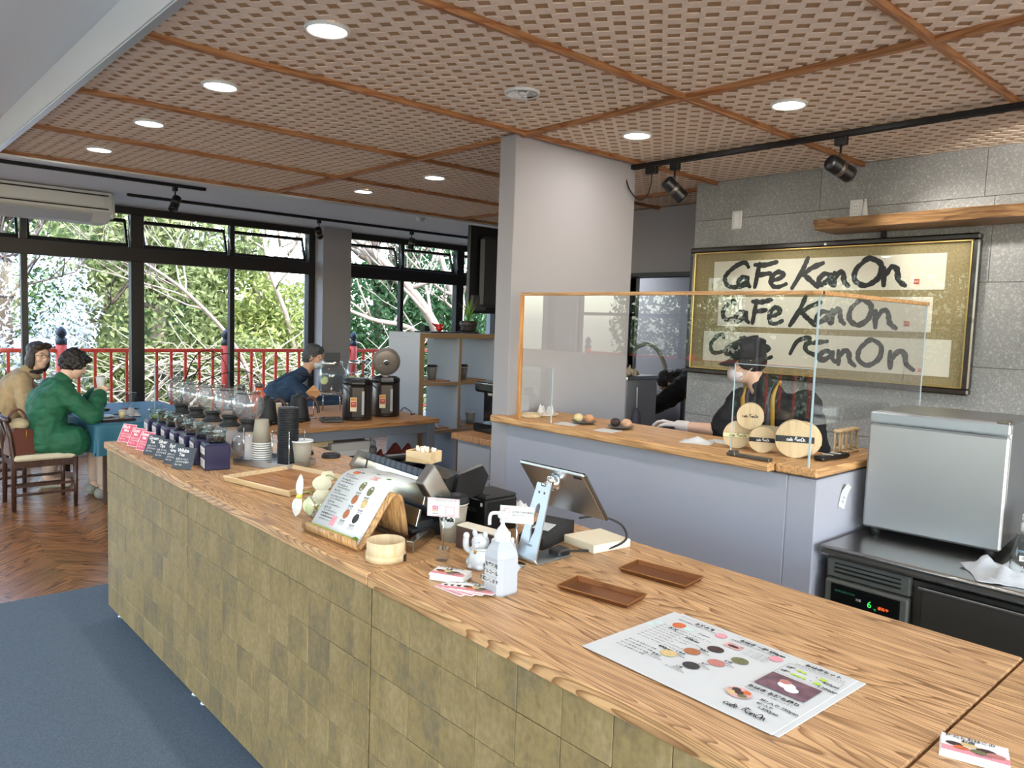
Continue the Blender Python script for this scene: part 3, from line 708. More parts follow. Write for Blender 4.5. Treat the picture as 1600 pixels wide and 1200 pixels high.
for k in range(9):
    lab='grey paper cup upside down in the nested stack in the steel rack'
    if c0 is None:
        c0=thing('paper_cup',lab,'cup',(0,0,0),0,'nested cups in the rack')
        MB().lathe([(.0455,0),(.0465,.002),(.0455,.0055),(.042,.006),(.042,0)],24).build('rim',M_wht,c0)
        MB().lathe([(.043,.005),(.031,.112),(.029,.112),(.0285,.108),(0,.108),(0,.106),(.0275,.106),(.041,.004)],24).build('cup_body',M_cupg,c0)
        c=c0
    else: c=dup(c0,(0,0,0))
    c.location=(cupc.x,cupc.y,TZ+.009+k*.0105)
    if k==8: c['label']='topmost upside down grey paper cup of the nested stack'
cup_parts('paper_cup','single open grey paper cup with white rim beside the lid stack','cup',(1.635,3.225,TZ)).scale=(1.18,1.18,1.1)
def lid(loc,label,s=1):
    o=MB().lathe([(0,0),(.045,0),(.047,.003),(.047,.008),(.0445,.01),(.043,.016),(.0415,.018),(.038,.0165),(.036,.012),(0,.0115)],26).build('cup_lid',MATS['lid_black']); o.location=loc; o.scale=(s,s,s); tag(o,label,'lid','loose black lids'); return o
lid((1.865,3.365,TZ),'loose black cup lid lying flat behind the single paper cup')
lid((1.79,3.50,TZ),'loose black lid farther left, partly behind the paper cup')
o=MB().lathe([(0,0),(.025,0),(.04,.01),(.043,.014),(.04,.014),(.024,.004),(0,.004)],24).build('small_dish',M_wht); o.location=(1.80,3.62,TZ); tag(o,'small white dish behind the loose lids','dish')
# wooden tray
t=thing('serving_tray','flat square wooden tray with sloped rims on the counter','tray',(1.437,2.93,TZ),math.radians(12))
tp=MB().box((0,0,.006),(.335,.395,.008),.002).build('tray_base',M_trayw,t)
for sx in (-1,1): MB().box((sx*.168,0,.014),(.008,.42,.026),.002,ry=sx*.35).build('rim',M_hin,t)
for sy in (-1,1): MB().box((0,sy*.2,.014),(.34,.008,.026),.002,rx=-sy*.35).build('rim',M_hin,t)
# flower vase
t=thing('flower_vase','small glass bowl with white artificial orchid flowers left of the menu stand','vase',(1.262,2.372,TZ))
MB().open_lathe([(.001,.002),(.022,.002),(.04,.02),(.046,.045),(.04,.07),(.03,.082),(.031,.086)],22).build('bowl',M_gls,t)
st=MB()
for q in range(40):
    a=rnd.uniform(0,6.28); r=.03*math.sqrt(rnd.random()); st.ball((r*math.cos(a),r*math.sin(a),.012+rnd.random()*.012),.005,6,4)
st=st.build('pebbles',mat('pebble','b9b4aa',.5),t); st['kind']='stuff'
M_pet=mat('petal','cdd0cc',.6); M_petg=mat('petal_green','c9d2a6',.6); M_pety=mat('petal_cream','c9c3a8',.6)
def petal(c,n,up,L,W,m):
    n=Vector(n).normalized(); up=Vector(up); up=(up-n*up.dot(n)).normalized(); x=up.cross(n)
    def f(u,v):
        a=v*PI; w=W*math.sin(a)**.7*(u-.5)*2; yy=L*(v-.1)
        return Vector(c)+x*w+up*yy+n*(-.35*w*w/W+.012*math.sin(a*1.3))
    MB().grid(f,6,8).build('petal',m,t)
petal((-.045,.03,.075),(-.8,-.6,.2),(0,.2,1),.085,.014,M_pet); petal((-.045,.035,.07),(-.8,-.5,.3),(.05,.2,-1),.075,.02,M_pet)
petal((-.03,.0,.07),(-.7,-.6,.2),(.1,.0,-1),.065,.02,M_petg); petal((.0,-.03,.1),(-.7,-.7,.1),(.1,0,1),.06,.034,M_pety)
petal((.0,-.03,.105),(-.7,-.7,.1),(.3,0,-1),.07,.036,M_pety); petal((.01,-.04,.055),(-.7,-.7,.1),(.1,0,-1),.05,.026,M_petg)
petal((.02,-.02,.13),(-.6,-.6,.4),(.4,-.2,1),.045,.024,M_pety)
MB().tube(catmull([(0,0,.02),(-.01,.01,.08),(-.03,.02,.09),(-.045,.03,.085)],5),.002,6).tube(catmull([(0,0,.02),(.01,-.02,.09),(.02,-.03,.15),(.045,-.06,.135),(.05,-.065,.1)],5),.002,6).build('stem',mat('stem_green','7f8f4a',.6),t)
MB().ball((-.05,.03,.075),(.012,.012,.009),10,6).build('flower_heart',mat('heart_yellow','c9c257',.6),t)

# ------------------------------------------------------------------ menu stand with booklet
def prof_pts(): 
    P=[(.0,.034),(.003,.012),(.012,.003),(.028,.006)]
    P+=[(.028+.100*k/8,.006+.134*k/8) for k in range(1,9)]
    cx,cz,r=.149,.125,.026
    for k in range(1,8):
        a=math.radians(142-136*k/7); P.append((cx+r*math.cos(a),cz+r*math.sin(a)))
    P+=[(.186,.08),(.2,.002)]
    return P
RZ=math.radians(4)
t=thing('menu_stand','bent plywood stand holding the open menu booklet','stand',(1.155,2.10,TZ),RZ)
MB().strip(prof_pts(),.30,.008,0,smooth=True).build('bent_board',M_plyx,t)
bk=thing('menu_booklet','menu booklet with food photos lying over the plywood stand','menu',(1.155,2.10,TZ),RZ)
def page_pt(s,off=.0065):
    """point along the page: straight up the board, then curling over behind it"""
    L1=.165; ang=math.atan2(.134,.100)
    bx,bz=.022,.009
    if s<=L1: x=bx+math.cos(ang)*s; z=bz+math.sin(ang)*s; a=ang
    else:
        r=.085; th=(s-L1)/r; lim=math.radians(58)
        x=bx+math.cos(ang)*L1; z=bz+math.sin(ang)*L1
        c=(x+r*math.sin(ang),z-r*math.cos(ang)); tt=min(th,lim); a=ang-tt
        x=c[0]-r*math.sin(a); z=c[1]+r*math.cos(a)
        if th>lim: d=(th-lim)*r; x+=math.cos(a)*d; z+=math.sin(a)*d
    return x-math.sin(a)*off, z+math.cos(a)*off
for q in range(3): MB().strip([page_pt(.315*k/30,.0055+.0016*q) for k in range(31)],.272-.004*q,.0009,0,smooth=True).build('page',M_paper,bk)
def onpage(p): x,z=page_pt(p.y*.87,.0094); return Vector((x,-p.x,z))
def flat(mb,poly,mat_,fn,sub=6):
    cx=sum(p[0] for p in poly)/len(poly); cy=sum(p[1] for p in poly)/len(poly); n=len(poly)
    V=[fn(Vector((cx,cy,0)))]+[fn(Vector((x,y,0))) for x,y in poly]
    mb.add(V,[(0,1+k,1+(k+1)%n) for k in range(n)],mat_)
def oval(cx,cy,a,b,n=14): return [(cx+a*math.cos(2*PI*k/n),cy+b*math.sin(2*PI*k/n)) for k in range(n)]
def quad(x0,x1,y0,y1): return [(x0,y0),(x1,y0),(x1,y1),(x0,y1)]
FOOD=[mat('food_azuki','3a2024',.6,var=.4,vscale=300),mat('food_walnut','a4643c',.6,var=.45,vscale=260),mat('food_kinako','cbb27a',.6,var=.2,vscale=200),mat('food_matcha','6a6a45',.6,var=.3,vscale=200),mat('food_ebi','b5746a',.6,var=.35,vscale=260),mat('food_sesame','2c282c',.6,var=.6,vscale=400),mat('food_orange','c9642f',.6,var=.3,vscale=200),mat('photo_purple','6a4a54',.6,var=.5,vscale=30),mat('photo_pink','c99a92',.6,var=.35,vscale=60)]
M_green=mat('print_green','a9c93f',.7); M_greend=mat('print_leaf','4f8f33',.7); M_pinkp=mat('print_pink','d98f98',.7); M_mint=mat('print_mint','bcd6cc',.7)
pm=[M_ink]+FOOD+[M_green,M_greend,M_pinkp,M_mint,M_chalk]
PI_={'ink':0,'azuki':1,'walnut':2,'kinako':3,'matcha':4,'ebi':5,'sesame':6,'orange':7,'purple':8,'pinkphoto':9,'green':10,'leaf':11,'pink':12,'mint':13,'white':14}
mb=MB(); tx=lambda s,x,y,sz,al='LEFT',b=0: mb.text(s,sz,None,0,al,fn=lambda p:onpage(Vector((p.x+x,p.y+y,0))),bold=b)
flat(mb,quad(-.13,.13,.006,.019),10,onpage); flat(mb,oval(.115,.016,.016,.01),11,onpage)
left=['ダージリン','アッサムティー','アールグレイ','セイロン','ロイヤルミルクティー','抹茶ラテ','ほうじ茶','アイスティー']
for k,s in enumerate(left):
    tx(s,-.115,.235-.024*k,.0095,b=.0002); tx('香り高い茶葉を使用 550yen',-.11,.225-.024*k,.006)
tx('お飲み物',-.1,.262,.012,b=.0004); tx('KanOn',-.12,.285,.012); 
for k in range(4): tx('おはぎはすべて手づくりです',-.05,.325-.012*k,.007)
flat(mb,oval(-.085,.255,.016,.011),7,onpage); flat(mb,quad(.005,.045,.24,.262),9,onpage)
for x,y in ((-.005,.287),(.075,.268)): flat(mb,oval(x,y,.012,.006),11,onpage)
for x,y,c in ((.01,.205,4),(.06,.195,4),(.01,.15,2),(.065,.145,3),(.01,.09,2),(.065,.085,6)):
    flat(mb,oval(x,y,.014,.019),c,onpage)
    tx('おはぎ',x,y-.028,.0085,'CENTER',.0003); tx('一個 250yen',x,y-.036,.006,'CENTER'); tx('手づくり',x,y-.043,.006,'CENTER')
for k in range(3): tx('お持ち帰りできます',-.11,.045-.0*k+(.012*(2-k)),.0075)
flat(mb,quad(-.045,-.02,.032,.07),12,onpage); mb.build('printing',pm,bk)
# ------------------------------------------------------------------ round bent-wood box with clips
def magewappa(loc,r,h,label,rz=0,clips=False):
    t=thing('bentwood_box',label,'box',loc,rz)
    MB().lathe([(0,0),(r*.97,0),(r*.97,h),(r*.93,h),(r*.93,.006),(0,.006)],40).build('wall',M_hinz,t)
    MB().lathe([(r*.97,.001),(r*1.02,.001),(r*1.02,h*.36),(r*.97,h*.36)],40).build('lower_band',M_hinz,t)
    MB().box((r*.6,-r*.86,h*.18),(.004,.016,h*.34),.001,rz=-.95).build('band_clasp',M_black,t)
    return t
magewappa((1.202,1.842,TZ),.057,.058,'open round bentwood box of silver clips in front of the menu stand')
for k in range(5):
    a=k*.6; L=T(1.202+.014*math.cos(a*3),1.842+.012*math.sin(a*2),TZ+.008+.004*k,rz=a*1.3,rx=.3)
    o=MB().tube(catmull([(-.03,-.006,0),(.02,-.008,0),(.032,0,.004),(.02,.008,0),(-.03,.006,.002)],4),.0016,6,M=L).build('hair_clip',M_chrome); tag(o,'silver metal clip lying in the open bentwood box','clip','silver clips in the box')
# ------------------------------------------------------------------ cards
def cardstack(loc,rz,n,label,fan=False):
    M_cs=mat('card_stock','e3e1dc',.6)
    for k in range(n):
        mb=MB().box((0,0,.0012),(.098,.06,.0022))
        if k==n-1 or fan:
            z=.0026; fn=lambda p:Vector((p.x,p.y,z))
            flat(mb,quad(-.049,.049,-.03,-.012),2,fn)
            for (x,y,a,c) in ((-.03,-.002,.013,1),(-.008,.003,.013,3),(.016,-.004,.015,1),(-.02,-.012,.012,7),(.005,-.013,.013,4),(.03,-.012,.014,5)):
                z+=.00012; flat(mb,oval(x,y,a,a*.55),c+3,fn)
            z+=.0004; mb.text('紅茶とおはぎの',.0105,None,1,'LEFT',fn=lambda p:Vector((p.x-.043,p.y+.022,z)),bold=.0003)
            mb.text('お店',.0105,None,1,'LEFT',fn=lambda p:Vector((p.x-.02,p.y+.0115,z)),bold=.0003)
            mb.text('KanOn',.008,None,1,'LEFT',fn=lambda p:Vector((p.x-.0,p.y-.022,z)))
        o=mb.build('shop_card',[M_cs,M_ink,M_pinkp,M_ink]+FOOD)
        dz=rnd.uniform(-.02,.02) if not fan else .14*(k-n/2)
        place(o,(loc[0]+rnd.uniform(-.0015,.0015)+(.012*k if fan else 0),loc[1]+rnd.uniform(-.0015,.0015)-(.018*k if fan else 0),TZ+k*.0025+(.0005 if k==0 else 0)),rz+dz)
        tag(o,label.replace('small photo shop card','topmost small photo shop card') if k==n-1 else label,'card',label+'s')
cardstack((1.25,1.595),math.radians(-62),8,'small photo shop card in the neat stack left of the white cat')
cardstack((1.212,1.525),math.radians(-70),4,'small photo shop card fanned out beside the sanitizer bottle',True)
cardstack((1.415,.375),math.radians(-72),6,'small photo shop card in the stack at the bottom right corner')
o=MB().box((0,0,.001),(.06,.09,.002)).build('paper_slip',M_paper); place(o,(1.585,.265,TZ),.2); tag(o,'pale paper slip at the very bottom right corner','paper')
# ------------------------------------------------------------------ big A3 menu (two sheets)
ang=math.atan2(1.065-.612,1.21-1.202)-PI/2
for q in range(2):
    t=thing('menu_sheet',['lower large white menu sheet showing a strip at the right edge','upper large white menu sheet with food photos on the front counter'][q],'menu',(1.369+(.008 if q==0 else 0),.846-(.012 if q==0 else 0),TZ+.0005+q*.0022),-.018-(.012 if q==0 else 0),'large menu sheets on the counter')
    MB().box((0,0,.0009),(.328,.452,.0018),.0006).build('sheet',M_paper,t)
    if q==1:
        # sheet frame: text x runs along -y (towards the right of the photo), text up is +x
        fn0=lambda p: Vector((p.y,-p.x,.0021))
        mb=MB(); tx=lambda s,x,y,sz,al='LEFT',b=0: mb.text(s,sz,None,0,al,fn=lambda p:fn0(Vector((p.x+x,p.y+y,0))),bold=b)
        ov=lambda x,y,a,b,c: flat(mb,oval(x,y,a,b,20),c,fn0)
        ln=lambda x0,x1,y: flat(mb,quad(x0,x1,y,y+.0006),0,fn0)
        rc=lambda a,b,c,d,m: flat(mb,quad(a,b,c,d),m,fn0)
        tx('お飲み物',-.15,.142,.013,b=.0005); ln(-.2,-.075,.153); ln(-.19,-.08,.128); tx('季節の紅茶をご用意しております',-.19,.132,.0068)
        ov(-.205,.078,.009,.009,13); ov(-.213,.055,.009,.009,13)
        for k in range(8): tx('ダージリン セイロン アールグレイ アッサム'[: 20-(k%3)*4],-.195+.0*k,.078-.0135*k,.0075)
        for k in range(4): tx('ほうじ茶 抹茶ラテ 玉露',-.19,-.05-.014*k,.0072)
        ov(-.165,.1,.016,.016,7); rc(-.15,-.125,.092,.108,13); tx('紅茶',-.16,.07,.012,'CENTER',.0004); ln(-.15,-.09,.062); tx('550yen',-.115,.055,.013,b=.0003)
        tx('Organic',-.11,.098,.01); tx('490yen',-.125,-.028,.013,b=.0003); ln(-.12,-.06,-.035); ov(-.07,.128,.014,.014,12); mb.text('おすすめ',.006,None,14,'CENTER',fn=lambda p:fn0(Vector((p.x-.07,p.y+.128,0)))+Vector((0,0,.0003)))
        tx('おはぎ 一個 250yen',-.03,.142,.013,b=.0005); ln(-.045,.085,.153); tx('北海道産小豆を使った手づくりおはぎ',-.045,.131,.0066); ln(-.045,.085,.126)
        rc(-.04,.0,.088,.114,9); ov(-.02,.1,.014,.006,1)
        for k in range(4): tx('一つ一つ心をこめて',.006,.112-.0095*k,.007)
        ov(.072,.118,.014,.014,12)
        for x,y,c,nm in ((-.035,.055,1,'粒あん'),(.03,.047,4,'抹茶'),(-.06,.004,2,'くるみ'),(.005,-.002,5,'えび'),(-.085,-.045,3,'きなこ'),(-.02,-.055,6,'ごま')):
            ov(x,y,.0185,.0165,c); ov(x+.003,y+.004,.009,.006,c)
            tx(nm,x-.012,y-.025,.0085,'CENTER',.0004); tx('一個 250yen',x-.012,y-.034,.0058,'CENTER'); tx('甘さひかえめの味',x-.012,y-.041,.0058,'CENTER')
        tx('おはぎセット',.125,.142,.013,b=.0005); ln(.11,.215,.153); tx('お好きなおはぎと紅茶のセットです',.11,.130,.0066); ln(.1,.215,.124)
        for a,b,c,d in ((.1,.218,.064,.0646),(.1,.218,.119,.1196),(.1,.1006,.064,.119),(.2174,.218,.064,.119)): rc(a,b,c,d,0)
        for k,(p,nn) in enumerate((('950yen',2),('1,200yen',3))):
            y=.104-.024*k; tx('2種' if k==0 else '3種',.104,y,.012,b=.0003)
            for q2 in range(nn): ov(.132+.011*q2,y,.005,.0045,10)
            tx('+',.166,y,.01); rc(.176,.19,y-.005,y+.006,10); tx(p,.187,y-.009,.0115,b=.0003)
        rc(.1,.205,-.015,.058,8); ov(.15,.022,.018,.014,14); ov(.165,.012,.014,.012,14); ov(.14,.035,.012,.01,5)
        tx('おはぎ お持ち帰り',.1,-.035,.013,b=.0005); ln(.095,.21,-.022); tx('手土産にもどうぞ お箱に入れます',.1,-.048,.0066)
        ov(.108,-.08,.026,.022,9); 
        for x,y,c in ((.098,-.072,1),(.118,-.070,7),(.098,-.088,3),(.119,-.087,4),(.108,-.079,1)): ov(x,y,.009,.008,c)
        tx('3個入り 750yen',.147,-.07,.0115,b=.0003); tx('6個入り',.15,-.086,.0095,b=.0003); tx('1,500yen',.16,-.1,.0115,b=.0003)
        tx('cafe',.125,-.13,.008); logo(mb,.11,-.142,.085,.024,.0022,Matrix(((0,1,0,0),(-1,0,0,0),(0,0,1,.0022),(0,0,0,1))),0)
        # layering: lift later faces a hair
        mb.v=[(x,y,z+1.2e-7*i) for i,(x,y,z) in enumerate(mb.v)]
        mb.build('printing',pm,t)
# ------------------------------------------------------------------ bronze trays
M_brz=mat('bronze','8a5a36',.35,.75); M_brzl=mat('bronze_rim','b98552',.3,.8)
def bronze(P,label):
    cx=sum(p[0] for p in P)/4; cy=sum(p[1] for p in P)/4
    t=thing('metal_tray',label,'tray',(cx,cy,TZ),0,'bronze rectangular trays')
    w=math.dist(P[0],P[1]); h=math.dist(P[1],P[2]); rz=math.atan2(P[1][1]-P[0][1],P[1][0]-P[0][0]); t.rotation_euler=(0,0,rz)
    a,b=w/2,h/2; i=.008
    V=[(-a,-b,.013),(a,-b,.013),(a,b,.013),(-a,b,.013),(-a+i,-b+i,.002),(a-i,-b+i,.002),(a-i,b-i,.002),(-a+i,b-i,.002)]
    V+=[(x*1.004,y*1.004,z-.0015) for x,y,z in V]
    F=[(4,5,6,7),(15,14,13,12)]; 
    for k in range(4): F.append((k,(k+1)%4,4+(k+1)%4,4+k)); F.append((8+k,12+k,12+(k+1)%4,8+(k+1)%4)); F.append((k,8+k,8+(k+1)%4,(k+1)%4))
    MB().add(V,F).build('tray_body',M_brz,t)
    MB().tube([(-a,-b,.0135),(a,-b,.0135),(a,b,.0135),(-a,b,.0135)],.0013,6,closed=True,smooth=False).build('rim',M_brzl,t)
bronze([(1.431,1.363),(1.532,1.382),(1.554,1.173),(1.444,1.147)],'bronze rectangular tray nearer the sanitizer bottle')
bronze([(1.677,1.356),(1.783,1.371),(1.795,1.162),(1.68,1.148)],'bronze rectangular tray near the back edge of the counter')
# cream box
o=MB().box((0,0,.013),(.155,.145,.026),.002).box((0,0,.0135),(.149,.147,.018),.001,mat=1).build('flat_box',[mat('cream_box','dccfb2',.6),mat('cream_side','e6dcc6',.6)]); place(o,(1.822,1.575,TZ),-.62+.5); tag(o,'flat cream coloured box behind the tablet stand','box')
# ------------------------------------------------------------------ steel and black coin machine on the counter
t=thing('change_machine','black and stainless coin machine with angled cheek plates behind the menu stand','machine',(1.515,2.14,TZ),math.radians(-3))
t.scale=(.72,.86,1.0)
XZ=lambda y0,y1: Matrix(((1,0,0,0),(0,0,1,0),(0,1,0,0),(0,0,0,1)))
# local frame: x to the staff side, y to the far end of the counter
def cheek(y,name='side_plate'):
    pl=[(-.21,.145),(-.13,.185),(.0,.03),(-.06,-.0),(-.09,.01)]
    return MB().prism([(a,b) for a,b in pl],y-.02,y+.02,M=XZ(0,0)).build(name,M_steel,t)
def slab_plate(y):
    L=T(-.075,y,.135,ry=math.radians(48)); o=MB().box((0,0,0),(.22,.055,.085),.004,M=L).build('side_plate',M_steel,t); return o
slab_plate(-.255)
pl=[(-.20,.175),(-.15,.225),(-.06,.2),(-.05,.12),(-.15,.09)]
MB().prism(pl,.225,.255,M=XZ(0,0)).build('side_plate',M_steel,t)
MB().box((-.125,-.01,.15),(.012,.46,.085),.002,ry=math.radians(18)).build('upper_panel',M_steel,t)
MB().box((-.155,-.01,.068),(.012,.44,.06),.002,ry=math.radians(20)).build('lower_panel',M_steel,t)
MB().box((-.145,-.01,.03),(.10,.46,.012),.002).build('lower_tray',M_blackm,t)
M_coin=mat('coin_key','1c2638',.5)
for k in range(11): MB().box((-.105,.21-.04*k,.2),(.04,.037,.028),.004,ry=.3).build('coin_key',M_coin,t)
MB().prism([(-.08,.05),(-.02,.185),(.03,.195),(.085,.195),(.105,.17),(.09,.05)],-.235,.21,M=XZ(0,0)).build('upper_housing',M_black,t)
MB().box((-.03,-.01,.03),(.26,.44,.055),.006).build('lower_housing',M_blackm,t)
MB().box((.02,.16,.2),(.16,.05,.02),.006).build('top_lid',M_black,t); MB().box((.03,.03,.2),(.15,.03,.018),.006).build('top_lid',M_black,t)
MB().prism([(.0,.11),(.03,.2),(.16,.222),(.195,.185),(.16,.125)],-.262,-.235,M=XZ(0,0)).build('side_cover',M_black,t)
MB().box((-.175,-.30,.018),(.27,.03,.034),.002,rz=math.radians(32),M=T(.0,.02,0)).build('foot_bar',M_steel,t)
MB().box((-.165,.0,.0125),(.16,.44,.008),.001).build('wood_insert',M_dark,t)
# straw box on top
t=thing('straw_box','small wooden box of wrapped sugar sticks on the black machine','box',(1.53,2.12,TZ+.2105),math.radians(20)); t.scale=(.88,.88,.88)
bx=MB()
for c,d in (((0,0,.003),(.085,.11,.006)),((-.041,0,.022),(.005,.11,.044)),((.041,0,.022),(.005,.11,.044)),((0,-.053,.022),(.085,.005,.044)),((0,.053,.022),(.085,.005,.044))): bx.box(c,d,.001)
bx.build('box_body',M_hin,t)
for k in range(14):
    o=MB().box((0,0,.026),(.014,.004,.05),.0015,rx=rnd.uniform(-.25,.25),ry=rnd.uniform(-.2,.2)).build('sugar_stick',mat('stick_paper','ead9c4',.6)); p=Vector((1.53,2.12,0))+Vector((rnd.uniform(-.022,.022),-.036+.0055*k,0)); o.location=(p.x,p.y,TZ+.217); o.scale=(.85,.85,.85); tag(o,'wrapped sugar stick standing in the small wooden box','stick','wrapped sticks in the wooden box')
# logo cup
t=cup_parts('paper_cup','grey paper cup with black lid and round shop sticker','cup',(1.478,1.885,TZ),math.radians(0),inner=False)
t.scale=(1.12,1.12,1.12)
MB().lathe([(0,.121),(.033,.121),(.036,.128),(.038,.1285),(.042,.126),(.0445,.118),(.0465,.116),(.0465,.110),(0,.110)],26).build('cup_lid',MATS['lid_black'],t)
a0=math.atan2(-.76,-.6)-.45
def oncup(p):
    z=.068+p.y; r=.031+.012*z/.107+.0006+p.z; a=a0+p.x/r
    return Vector((r*math.cos(a),r*math.sin(a),z))
mb=MB(); V=oval(0,0,.026,.026,28)
for k in range(12):
    x0=-.026+.052*k/12;x1=x0+.052/12; h0=math.sqrt(max(0,.026**2-x0*x0));h1=math.sqrt(max(0,.026**2-x1*x1))
    mb.add([oncup(Vector((x0,-h0,0))),oncup(Vector((x1,-h1,0))),oncup(Vector((x1,h1,0))),oncup(Vector((x0,h0,0)))],[(0,1,2,3)],0)
tb=MB(); logo(tb,-.021,-.008,.042,.018,.0028,None,1); tb.text('cafe',.011,T(-.012,.013,0),1)
mb.add([oncup(Vector((p[0],p[1],.0006))) for p in tb.v],tb.f,1); mb.build('sticker',[M_paper,M_ink],t)
# acrylic sign stand with pink bordered card
def sign_stand(name,label,loc,rz,h,cw,ch,fill,cube=True,rodm=None):
    t=thing(name,label,'sign',loc,rz)
    if cube: MB().box((0,0,.018),(.036,.036,.036),.002).build('acrylic_base',glass('acrylic_block',(.9,.93,.94),1.5,2.2),t)
    else: MB().lathe([(0,0),(.03,0),(.03,.003),(0,.004)],20).build('wire_base',M_chrome,t)
    MB().cyl((0,0,.03 if cube else .003),(0,0,h),.0022,n=8).build('rod',M_chrome,t)
    MB().box((-.002,0,h+.004),(.008,.02,.02),.001).build('clip',M_gls,t)
    mb=MB().box((-.006,0,h+ch/2-.02),(.0016,cw,ch)); fill(mb,lambda x,y,z=0:(-.0072-z,-x,h+ch/2-.02+y)); mb.build('card',[M_paper,M_ink,M_pinkp,mat('insta_a','c2436f',.5),mat('insta_b','e79a4a',.5),M_slate],t)
    return t
def fl(mb,poly,m,fn,z): 
    n=len(poly); mb.add([fn(x,y,z) for x,y in poly],[tuple(range(n))],m)
def fill1(mb,fn):
    W,H=.078,.042
    for x0,x1,y0,y1 in ((-W,W,H-.003,H),(-W,W,-H,-H+.003),(-W,-W+.003,-H,H),(W-.003,W,-H,H)): fl(mb,quad(x0,x1,y0,y1),2,fn,.0001)
    q=lambda p,x,y:Vector(fn(p.x+x,p.y+y,.0002))
    mb.text('インスタグラムフォローで',.0105,None,1,'LEFT',fn=lambda p:q(p,-.062,.033)); mb.text('SNSクーポンプレゼント',.0105,None,2,'LEFT',fn=lambda p:q(p,-.03,.02)); mb.text('Follow me',.007,None,1,'CENTER',fn=lambda p:q(p,-.01,.009))
    fl(mb,quad(-.052,-.026,-.02,.006),3,fn,.0002); fl(mb,quad(-.052,-.026,-.02,-.012),4,fn,.0003)
    def ring(cx,cy,r,m,z,n=16):
        V=[];
        for k in range(n): 
            a=2*PI*k/n; V+= [fn(cx+r*math.cos(a),cy+r*math.sin(a),z),fn(cx+r*.7*math.cos(a),cy+r*.7*math.sin(a),z)]
        mb.add(V,[(2*k,2*((k+1)%n),2*((k+1)%n)+1,2*k+1) for k in range(n)],m)
    ring(-.039,-.007,.006,0,.0004); fl(mb,quad(-.032,-.0305,-.0005,.001),0,fn,.0004)
    for a in ((-.048,-.0465,-.016,.002),(-.0315,-.03,-.016,.002),(-.048,-.03,-.016,-.0145),(-.048,-.03,.0005,.002)): fl(mb,quad(*a),0,fn,.0004)
    mb.text('Instagram',.0085,None,1,'CENTER',fn=lambda p:q(p,-.039,-.03))
    for a in ((.012,.056,.004,.007),(.012,.056,-.036,-.033),(.012,.015,-.036,.007),(.053,.056,-.036,.007)): fl(mb,quad(*a),2,fn,.0002)
sign_stand('acrylic_sign','white card with pink border on a rod in a clear acrylic cube',(1.33,1.738,TZ),math.radians(38),.15,.096,.054,lambda mb,fn:fill1(mb,lambda x,y,z=0:fn(x*.61,y*.61,z)))
def fill2(mb,fn):
    q=lambda p,x,y:Vector(fn(p.x+x,p.y+y,.0002))
    mb.text('注文前にお席の確保を',.0085,None,1,'LEFT',fn=lambda p:q(p,-.02,.01)); mb.text('お願いいたします',.006,None,1,'LEFT',fn=lambda p:q(p,-.02,-.002))
    fl(mb,oval(-.04,.012,.012,.012),2,fn,.0001); fl(mb,oval(-.04,.012,.009,.009),0,fn,.0003)
sign_stand('card_holder','white card in a clear holder on a thin rod behind the sanitizer',(1.47,1.575,TZ),math.radians(38),.145,.098,.05,lambda mb,fn:fill2(mb,lambda x,y,z=0:fn(x*.75,y*.75,z)),False)
# dark box behind cats
o=MB().box((0,0,.034),(.05,.17,.068),.002).box((0,0,.07),(.046,.166,.005),.001,mat=1).build('brown_box',[mat('brown_card','4b3630',.6),mat('cream_side','e6dcc6',.6)]); place(o,(1.475,1.735,TZ),math.radians(8)); tag(o,'dark brown box with cream top behind the white cat figures','box')
# printer
t=thing('receipt_printer','black cube receipt printer with a small blue light','printer',(1.672,1.935,TZ),0)
MB().box((0,0,.056),(.142,.135,.112),.006).build('body',M_black,t); MB().box((.0,0,.117),(.138,.131,.012),.005).build('top_cover',M_blackm,t)
MB().box((-.05,.0,.1235),(.016,.1,.003),.001).build('paper_slot',mat('slot_black','050505',.7),t); MB().box((-.0715,-.045,.095),(.001,.009,.011)).build('power_symbol',M_wht,t)
mb=MB(); mb.text('EPSON',.02,T(-.0717,.012,.07,rx=PI/2,rz=-PI/2),0,'CENTER',bold=.0006); mb.build('lettering',M_alu,t)
MB().ball((-.06,.05,.124),.0025,8,6).build('status_light',mat('blue_led','3050ff',.5,emit=4),t)
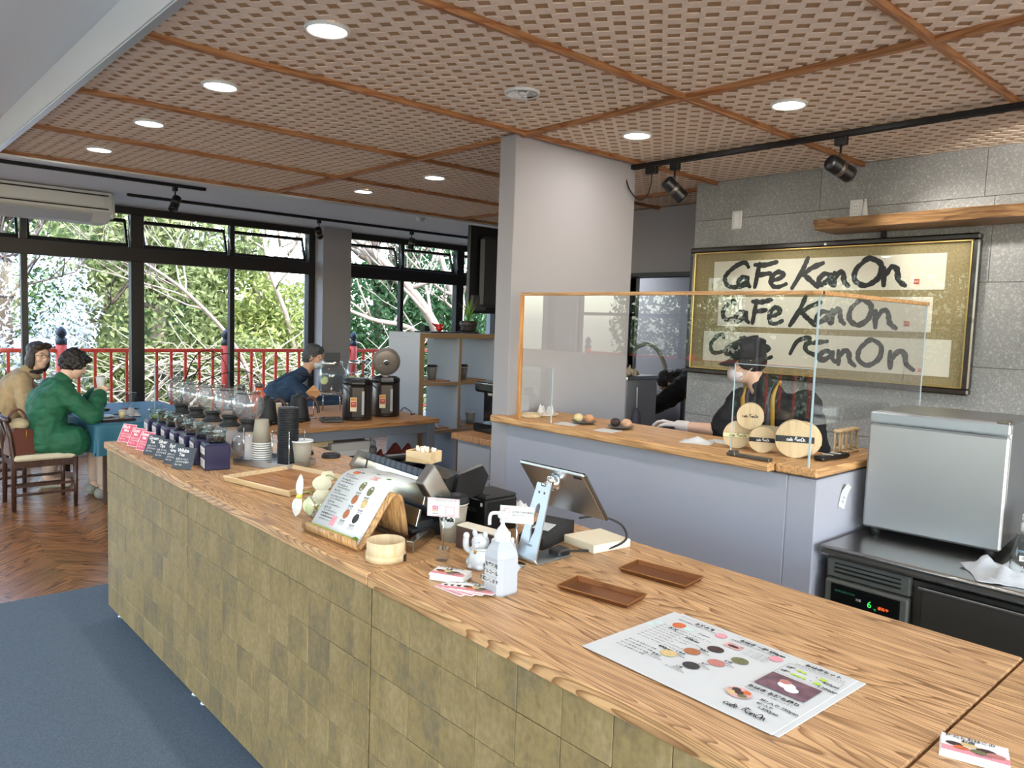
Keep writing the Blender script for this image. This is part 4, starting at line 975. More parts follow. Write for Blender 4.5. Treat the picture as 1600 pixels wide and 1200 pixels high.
# cats
M_cer=mat('white_ceramic','c6c8ca',.25,coat=.4)
def cat(loc,rz,s,label):
    t=thing('cat_figurine',label,'figurine',loc,rz,'white cat figurines'); t.scale=(s,s,s)
    b=MB().lathe([(0,0),(.03,0),(.034,.012),(.033,.03),(.027,.05),(.021,.058),(0,.06)],20).ball((0,0,.073),(.026,.025,.023),18,12)
    for sy in (-1,1):
        b.ball((-.004,sy*.016,.094),(.006,.008,.013),10,8,rot=(sy*-.3,0,0)); b.ball((-.024,sy*.014,.008),(.013,.011,.008),10,6); b.ball((.0,sy*.028,.014),(.022,.013,.014),12,8)
    b.ball((-.024,0,.067),(.008,.012,.008),10,8); b.tube(catmull([(-.01,.026,.045),(-.018,.034,.055),(-.022,.034,.075),(-.022,.033,.088)],4),[.009]*9+[.0085]*4,8).ball((-.022,.033,.09),(.01,.009,.01),10,8)
    b.build('body',M_cer,t)
    MB().tube([(.024*math.cos(a),.024*math.sin(a),.056) for a in [2*PI*k/20 for k in range(20)]],.003,6,closed=True).build('collar',M_wht,t)
    MB().ball((-.026,0,.05),.005,10,8).build('bell',mat('gold','b98a3a',.3,.9),t)
    f=MB()
    for sy in (-1,1): f.ball((-.0235,sy*.01,.078),(.002,.0035,.0012),8,5)
    f.ball((-.0315,0,.07),(.0015,.002,.0012),8,5); f.build('face_marks',mat('face_line','8d8f92',.6),t)
    MB().lathe([(0,-.001),(.007,-.001),(.007,.001),(0,.001)],14,M=T(-.018,-.031,.018,rx=PI/2+.3,rz=-.5)).build('coin',MATS['brown_card'],t)
cat((1.375,1.622,TZ),math.radians(18),1.02,'larger white ceramic beckoning cat nearest the pink bordered card')
cat((1.415,1.552,TZ),math.radians(18),.95,'white ceramic cat half hidden behind the sanitizer bottle')
# sanitizer
t=thing('sanitizer_bottle','translucent white pump bottle of hand sanitizer with three paper labels','bottle',(1.293,1.439,TZ),0)
M_hdpe=mat('hdpe','b6b9c0',.4,trans=.15); 
def rr(w,d,c): return [(-w+c,-d),(w-c,-d),(w,-d+c),(w,d-c),(w-c,d),(-w+c,d),(-w,d-c),(-w,-d+c)]
def loft(secs,name,m,par,smooth=False):
    V=[];n=len(secs[0][0]);F=[]
    for poly,z in secs: V+=[(x,y,z) for x,y in poly]
    for i in range(len(secs)-1): F+=[(i*n+k,i*n+(k+1)%n,(i+1)*n+(k+1)%n,(i+1)*n+k) for k in range(n)]
    F+=[tuple(range(n))[::-1],tuple((len(secs)-1)*n+k for k in range(n))]
    return MB().add(V,F,0,smooth).build(name,m,par)
loft([(rr(.032,.032,.010),0),(rr(.036,.036,.012),.006),(rr(.036,.036,.012),.098),(rr(.031,.031,.012),.118),(rr(.02,.02,.009),.136),(rr(.017,.017,.008),.14)],'bottle_body',M_hdpe,t)
MB().lathe([(.021,.136),(.0215,.138),(.0215,.157),(.019,.16),(0,.16),(0,.136)],24).build('cap',M_wht,t)
pp=MB().lathe([(.017,.158),(.014,.166),(.009,.172),(.007,.176),(.0055,.176),(.0055,.2),(0,.2),(0,.158)],20)
pp.lathe([(0,.196),(.012,.196),(.014,.2),(.014,.208),(.011,.213),(0,.213)],18)
pp.tube(catmull([(0,.0,.205),(-.01,.014,.207),(-.017,.026,.203),(-.019,.03,.19),(-.019,.03,.174)],5),.0048,8); pp.build('pump',M_wht,t)
lab=MB()
for k,(s,w,zz,xx) in enumerate((('お客様用',.034,.079,-.004),('アルコール',.042,.06,.0),('お願いします',.058,.038,.004))):
    lab.box((-.0366,xx,zz),(.0012,w,.0155)); lab.text(s,.0118,T(-.0374,xx,zz,rx=PI/2,rz=-PI/2),1,'CENTER',bold=.0003)
o=lab.build('label',[M_paper,M_ink],t); o.rotation_euler=(0,0,math.radians(0))
# tablet on stand
t=thing('tablet_stand','brushed aluminium tablet stand with a long slot','stand',(1.512,1.578,TZ),0)
hw0,hw1=.042,.029
mb=MB()
pz=[(0,.0),(.0,.012)]
def sl(u): return .012+.214*u
def half(u): return hw0+(hw1-hw0)*min(1,u*1.05)
rows=[0,.06,.12,.2,.3,.36,.42,.5,.6,.7,.74,.8,.9,1]
V=[];F=[]
def leanx(z): return .0+.075*((z-.01)/.24)
slotu=(.3,.72)
for side in (0,1):
    pass
tl=.005
def plate(x_off):
    out=[]
    for u in rows:
        z=sl(u); w=half(u); sw=.0085 if slotu[0]<u<slotu[1] else (.004 if u in slotu else 0.0)
        out.append([(leanx(z)+x_off,-w,z),(leanx(z)+x_off,-sw,z),(leanx(z)+x_off,sw,z),(leanx(z)+x_off,w,z)])
    return out
A_=plate(-tl/2);B_=plate(tl/2); idx={}
for nm,PL in (('a',A_),('b',B_)):
    for i,r_ in enumerate(PL):
        for k,p in enumerate(r_): idx[(nm,i,k)]=len(V); V.append(p)
for i in range(len(rows)-1):
    for nm in 'ab':
        F.append((idx[(nm,i,0)],idx[(nm,i,1)],idx[(nm,i+1,1)],idx[(nm,i+1,0)])); F.append((idx[(nm,i,2)],idx[(nm,i,3)],idx[(nm,i+1,3)],idx[(nm,i+1,2)]))
    for k in range(4): F.append((idx[('a',i,k)],idx[('a',i+1,k)],idx[('b',i+1,k)],idx[('b',i,k)]))
for i in (0,len(rows)-1): F.append((idx[('a',i,0)],idx[('a',i,3)],idx[('b',i,3)],idx[('b',i,0)]))
mb.add(V,F); mb.build('upright',M_alu,t)
MB().strip([(0,.016),(.002,.007),(.008,.003),(.02,.0026),(.15,.0026)],.088,.005,0,smooth=True).build('base_plate',M_alu,t)
MB().cyl((.066,0,.215),(.092,0,.232),.012,n=18).ball((.094,0,.233),.016,14,10).cyl((.096,0,.233),(.114,0,.222),.022,.026,20).build('ball_joint',M_chrome,t)
d=MB().box((leanx(.222)-.0033,0,.222),(.002,.018,.008)); d.text('STAND',.0095,T(leanx(.05)-.0034,0,.05,rx=PI/2,rz=-PI/2),0,'CENTER')
for sy in (-1,1): d.ball((leanx(.2)-.003,sy*.011,.2),(.002,.004,.004),8,6)
d.build('screws_and_mark',M_steeld,t)
t=thing('tablet','silver tablet seen from behind on the aluminium stand','tablet',(1.655,1.585,1.145),0)
L=T(0,0,0,ry=math.radians(-37)).copy()
L=T(.008,0,0,rz=math.radians(1),ry=math.radians(-37))
MB().box((0,0,0),(.009,.265,.19),.004,M=L).build('back_shell',M_alu,t)
MB().box((.0055,0,0),(.003,.262,.187),.001,M=L).build('screen',mat('screen_black','0b0c10',.08),t)
MB().box((-.003,-.105,.08),(.006,.034,.014),.003,M=L).build('camera_bump',M_blackm,t)
MB().box((.001,-.1345,0),(.012,.005,.185),.002,M=L).build('edge_frame',M_steeld,t)
t=thing('card_terminal','black payment terminal lying under the tablet','terminal',(1.72,1.70,TZ),math.radians(15))
MB().prism([(-.1,0),(.1,0),(.1,.055),(.06,.065),(-.1,.035)],-.045,.045,M=XZ(0,0)).build('body',M_blackm,t)
MB().box((-.02,0,.052),(.05,.06,.003),.001,ry=-.19).build('sticker',M_paper,t)
t=thing('cable','black cable looping on the counter behind the tablet stand','cable',(1.7,1.55,TZ))
MB().tube(catmull([(-.03,.03,.005),(.02,.0,.005),(.09,-.04,.006),(.16,-.06,.03),(.17,-.03,.07),(.1,.0,.1),(.06,.05,.09)],6),.0035,6).build('wire',M_blackm,t)
MB().box((-.055,.02,.012),(.05,.05,.022),.005).build('plug',M_black,t)
MB().tube(catmull([(1.66-1.7,1.66-1.55,.0),(-.045,.11,.06),(-.05,.10,.12),(-.055,.115,.17)],5),.0025,6).build('wire',M_blackm,t)
# crumpled tissue behind printer
def crumple(name,label,cat_,loc,s,seed,m=M_cloth,flatk=.35,rz=0):
    r_=random.Random(seed); import mathutils
    def f(u,v):
        x=(u-.5)*s[0]; y=(v-.5)*s[1]; nz=mathutils.noise.noise(Vector((x/s[0]*3.1+seed,y/s[1]*3.3,seed*.7))); n2=mathutils.noise.noise(Vector((x/s[0]*7+seed,y/s[1]*7,3.3)))
        e=1-max(abs(u-.5),abs(v-.5))*2
        return Vector((x+n2*s[0]*.06,y+nz*s[1]*.08,max(.0015,s[2]*(.3+.9*nz+.35*n2)*min(1,e*2.2+.25))))
    o=MB().grid(f,18,18).build(name,m); sol=o.modifiers.new('thickness','SOLIDIFY'); sol.thickness=.002; place(o,loc,rz); tag(o,label,cat_); return o
crumple('tissue','crumpled white tissue behind the black machine','tissue',(1.90,2.06,TZ+.001),(.09,.11,.05),3)
# water bottle at right edge
t=thing('water_glass','clear glass bottle cut by the right edge of the photo','glass',(1.735,.343,TZ))
MB().open_lathe([(.001,.004),(.03,.004),(.034,.012),(.035,.06),(.034,.12),(.026,.15),(.016,.17),(.016,.2)],24).build('glass_body',M_gls,t)
MB().lathe([(0,.006),(.031,.006),(.0325,.06),(0,.06)],20).build('water',M_gls,t)
# ------------------------------------------------------------------ bar ledge: boxes, plates, timers
LZ=1.135
def roundbox(loc,r,d,label,rz,band=None,roll=0):
    """round box standing on its rim, face towards local -x"""
    t=thing('bentwood_box',label,'box',(loc[0],loc[1],loc[2]),rz,'round bentwood boxes on the bar ledge')
    L=T(0,0,r,ry=PI/2)
    MB().lathe([(0,-d/2),(r,-d/2),(r,d/2),(0,d/2)],44,M=L).build('wall',M_hinz,t)
    MB().lathe([(r*.985,-d/2-.001),(r*1.012,-d/2-.001),(r*1.012,-d/2+d*.4),(r*.985,-d/2+d*.4)],44,M=L).build('lid_band',M_hinz,t)
    MB().box((-.0,-r*1.005,r*.8),(.016,.003,.022),.001).build('seal_sticker',MATS['gold'],t)
    TM=T(-d/2-.0022,0,r,rx=PI/2,rz=-PI/2)
    mb=MB()
    if band=='black':
        mb.box((-d/2-.0018,0,r),(.0008,2*r*.985,r*.34)); logo(mb,-r*.42,-r*.12,r*.95,r*.26,r*.03,TM@T(0,0,.0004),1); mb.build('paper_band',[mat('band_black','20242a',.6),M_chalk],t)
    elif band=='cream':
        mb.box((-d/2-.0018,0,r),(.0008,2*r*.985,r*.36))
        for zz in (-.18,.18): mb.box((-d/2-.0023,0,r+zz*r),(.0004,2*r*.98,r*.02),mat=1)
        logo(mb,-r*.55,-r*.13,r*1.3,r*.28,r*.03,TM@T(0,0,.0004),1); o=mb.build('paper_band',[mat('band_cream','e6dca8',.6),M_ink],t)
    else:
        logo(mb,-r*.6,-r*.12,r*1.2,r*.34,r*.034,TM,0); mb.build('brand_mark',M_ink,t)
    return t
bx=2.96; rzb=math.radians(29)
roundbox((bx+.008,1.790,LZ),.0565,.06,'round bentwood box with cream paper band, left of the lower row',rzb,'cream')
roundbox((bx-.002,1.662,LZ),.0545,.06,'round bentwood box with black band, middle of the lower row',rzb,'black')
roundbox((bx+.002,1.520,LZ),.076,.055,'largest round bentwood box with black band beside the glass edge',rzb,'black')
roundbox((bx+.065,1.515,LZ),.071,.05,'plain round bentwood box standing behind the largest one',rzb)
roundbox((bx+.003,1.727,LZ+.090),.0555,.06,'round bentwood box lying on top of the two smaller ones',rzb)
# hinoki lids and cloth at left
for (x,y,r,lab) in ((2.862,2.985,.052,'shallow round wooden lid at the left end of the ledge'),(2.985,2.985,.05,'shallow round wooden tray holding a folded cloth')):
    t=thing('wooden_lid',lab,'lid',(x,y,LZ)); MB().lathe([(0,0),(r,0),(r,.022),(r-.003,.022),(r-.003,.004),(0,.004)],36).build('hoop',M_hinz,t); MB().lathe([(r,.002),(r*1.03,.002),(r*1.03,.011),(r,.011)],36).build('band',M_hinz,t)
crumple('folded_cloth','crumpled white cloth in the shallow wooden tray','cloth',(2.985,2.985,LZ+.005),(.12,.10,.075),5,rz=.6)
M_ohagi=[mat('ohagi_kinako','cdb98a',.85,var=.12,vscale=200,bump=.5,bscale=160),mat('ohagi_walnut','b98a62',.85,var=.4,vscale=160,bump=.8,bscale=130),mat('ohagi_azuki','33201f',.6,var=.3,vscale=160,bump=.8,bscale=130),mat('ohagi_pink','c59a7c',.85,var=.4,vscale=160,bump=.8,bscale=130)]
M_plate=mat('grey_plate','5d5a57',.45)
for i,(x,y,lab) in enumerate(((2.925,2.655,'dark round plate with a pale and a walnut rice cake'),(2.955,2.432,'dark round plate with a dark and a pinkish rice cake'))):
    t=tag(MB().lathe([(0,0),(.04,0),(.064,.010),(.066,.013),(.062,.013),(.038,.005),(0,.005)],32).build('plate',M_plate),lab,'plate','plates of rice cakes'); t.location=(x,y,LZ+.003)
    for k in range(2):
        dx,dy=(-.012,.026) if k==0 else (.012,-.026)
        o=MB().ball((0,0,.022),(.029,.025,.022),20,14).build('rice_cake',M_ohagi[2*i+k]); place(o,(x+dx,y+dy,LZ+.0082),.3+k)
        tag(o,['pale yellow rice cake at left on the left plate','crumbed brown rice cake at right on the left plate','dark bean paste rice cake at left on the right plate','pinkish crumbed rice cake at right on the right plate'][2*i+k],'rice cake')
for x,y,rz,lab in ((2.84,2.69,.3,'white paper napkin under the left plate'),(2.84,2.42,.2,'white paper napkin in front of the right plate')):
    o=MB().box((0,0,.001),(.1,.11,.002)).build('paper_napkin',M_paper); place(o,(x,y,LZ),rz); tag(o,lab,'napkin','flat napkins at the plates')
def nap(u,v):
    return Vector(((u-.5)*.13,(v-.5)*.14,.002+.028*max(0,1-abs(u-.55)*3)*max(0,1-abs(v-.5)*2.2)))
o=MB().grid(nap,12,12).build('paper_napkin',M_paper); o.modifiers.new('thickness','SOLIDIFY').thickness=.001; place(o,(2.93,1.965,LZ),.4); tag(o,'peaked folded napkin on the ledge before the barista','napkin')
o=MB().box((0,0,.001),(.1,.16,.002)).build('paper_napkin',M_paper); place(o,(3.04,1.89,LZ),.1); tag(o,'flat napkin left of the round boxes','napkin')
t=thing('black_case','slim black case with white stripes at the ledge corner','case',(3.06,1.405,LZ),math.radians(-4))
MB().box((0,0,.010),(.21,.045,.02),.006).build('body',M_black,t)
for x in (-.03,.03): MB().box((x,.002,.0205),(.012,.044,.002),.0008).build('stripe',M_wht,t)
# sand timers
for k in range(4):
    t=thing('sand_timer',f'small wooden sand timer with four posts, {["front left","second from the left","third from the left","rear right"][k]} of four','timer',(3.20+.05*k,1.446,LZ),.2+.2*k,'wooden sand timers')
    for z in (.006,.099): MB().lathe([(0,z-.006),(.02,z-.006),(.022,z-.003),(.022,z+.003),(.02,z+.006),(0,z+.006)],20).build('cap_disc',M_hin,t)
    for a in (0,1,2,3): MB().lathe([(.0032,.012),(.0042,.03),(.0036,.05),(.0042,.075),(.0032,.093)],8,M=T(.0155*math.cos(a*PI/2+.6),.0155*math.sin(a*PI/2+.6),0)).build('post',M_hin,t)
    MB().open_lathe([(.003,.014),(.0105,.02),(.011,.035),(.003,.052),(.0015,.0525),(.003,.053),(.011,.07),(.0105,.085),(.003,.091)],14).build('glass_bulb',M_gls,t)
    MB().lathe([(0,.016),(.0095,.02),(.0098,.03),(0,.034)],12).build('sand',mat('sand','d8c8b0',.8),t)
# note on wall end
def note(u,v): 
    return Vector(((u-.5)*.06,-.001-.018*max(0,v-.55)**1.5*3*(1-u*.5),(v-.5)*.095))
mb=MB().grid(note,6,10); 
for k in range(3): mb.text(['メモ','14:00','3 個'][k],.012,T(-.014,-.0016,.012-.018*k,rx=PI/2),1,'LEFT')
o=mb.build('paper_note',[M_paper,M_ink]); o.location=(3.02,1.328,1.0); o.rotation_euler=(0,.38,0); tag(o,'white paper note curling off the end of the low wall','note')

# ------------------------------------------------------------------ stainless counter, fridge
t=thing('fridge_counter','stainless undercounter refrigerator with digital display','refrigerator',(3.12,.6,0))
G=lambda x,y,z:(x-3.12,y-.6,z)
tp=MB().box(G(3.12,.50,.83),(.66,1.62,.04),.012).box(G(3.44,.50,.87),(.02,1.62,.06),.004)
tp.build('worktop',M_steel,t)
MB().box(G(3.14,.50,.43),(.58,1.60,.72),.004).build('carcass',M_steeld,t)
MB().tube([G(2.792,1.30,.842),G(2.792,-.3,.842)],.008,10).build('front_lip',M_steel,t)
M_ctl=mat('control_grey','55564f',.5)
MB().box(G(2.835,1.135,.765),(.03,.30,.075),.006,ry=-.12).build('vent_panel',M_ctl,t)
for k in range(3): MB().box(G(2.8195,1.135,.785-.016*k),(.006,.24,.006),.001).build('vent_slot',M_black,t)
MB().box(G(2.832,1.135,.63),(.034,.30,.185),.006,ry=-.05).build('control_panel',M_ctl,t)
MB().box(G(2.8135,1.135,.668),(.006,.25,.085),.002,ry=-.05).build('display',mat('display_black','050708',.15),t)
M_led=mat('led_green','35e05a',.5,emit=.7); M_ledo=mat('led_orange','ff6a2a',.5,emit=.8)
mb=MB(); TM=lambda y,z:T(2.8088-3.12,y-.6,z+.04,rx=PI/2,rz=-PI/2)
mb.text('6',.034,TM(1.115,.625),0,'CENTER',bold=.0002); mb.build('display_digit',[M_led],t); mb=MB(); mb.text('運転中',.013,TM(1.085,.622),1,'LEFT'); mb.text('REFRIGERATOR',.011,TM(1.245,.645),2,'LEFT'); mb.text('冷蔵',.010,TM(1.155,.63),3,'CENTER'); mb.text('°C',.009,TM(1.10,.612),0,'LEFT')
mb.build('display_text',[M_led,M_ledo,mat('dim_green','2a7a55',.5),M_chalk],t)
MB().box(G(2.83,.55,.46),(.03,.79,.62),.004).build('door',M_steeld,t)
MB().box(G(2.812,.56,.775),(.02,.79,.012),.003).build('door_edge',M_steel,t)
MB().box(G(2.795,.30,.66),(.05,.16,.03),.006).build('door_handle',mat('handle_grey','5b6268',.4,.6),t)
t=thing('mini_fridge','small silver refrigerator standing on the stainless counter','refrigerator',(3.11,1.04,.851),math.radians(4.7))
M_silver=mat('silver_door','b9bbbc',.38,.85)
for sx,sy in ((.04,.2),(.04,-.2),(.4,.2),(.4,-.2)): MB().lathe([(0,0),(.018,0),(.018,.03),(0,.03)],12,M=T(sx,sy,0)).build('foot',M_blackm,t)
MB().box((.245,0,.262),(.41,.474,.466),.008).build('cabinet',mat('silver_cabinet','8f9192',.38,.8),t)
MB().box((.017,0,.238),(.034,.478,.418),.008).build('door',M_silver,t)
MB().box((.018,0,.472),(.036,.478,.042),.006).build('top_trim',mat('silver_trim','aeb4ba',.35,.8),t)
MB().box((.041,0,.25),(.008,.465,.43)).build('door_gasket',M_wht,t)
MB().box((.03,-.215,.497),(.05,.04,.012),.003).build('hinge',M_steeld,t)
crumple('dish_cloth','white cloth with blue stripe crumpled on the stainless counter','cloth',(2.92,.735,.852),(.2,.2,.055),9,mat('striped_cloth','b5b8ba',.9,bump=.5,bscale=200),rz=.5)
t=thing('spray_bottle','clear spray bottle with white nozzle at the right edge','bottle',(2.99,.695,.851),.5)
MB().open_lathe([(.001,.002),(.04,.002),(.042,.01),(.038,.07),(.024,.13),(.014,.15),(.013,.16)],22).build('bottle_body',M_gls,t)
MB().lathe([(0,.004),(.039,.004),(.038,.05),(0,.05)],20).build('liquid',M_gls,t)
MB().lathe([(0,.155),(.016,.155),(.016,.18),(.011,.185),(0,.185)],18).box((-.015,0,.2),(.07,.022,.03),.006).box((-.03,0,.18),(.008,.014,.05),.002,ry=.4).build('spray_head',M_wht,t)
mb=MB().box((-.036,0,.07),(.0015,.046,.018),.0,ry=.13); mb.text('消毒液',.012,T(-.038,0,.07,rx=PI/2,rz=-PI/2),1,'CENTER'); mb.build('label',[M_paper,M_ink],t)
t=thing('cardboard_box','cardboard box edge at the far right behind the spray bottle','box',(3.21,.60,.851)); MB().box((0,0,.1),(.2,.2,.2),.002).build('box_body',mat('cardboard','a67f56',.8,var=.05),t); MB().box((-.101,0,.1),(.002,.05,.2)).build('tape',mat('tape','c2a070',.4),t)

# ------------------------------------------------------------------ framed calligraphy and wall shelf
t=thing('framed_calligraphy','large dark framed picture of three brushed cafe name strips','picture',(4.615,2.29,1.335))
fy0,fy1,fz0,fz1=1.385,3.205,1.335,2.205
M_lac=mat('lacquer_black','1f1815',.25,coat=.4)
Q=lambda x,y,z:(x-4.615,y-2.29,z-1.335)
for (y0,y1,z0,z1) in ((fy0,fy1,fz0,fz0+.035),(fy0,fy1,fz1-.035,fz1)): MB().box(Q(4.595,(y0+y1)/2,(z0+z1)/2),(.06,y1-y0,z1-z0),.008).build('frame_bar',M_lac,t)
for (y0,y1) in ((fy0,fy0+.035),(fy1-.035,fy1)): MB().box(Q(4.596,(y0+y1)/2,(fz0+fz1)/2),(.058,y1-y0,fz1-fz0-.06),.008).build('frame_bar',M_lac,t)
g=MB(); 
for (y0,y1,z0,z1) in ((fy0+.033,fy1-.033,fz0+.033,fz0+.043),(fy0+.033,fy1-.033,fz1-.043,fz1-.033),(fy0+.033,fy0+.043,fz0+.035,fz1-.035),(fy1-.043,fy1-.033,fz0+.035,fz1-.035)): g.box(Q(4.585,(y0+y1)/2,(z0+z1)/2),(.02,y1-y0,z1-z0),.002)
g.build('gold_fillet',mat('gilt','bda265',.3,.8),t)
M_broc=mat('brocade','948560',.8,var=.25,vscale=95)
MB().box(Q(4.602,2.295,1.77),(.012,1.76,.81)).build('mount_cloth',M_broc,t)
M_strip=mat('calligraphy_paper','d9d4c4',.75); M_sumi=mat('sumi_ink','17181a',.5); M_seal=mat('seal_red','b8503f',.7)
CAL=[[(.045,.185,.1,.98,'C'),(.125,.19,.12,.55,'a'),(.205,.315,.1,.95,'F'),(.28,.365,.1,.65,'e'),(.39,.525,.05,1.0,'K'),(.505,.575,.12,.6,'a'),(.57,.64,.1,.62,'n'),(.65,.775,.1,.95,'O'),(.765,.86,.08,.75,'n')],
 [(.02,.1,.2,.9,'C'),(.095,.175,.12,.6,'a'),(.185,.29,.1,.95,'F'),(.27,.35,.1,.72,'e'),(.385,.53,.05,1.0,'K'),(.51,.585,.15,.65,'a'),(.58,.645,.15,.7,'n'),(.655,.765,.12,.95,'O'),(.765,.865,.05,.7,'n')],
 [(.03,.105,.25,.95,'C'),(.11,.175,.2,.65,'a'),(.18,.26,.15,.9,'F'),(.25,.33,.15,.65,'e'),(.385,.56,.22,.92,'k'),(.525,.6,.2,.62,'a'),(.6,.675,.12,.65,'n'),(.675,.775,.15,.95,'O'),(.79,.885,.1,.72,'n')]]
for k,(y0,y1,z0,z1) in enumerate(((1.548,3.018,1.906,2.107),(1.602,2.970,1.669,1.866),(1.492,3.073,1.426,1.631))):
    st=MB().box(Q(4.594,(y0+y1)/2,(z0+z1)/2),(.004,y1-y0,z1-z0)).build('paper_strip',M_strip,t)
    w=y1-y0;h=z1-z0
    TM=T(4.5915-4.615,y1-2.29,z0-1.335,rx=PI/2,rz=-PI/2)
    mb=MB(); logo(mb,0,0,w,h,h*(.165 if k<2 else .15),TM,0,CAL[k],jit=.2)
    mb.v=[(x-1.0e-6*i,y,z) for i,(x,y,z) in enumerate(mb.v)]
    mb.build('brush_lettering',M_sumi,st)
    sx=(.90,.905,.905)[k]*w; ss=.03 if k<2 else .018; sz=.02+(.01 if k<2 else 0)
    mb=MB().box((sx,sz+ss/2,.0005),(ss,ss,.0006),M=TM); mb.text('観音',ss*.42,TM@T(sx,sz+ss/2,.0012),1,'CENTER'); mb.build('seal',[M_seal,M_strip],st)
MB().box(Q(4.583,2.295,1.77),(.003,1.75,.80)).build('glazing',glass('picture_glass',(.98,.985,.98),1.5,.9),t)
t=thing('wall_shelf','live edge wooden shelf on the concrete panel wall','shelf',(4.47,.8,2.258))
def se(y,zt): return 4.33+.018*math.sin(y*3.1)+.01*math.sin(y*8.3)-4.47
V=[];F=[]; ys=[2.2-.14*k for k in range(24)]
for y in ys: V+=[(se(y,0)+.02*max(0,y-2.0),y-.8,.045),(se(y,0)+.03+.02*max(0,y-2.0),y-.8,-.012),(.158,y-.8,-.012),(.158,y-.8,.045)]
for i in range(len(ys)-1):
    for k in range(4): F.append((4*i+k,4*i+(k+1)%4,4*i+4+(k+1)%4,4*i+4+k))
F+=[(0,1,2,3),tuple(4*(len(ys)-1)+k for k in range(4))[::-1]]
MB().add(V,F).build('board',M_slab,t)
for y in (1.9,.4,-.7): MB().box((.135,y-.8,-.03),(.04,.02,.04),.002).build('bracket',M_blackm,t)
def plate_(name,label,y,z,kind):
    t=thing(name,label,'switch' if kind=='s' else 'outlet',(4.626,y,z))
    MB().box((0,0,0),(.008,.075,.122),.004).build('cover_plate',M_wht,t)
    if kind=='s': MB().box((-.005,0,0),(.006,.03,.09),.002).build('rocker',mat('rocker','e2e2de',.4),t)
    else:
        for zz in (.022,-.022): 
            MB().box((-.0045,0,zz),(.003,.032,.03),.001).build('socket',mat('rocker','e2e2de',.4),t)
            for yy in (-.006,.006): MB().box((-.0065,yy,zz),(.001,.0025,.009)).build('slot',M_black,t)
plate_('light_switch','white wall switch above the framed calligraphy',2.885,2.385,'s'); plate_('wall_outlet','white double outlet just above the wooden wall shelf',2.082,2.385,'o')
t=thing('paper_ornament','small folded white paper ornament beside the outlet on the wall shelf','ornament',(4.56,2.00,2.303))
MB().lathe([(.0,0),(.02,0),(.022,.03),(.012,.09),(.008,.12),(0,.12)],12).build('folded_paper',M_paper,t); MB().lathe([(0,.118),(.006,.118),(.007,.13),(0,.134)],10).build('tip',M_wht,t)

# ------------------------------------------------------------------ kitchen behind
t=thing('kitchen_cabinet','grey kitchen cabinet seen through the doorway','cabinet',(5.02,4.2,0))
M_kg=mat('kitchen_grey','8e8d90',.5)
MB().box((0,0,.61),(.4,.55,1.2),.006).build('body',M_kg,t); MB().box((-.203,.03,.55),(.008,.44,1.0),.003).build('door',mat('door_bluegrey','8a93a5',.5),t); MB().box((0,0,1.225),(.42,.57,.03),.004).build('top',M_steel,t)
t=thing('duster','grey duster brush hanging on the side of the kitchen cabinet','brush',(4.93,3.905,1.15))
MB().cyl((0,0,0),(0,-.005,-.18),.006,n=8).build('handle',M_wht,t); MB().lathe([(0,-.4),(.03,-.39),(.045,-.32),(.035,-.22),(.012,-.17),(0,-.17)],14).build('bristles',mat('duster_grey','6a6472',.95,bump=1,bscale=90),t)
t=thing('glass_jar','clear jar of beige snacks on the kitchen cabinet','jar',(4.93,4.08,1.24)); MB().lathe([(0,0),(.05,0),(.05,.13),(.045,.13),(.045,.01),(0,.01)],20).build('jar_body',M_gls,t); q=MB()
for k in range(24): q.ball((rnd.uniform(-.028,.028),rnd.uniform(-.028,.028),.018+.08*rnd.random()),.013,6,5)
q=q.build('snacks',mat('snack','c4a77c',.7),t); q['kind']='stuff'
crumple('paper_bag','crumpled pale bag on the kitchen cabinet edge','bag',(4.9,3.97,1.241),(.13,.12,.09),12,mat('bag_pale','b9a890',.8))
cup_parts('paper_cup','white cup standing at the back of the kitchen cabinet','cup',(5.05,4.3,1.24),0,None,M_wht)
t=thing('kitchen_bench','steel kitchen bench beyond the doorway','bench',(7.4,4.4,0)); MB().box((0,0,.87),(.7,2.2,.05),.006).build('worktop',M_steel,t)
for sx in (-.3,.3):
    for sy in (-1,1): MB().box((sx,sy,.425),(.04,.04,.85),.004).build('leg',M_steeld,t)
t=thing('kitchen_pipe','pale curved hose above the kitchen cabinet','hose',(5.6,4.5,1.2)); MB().tube(catmull([(0,.1,.05),(.05,.0,.25),(.1,-.15,.27),(.15,-.25,.1),(.2,-.28,-.2)],6),.02,10).build('hose_body',mat('hose_grey','9a9a8c',.5),t)
ld=bpy.data.lights.new('lamp','AREA'); ld.size=.6; ld.energy=28; ld.color=(.85,.93,1)
t=thing('kitchen_fill_light','unseen ceiling lamp added to light the kitchen','ceiling light',(6.8,4.8,2.62)); MB().box((0,0,0),(.7,.7,.06),.01).build('lamp_housing',M_wht,t); lo=bpy.data.objects.new('lamp',ld); COL.objects.link(lo); lo.parent=t; lo.location=(0,0,-.04)  # unseen lamp, added to brighten the view through the doorway

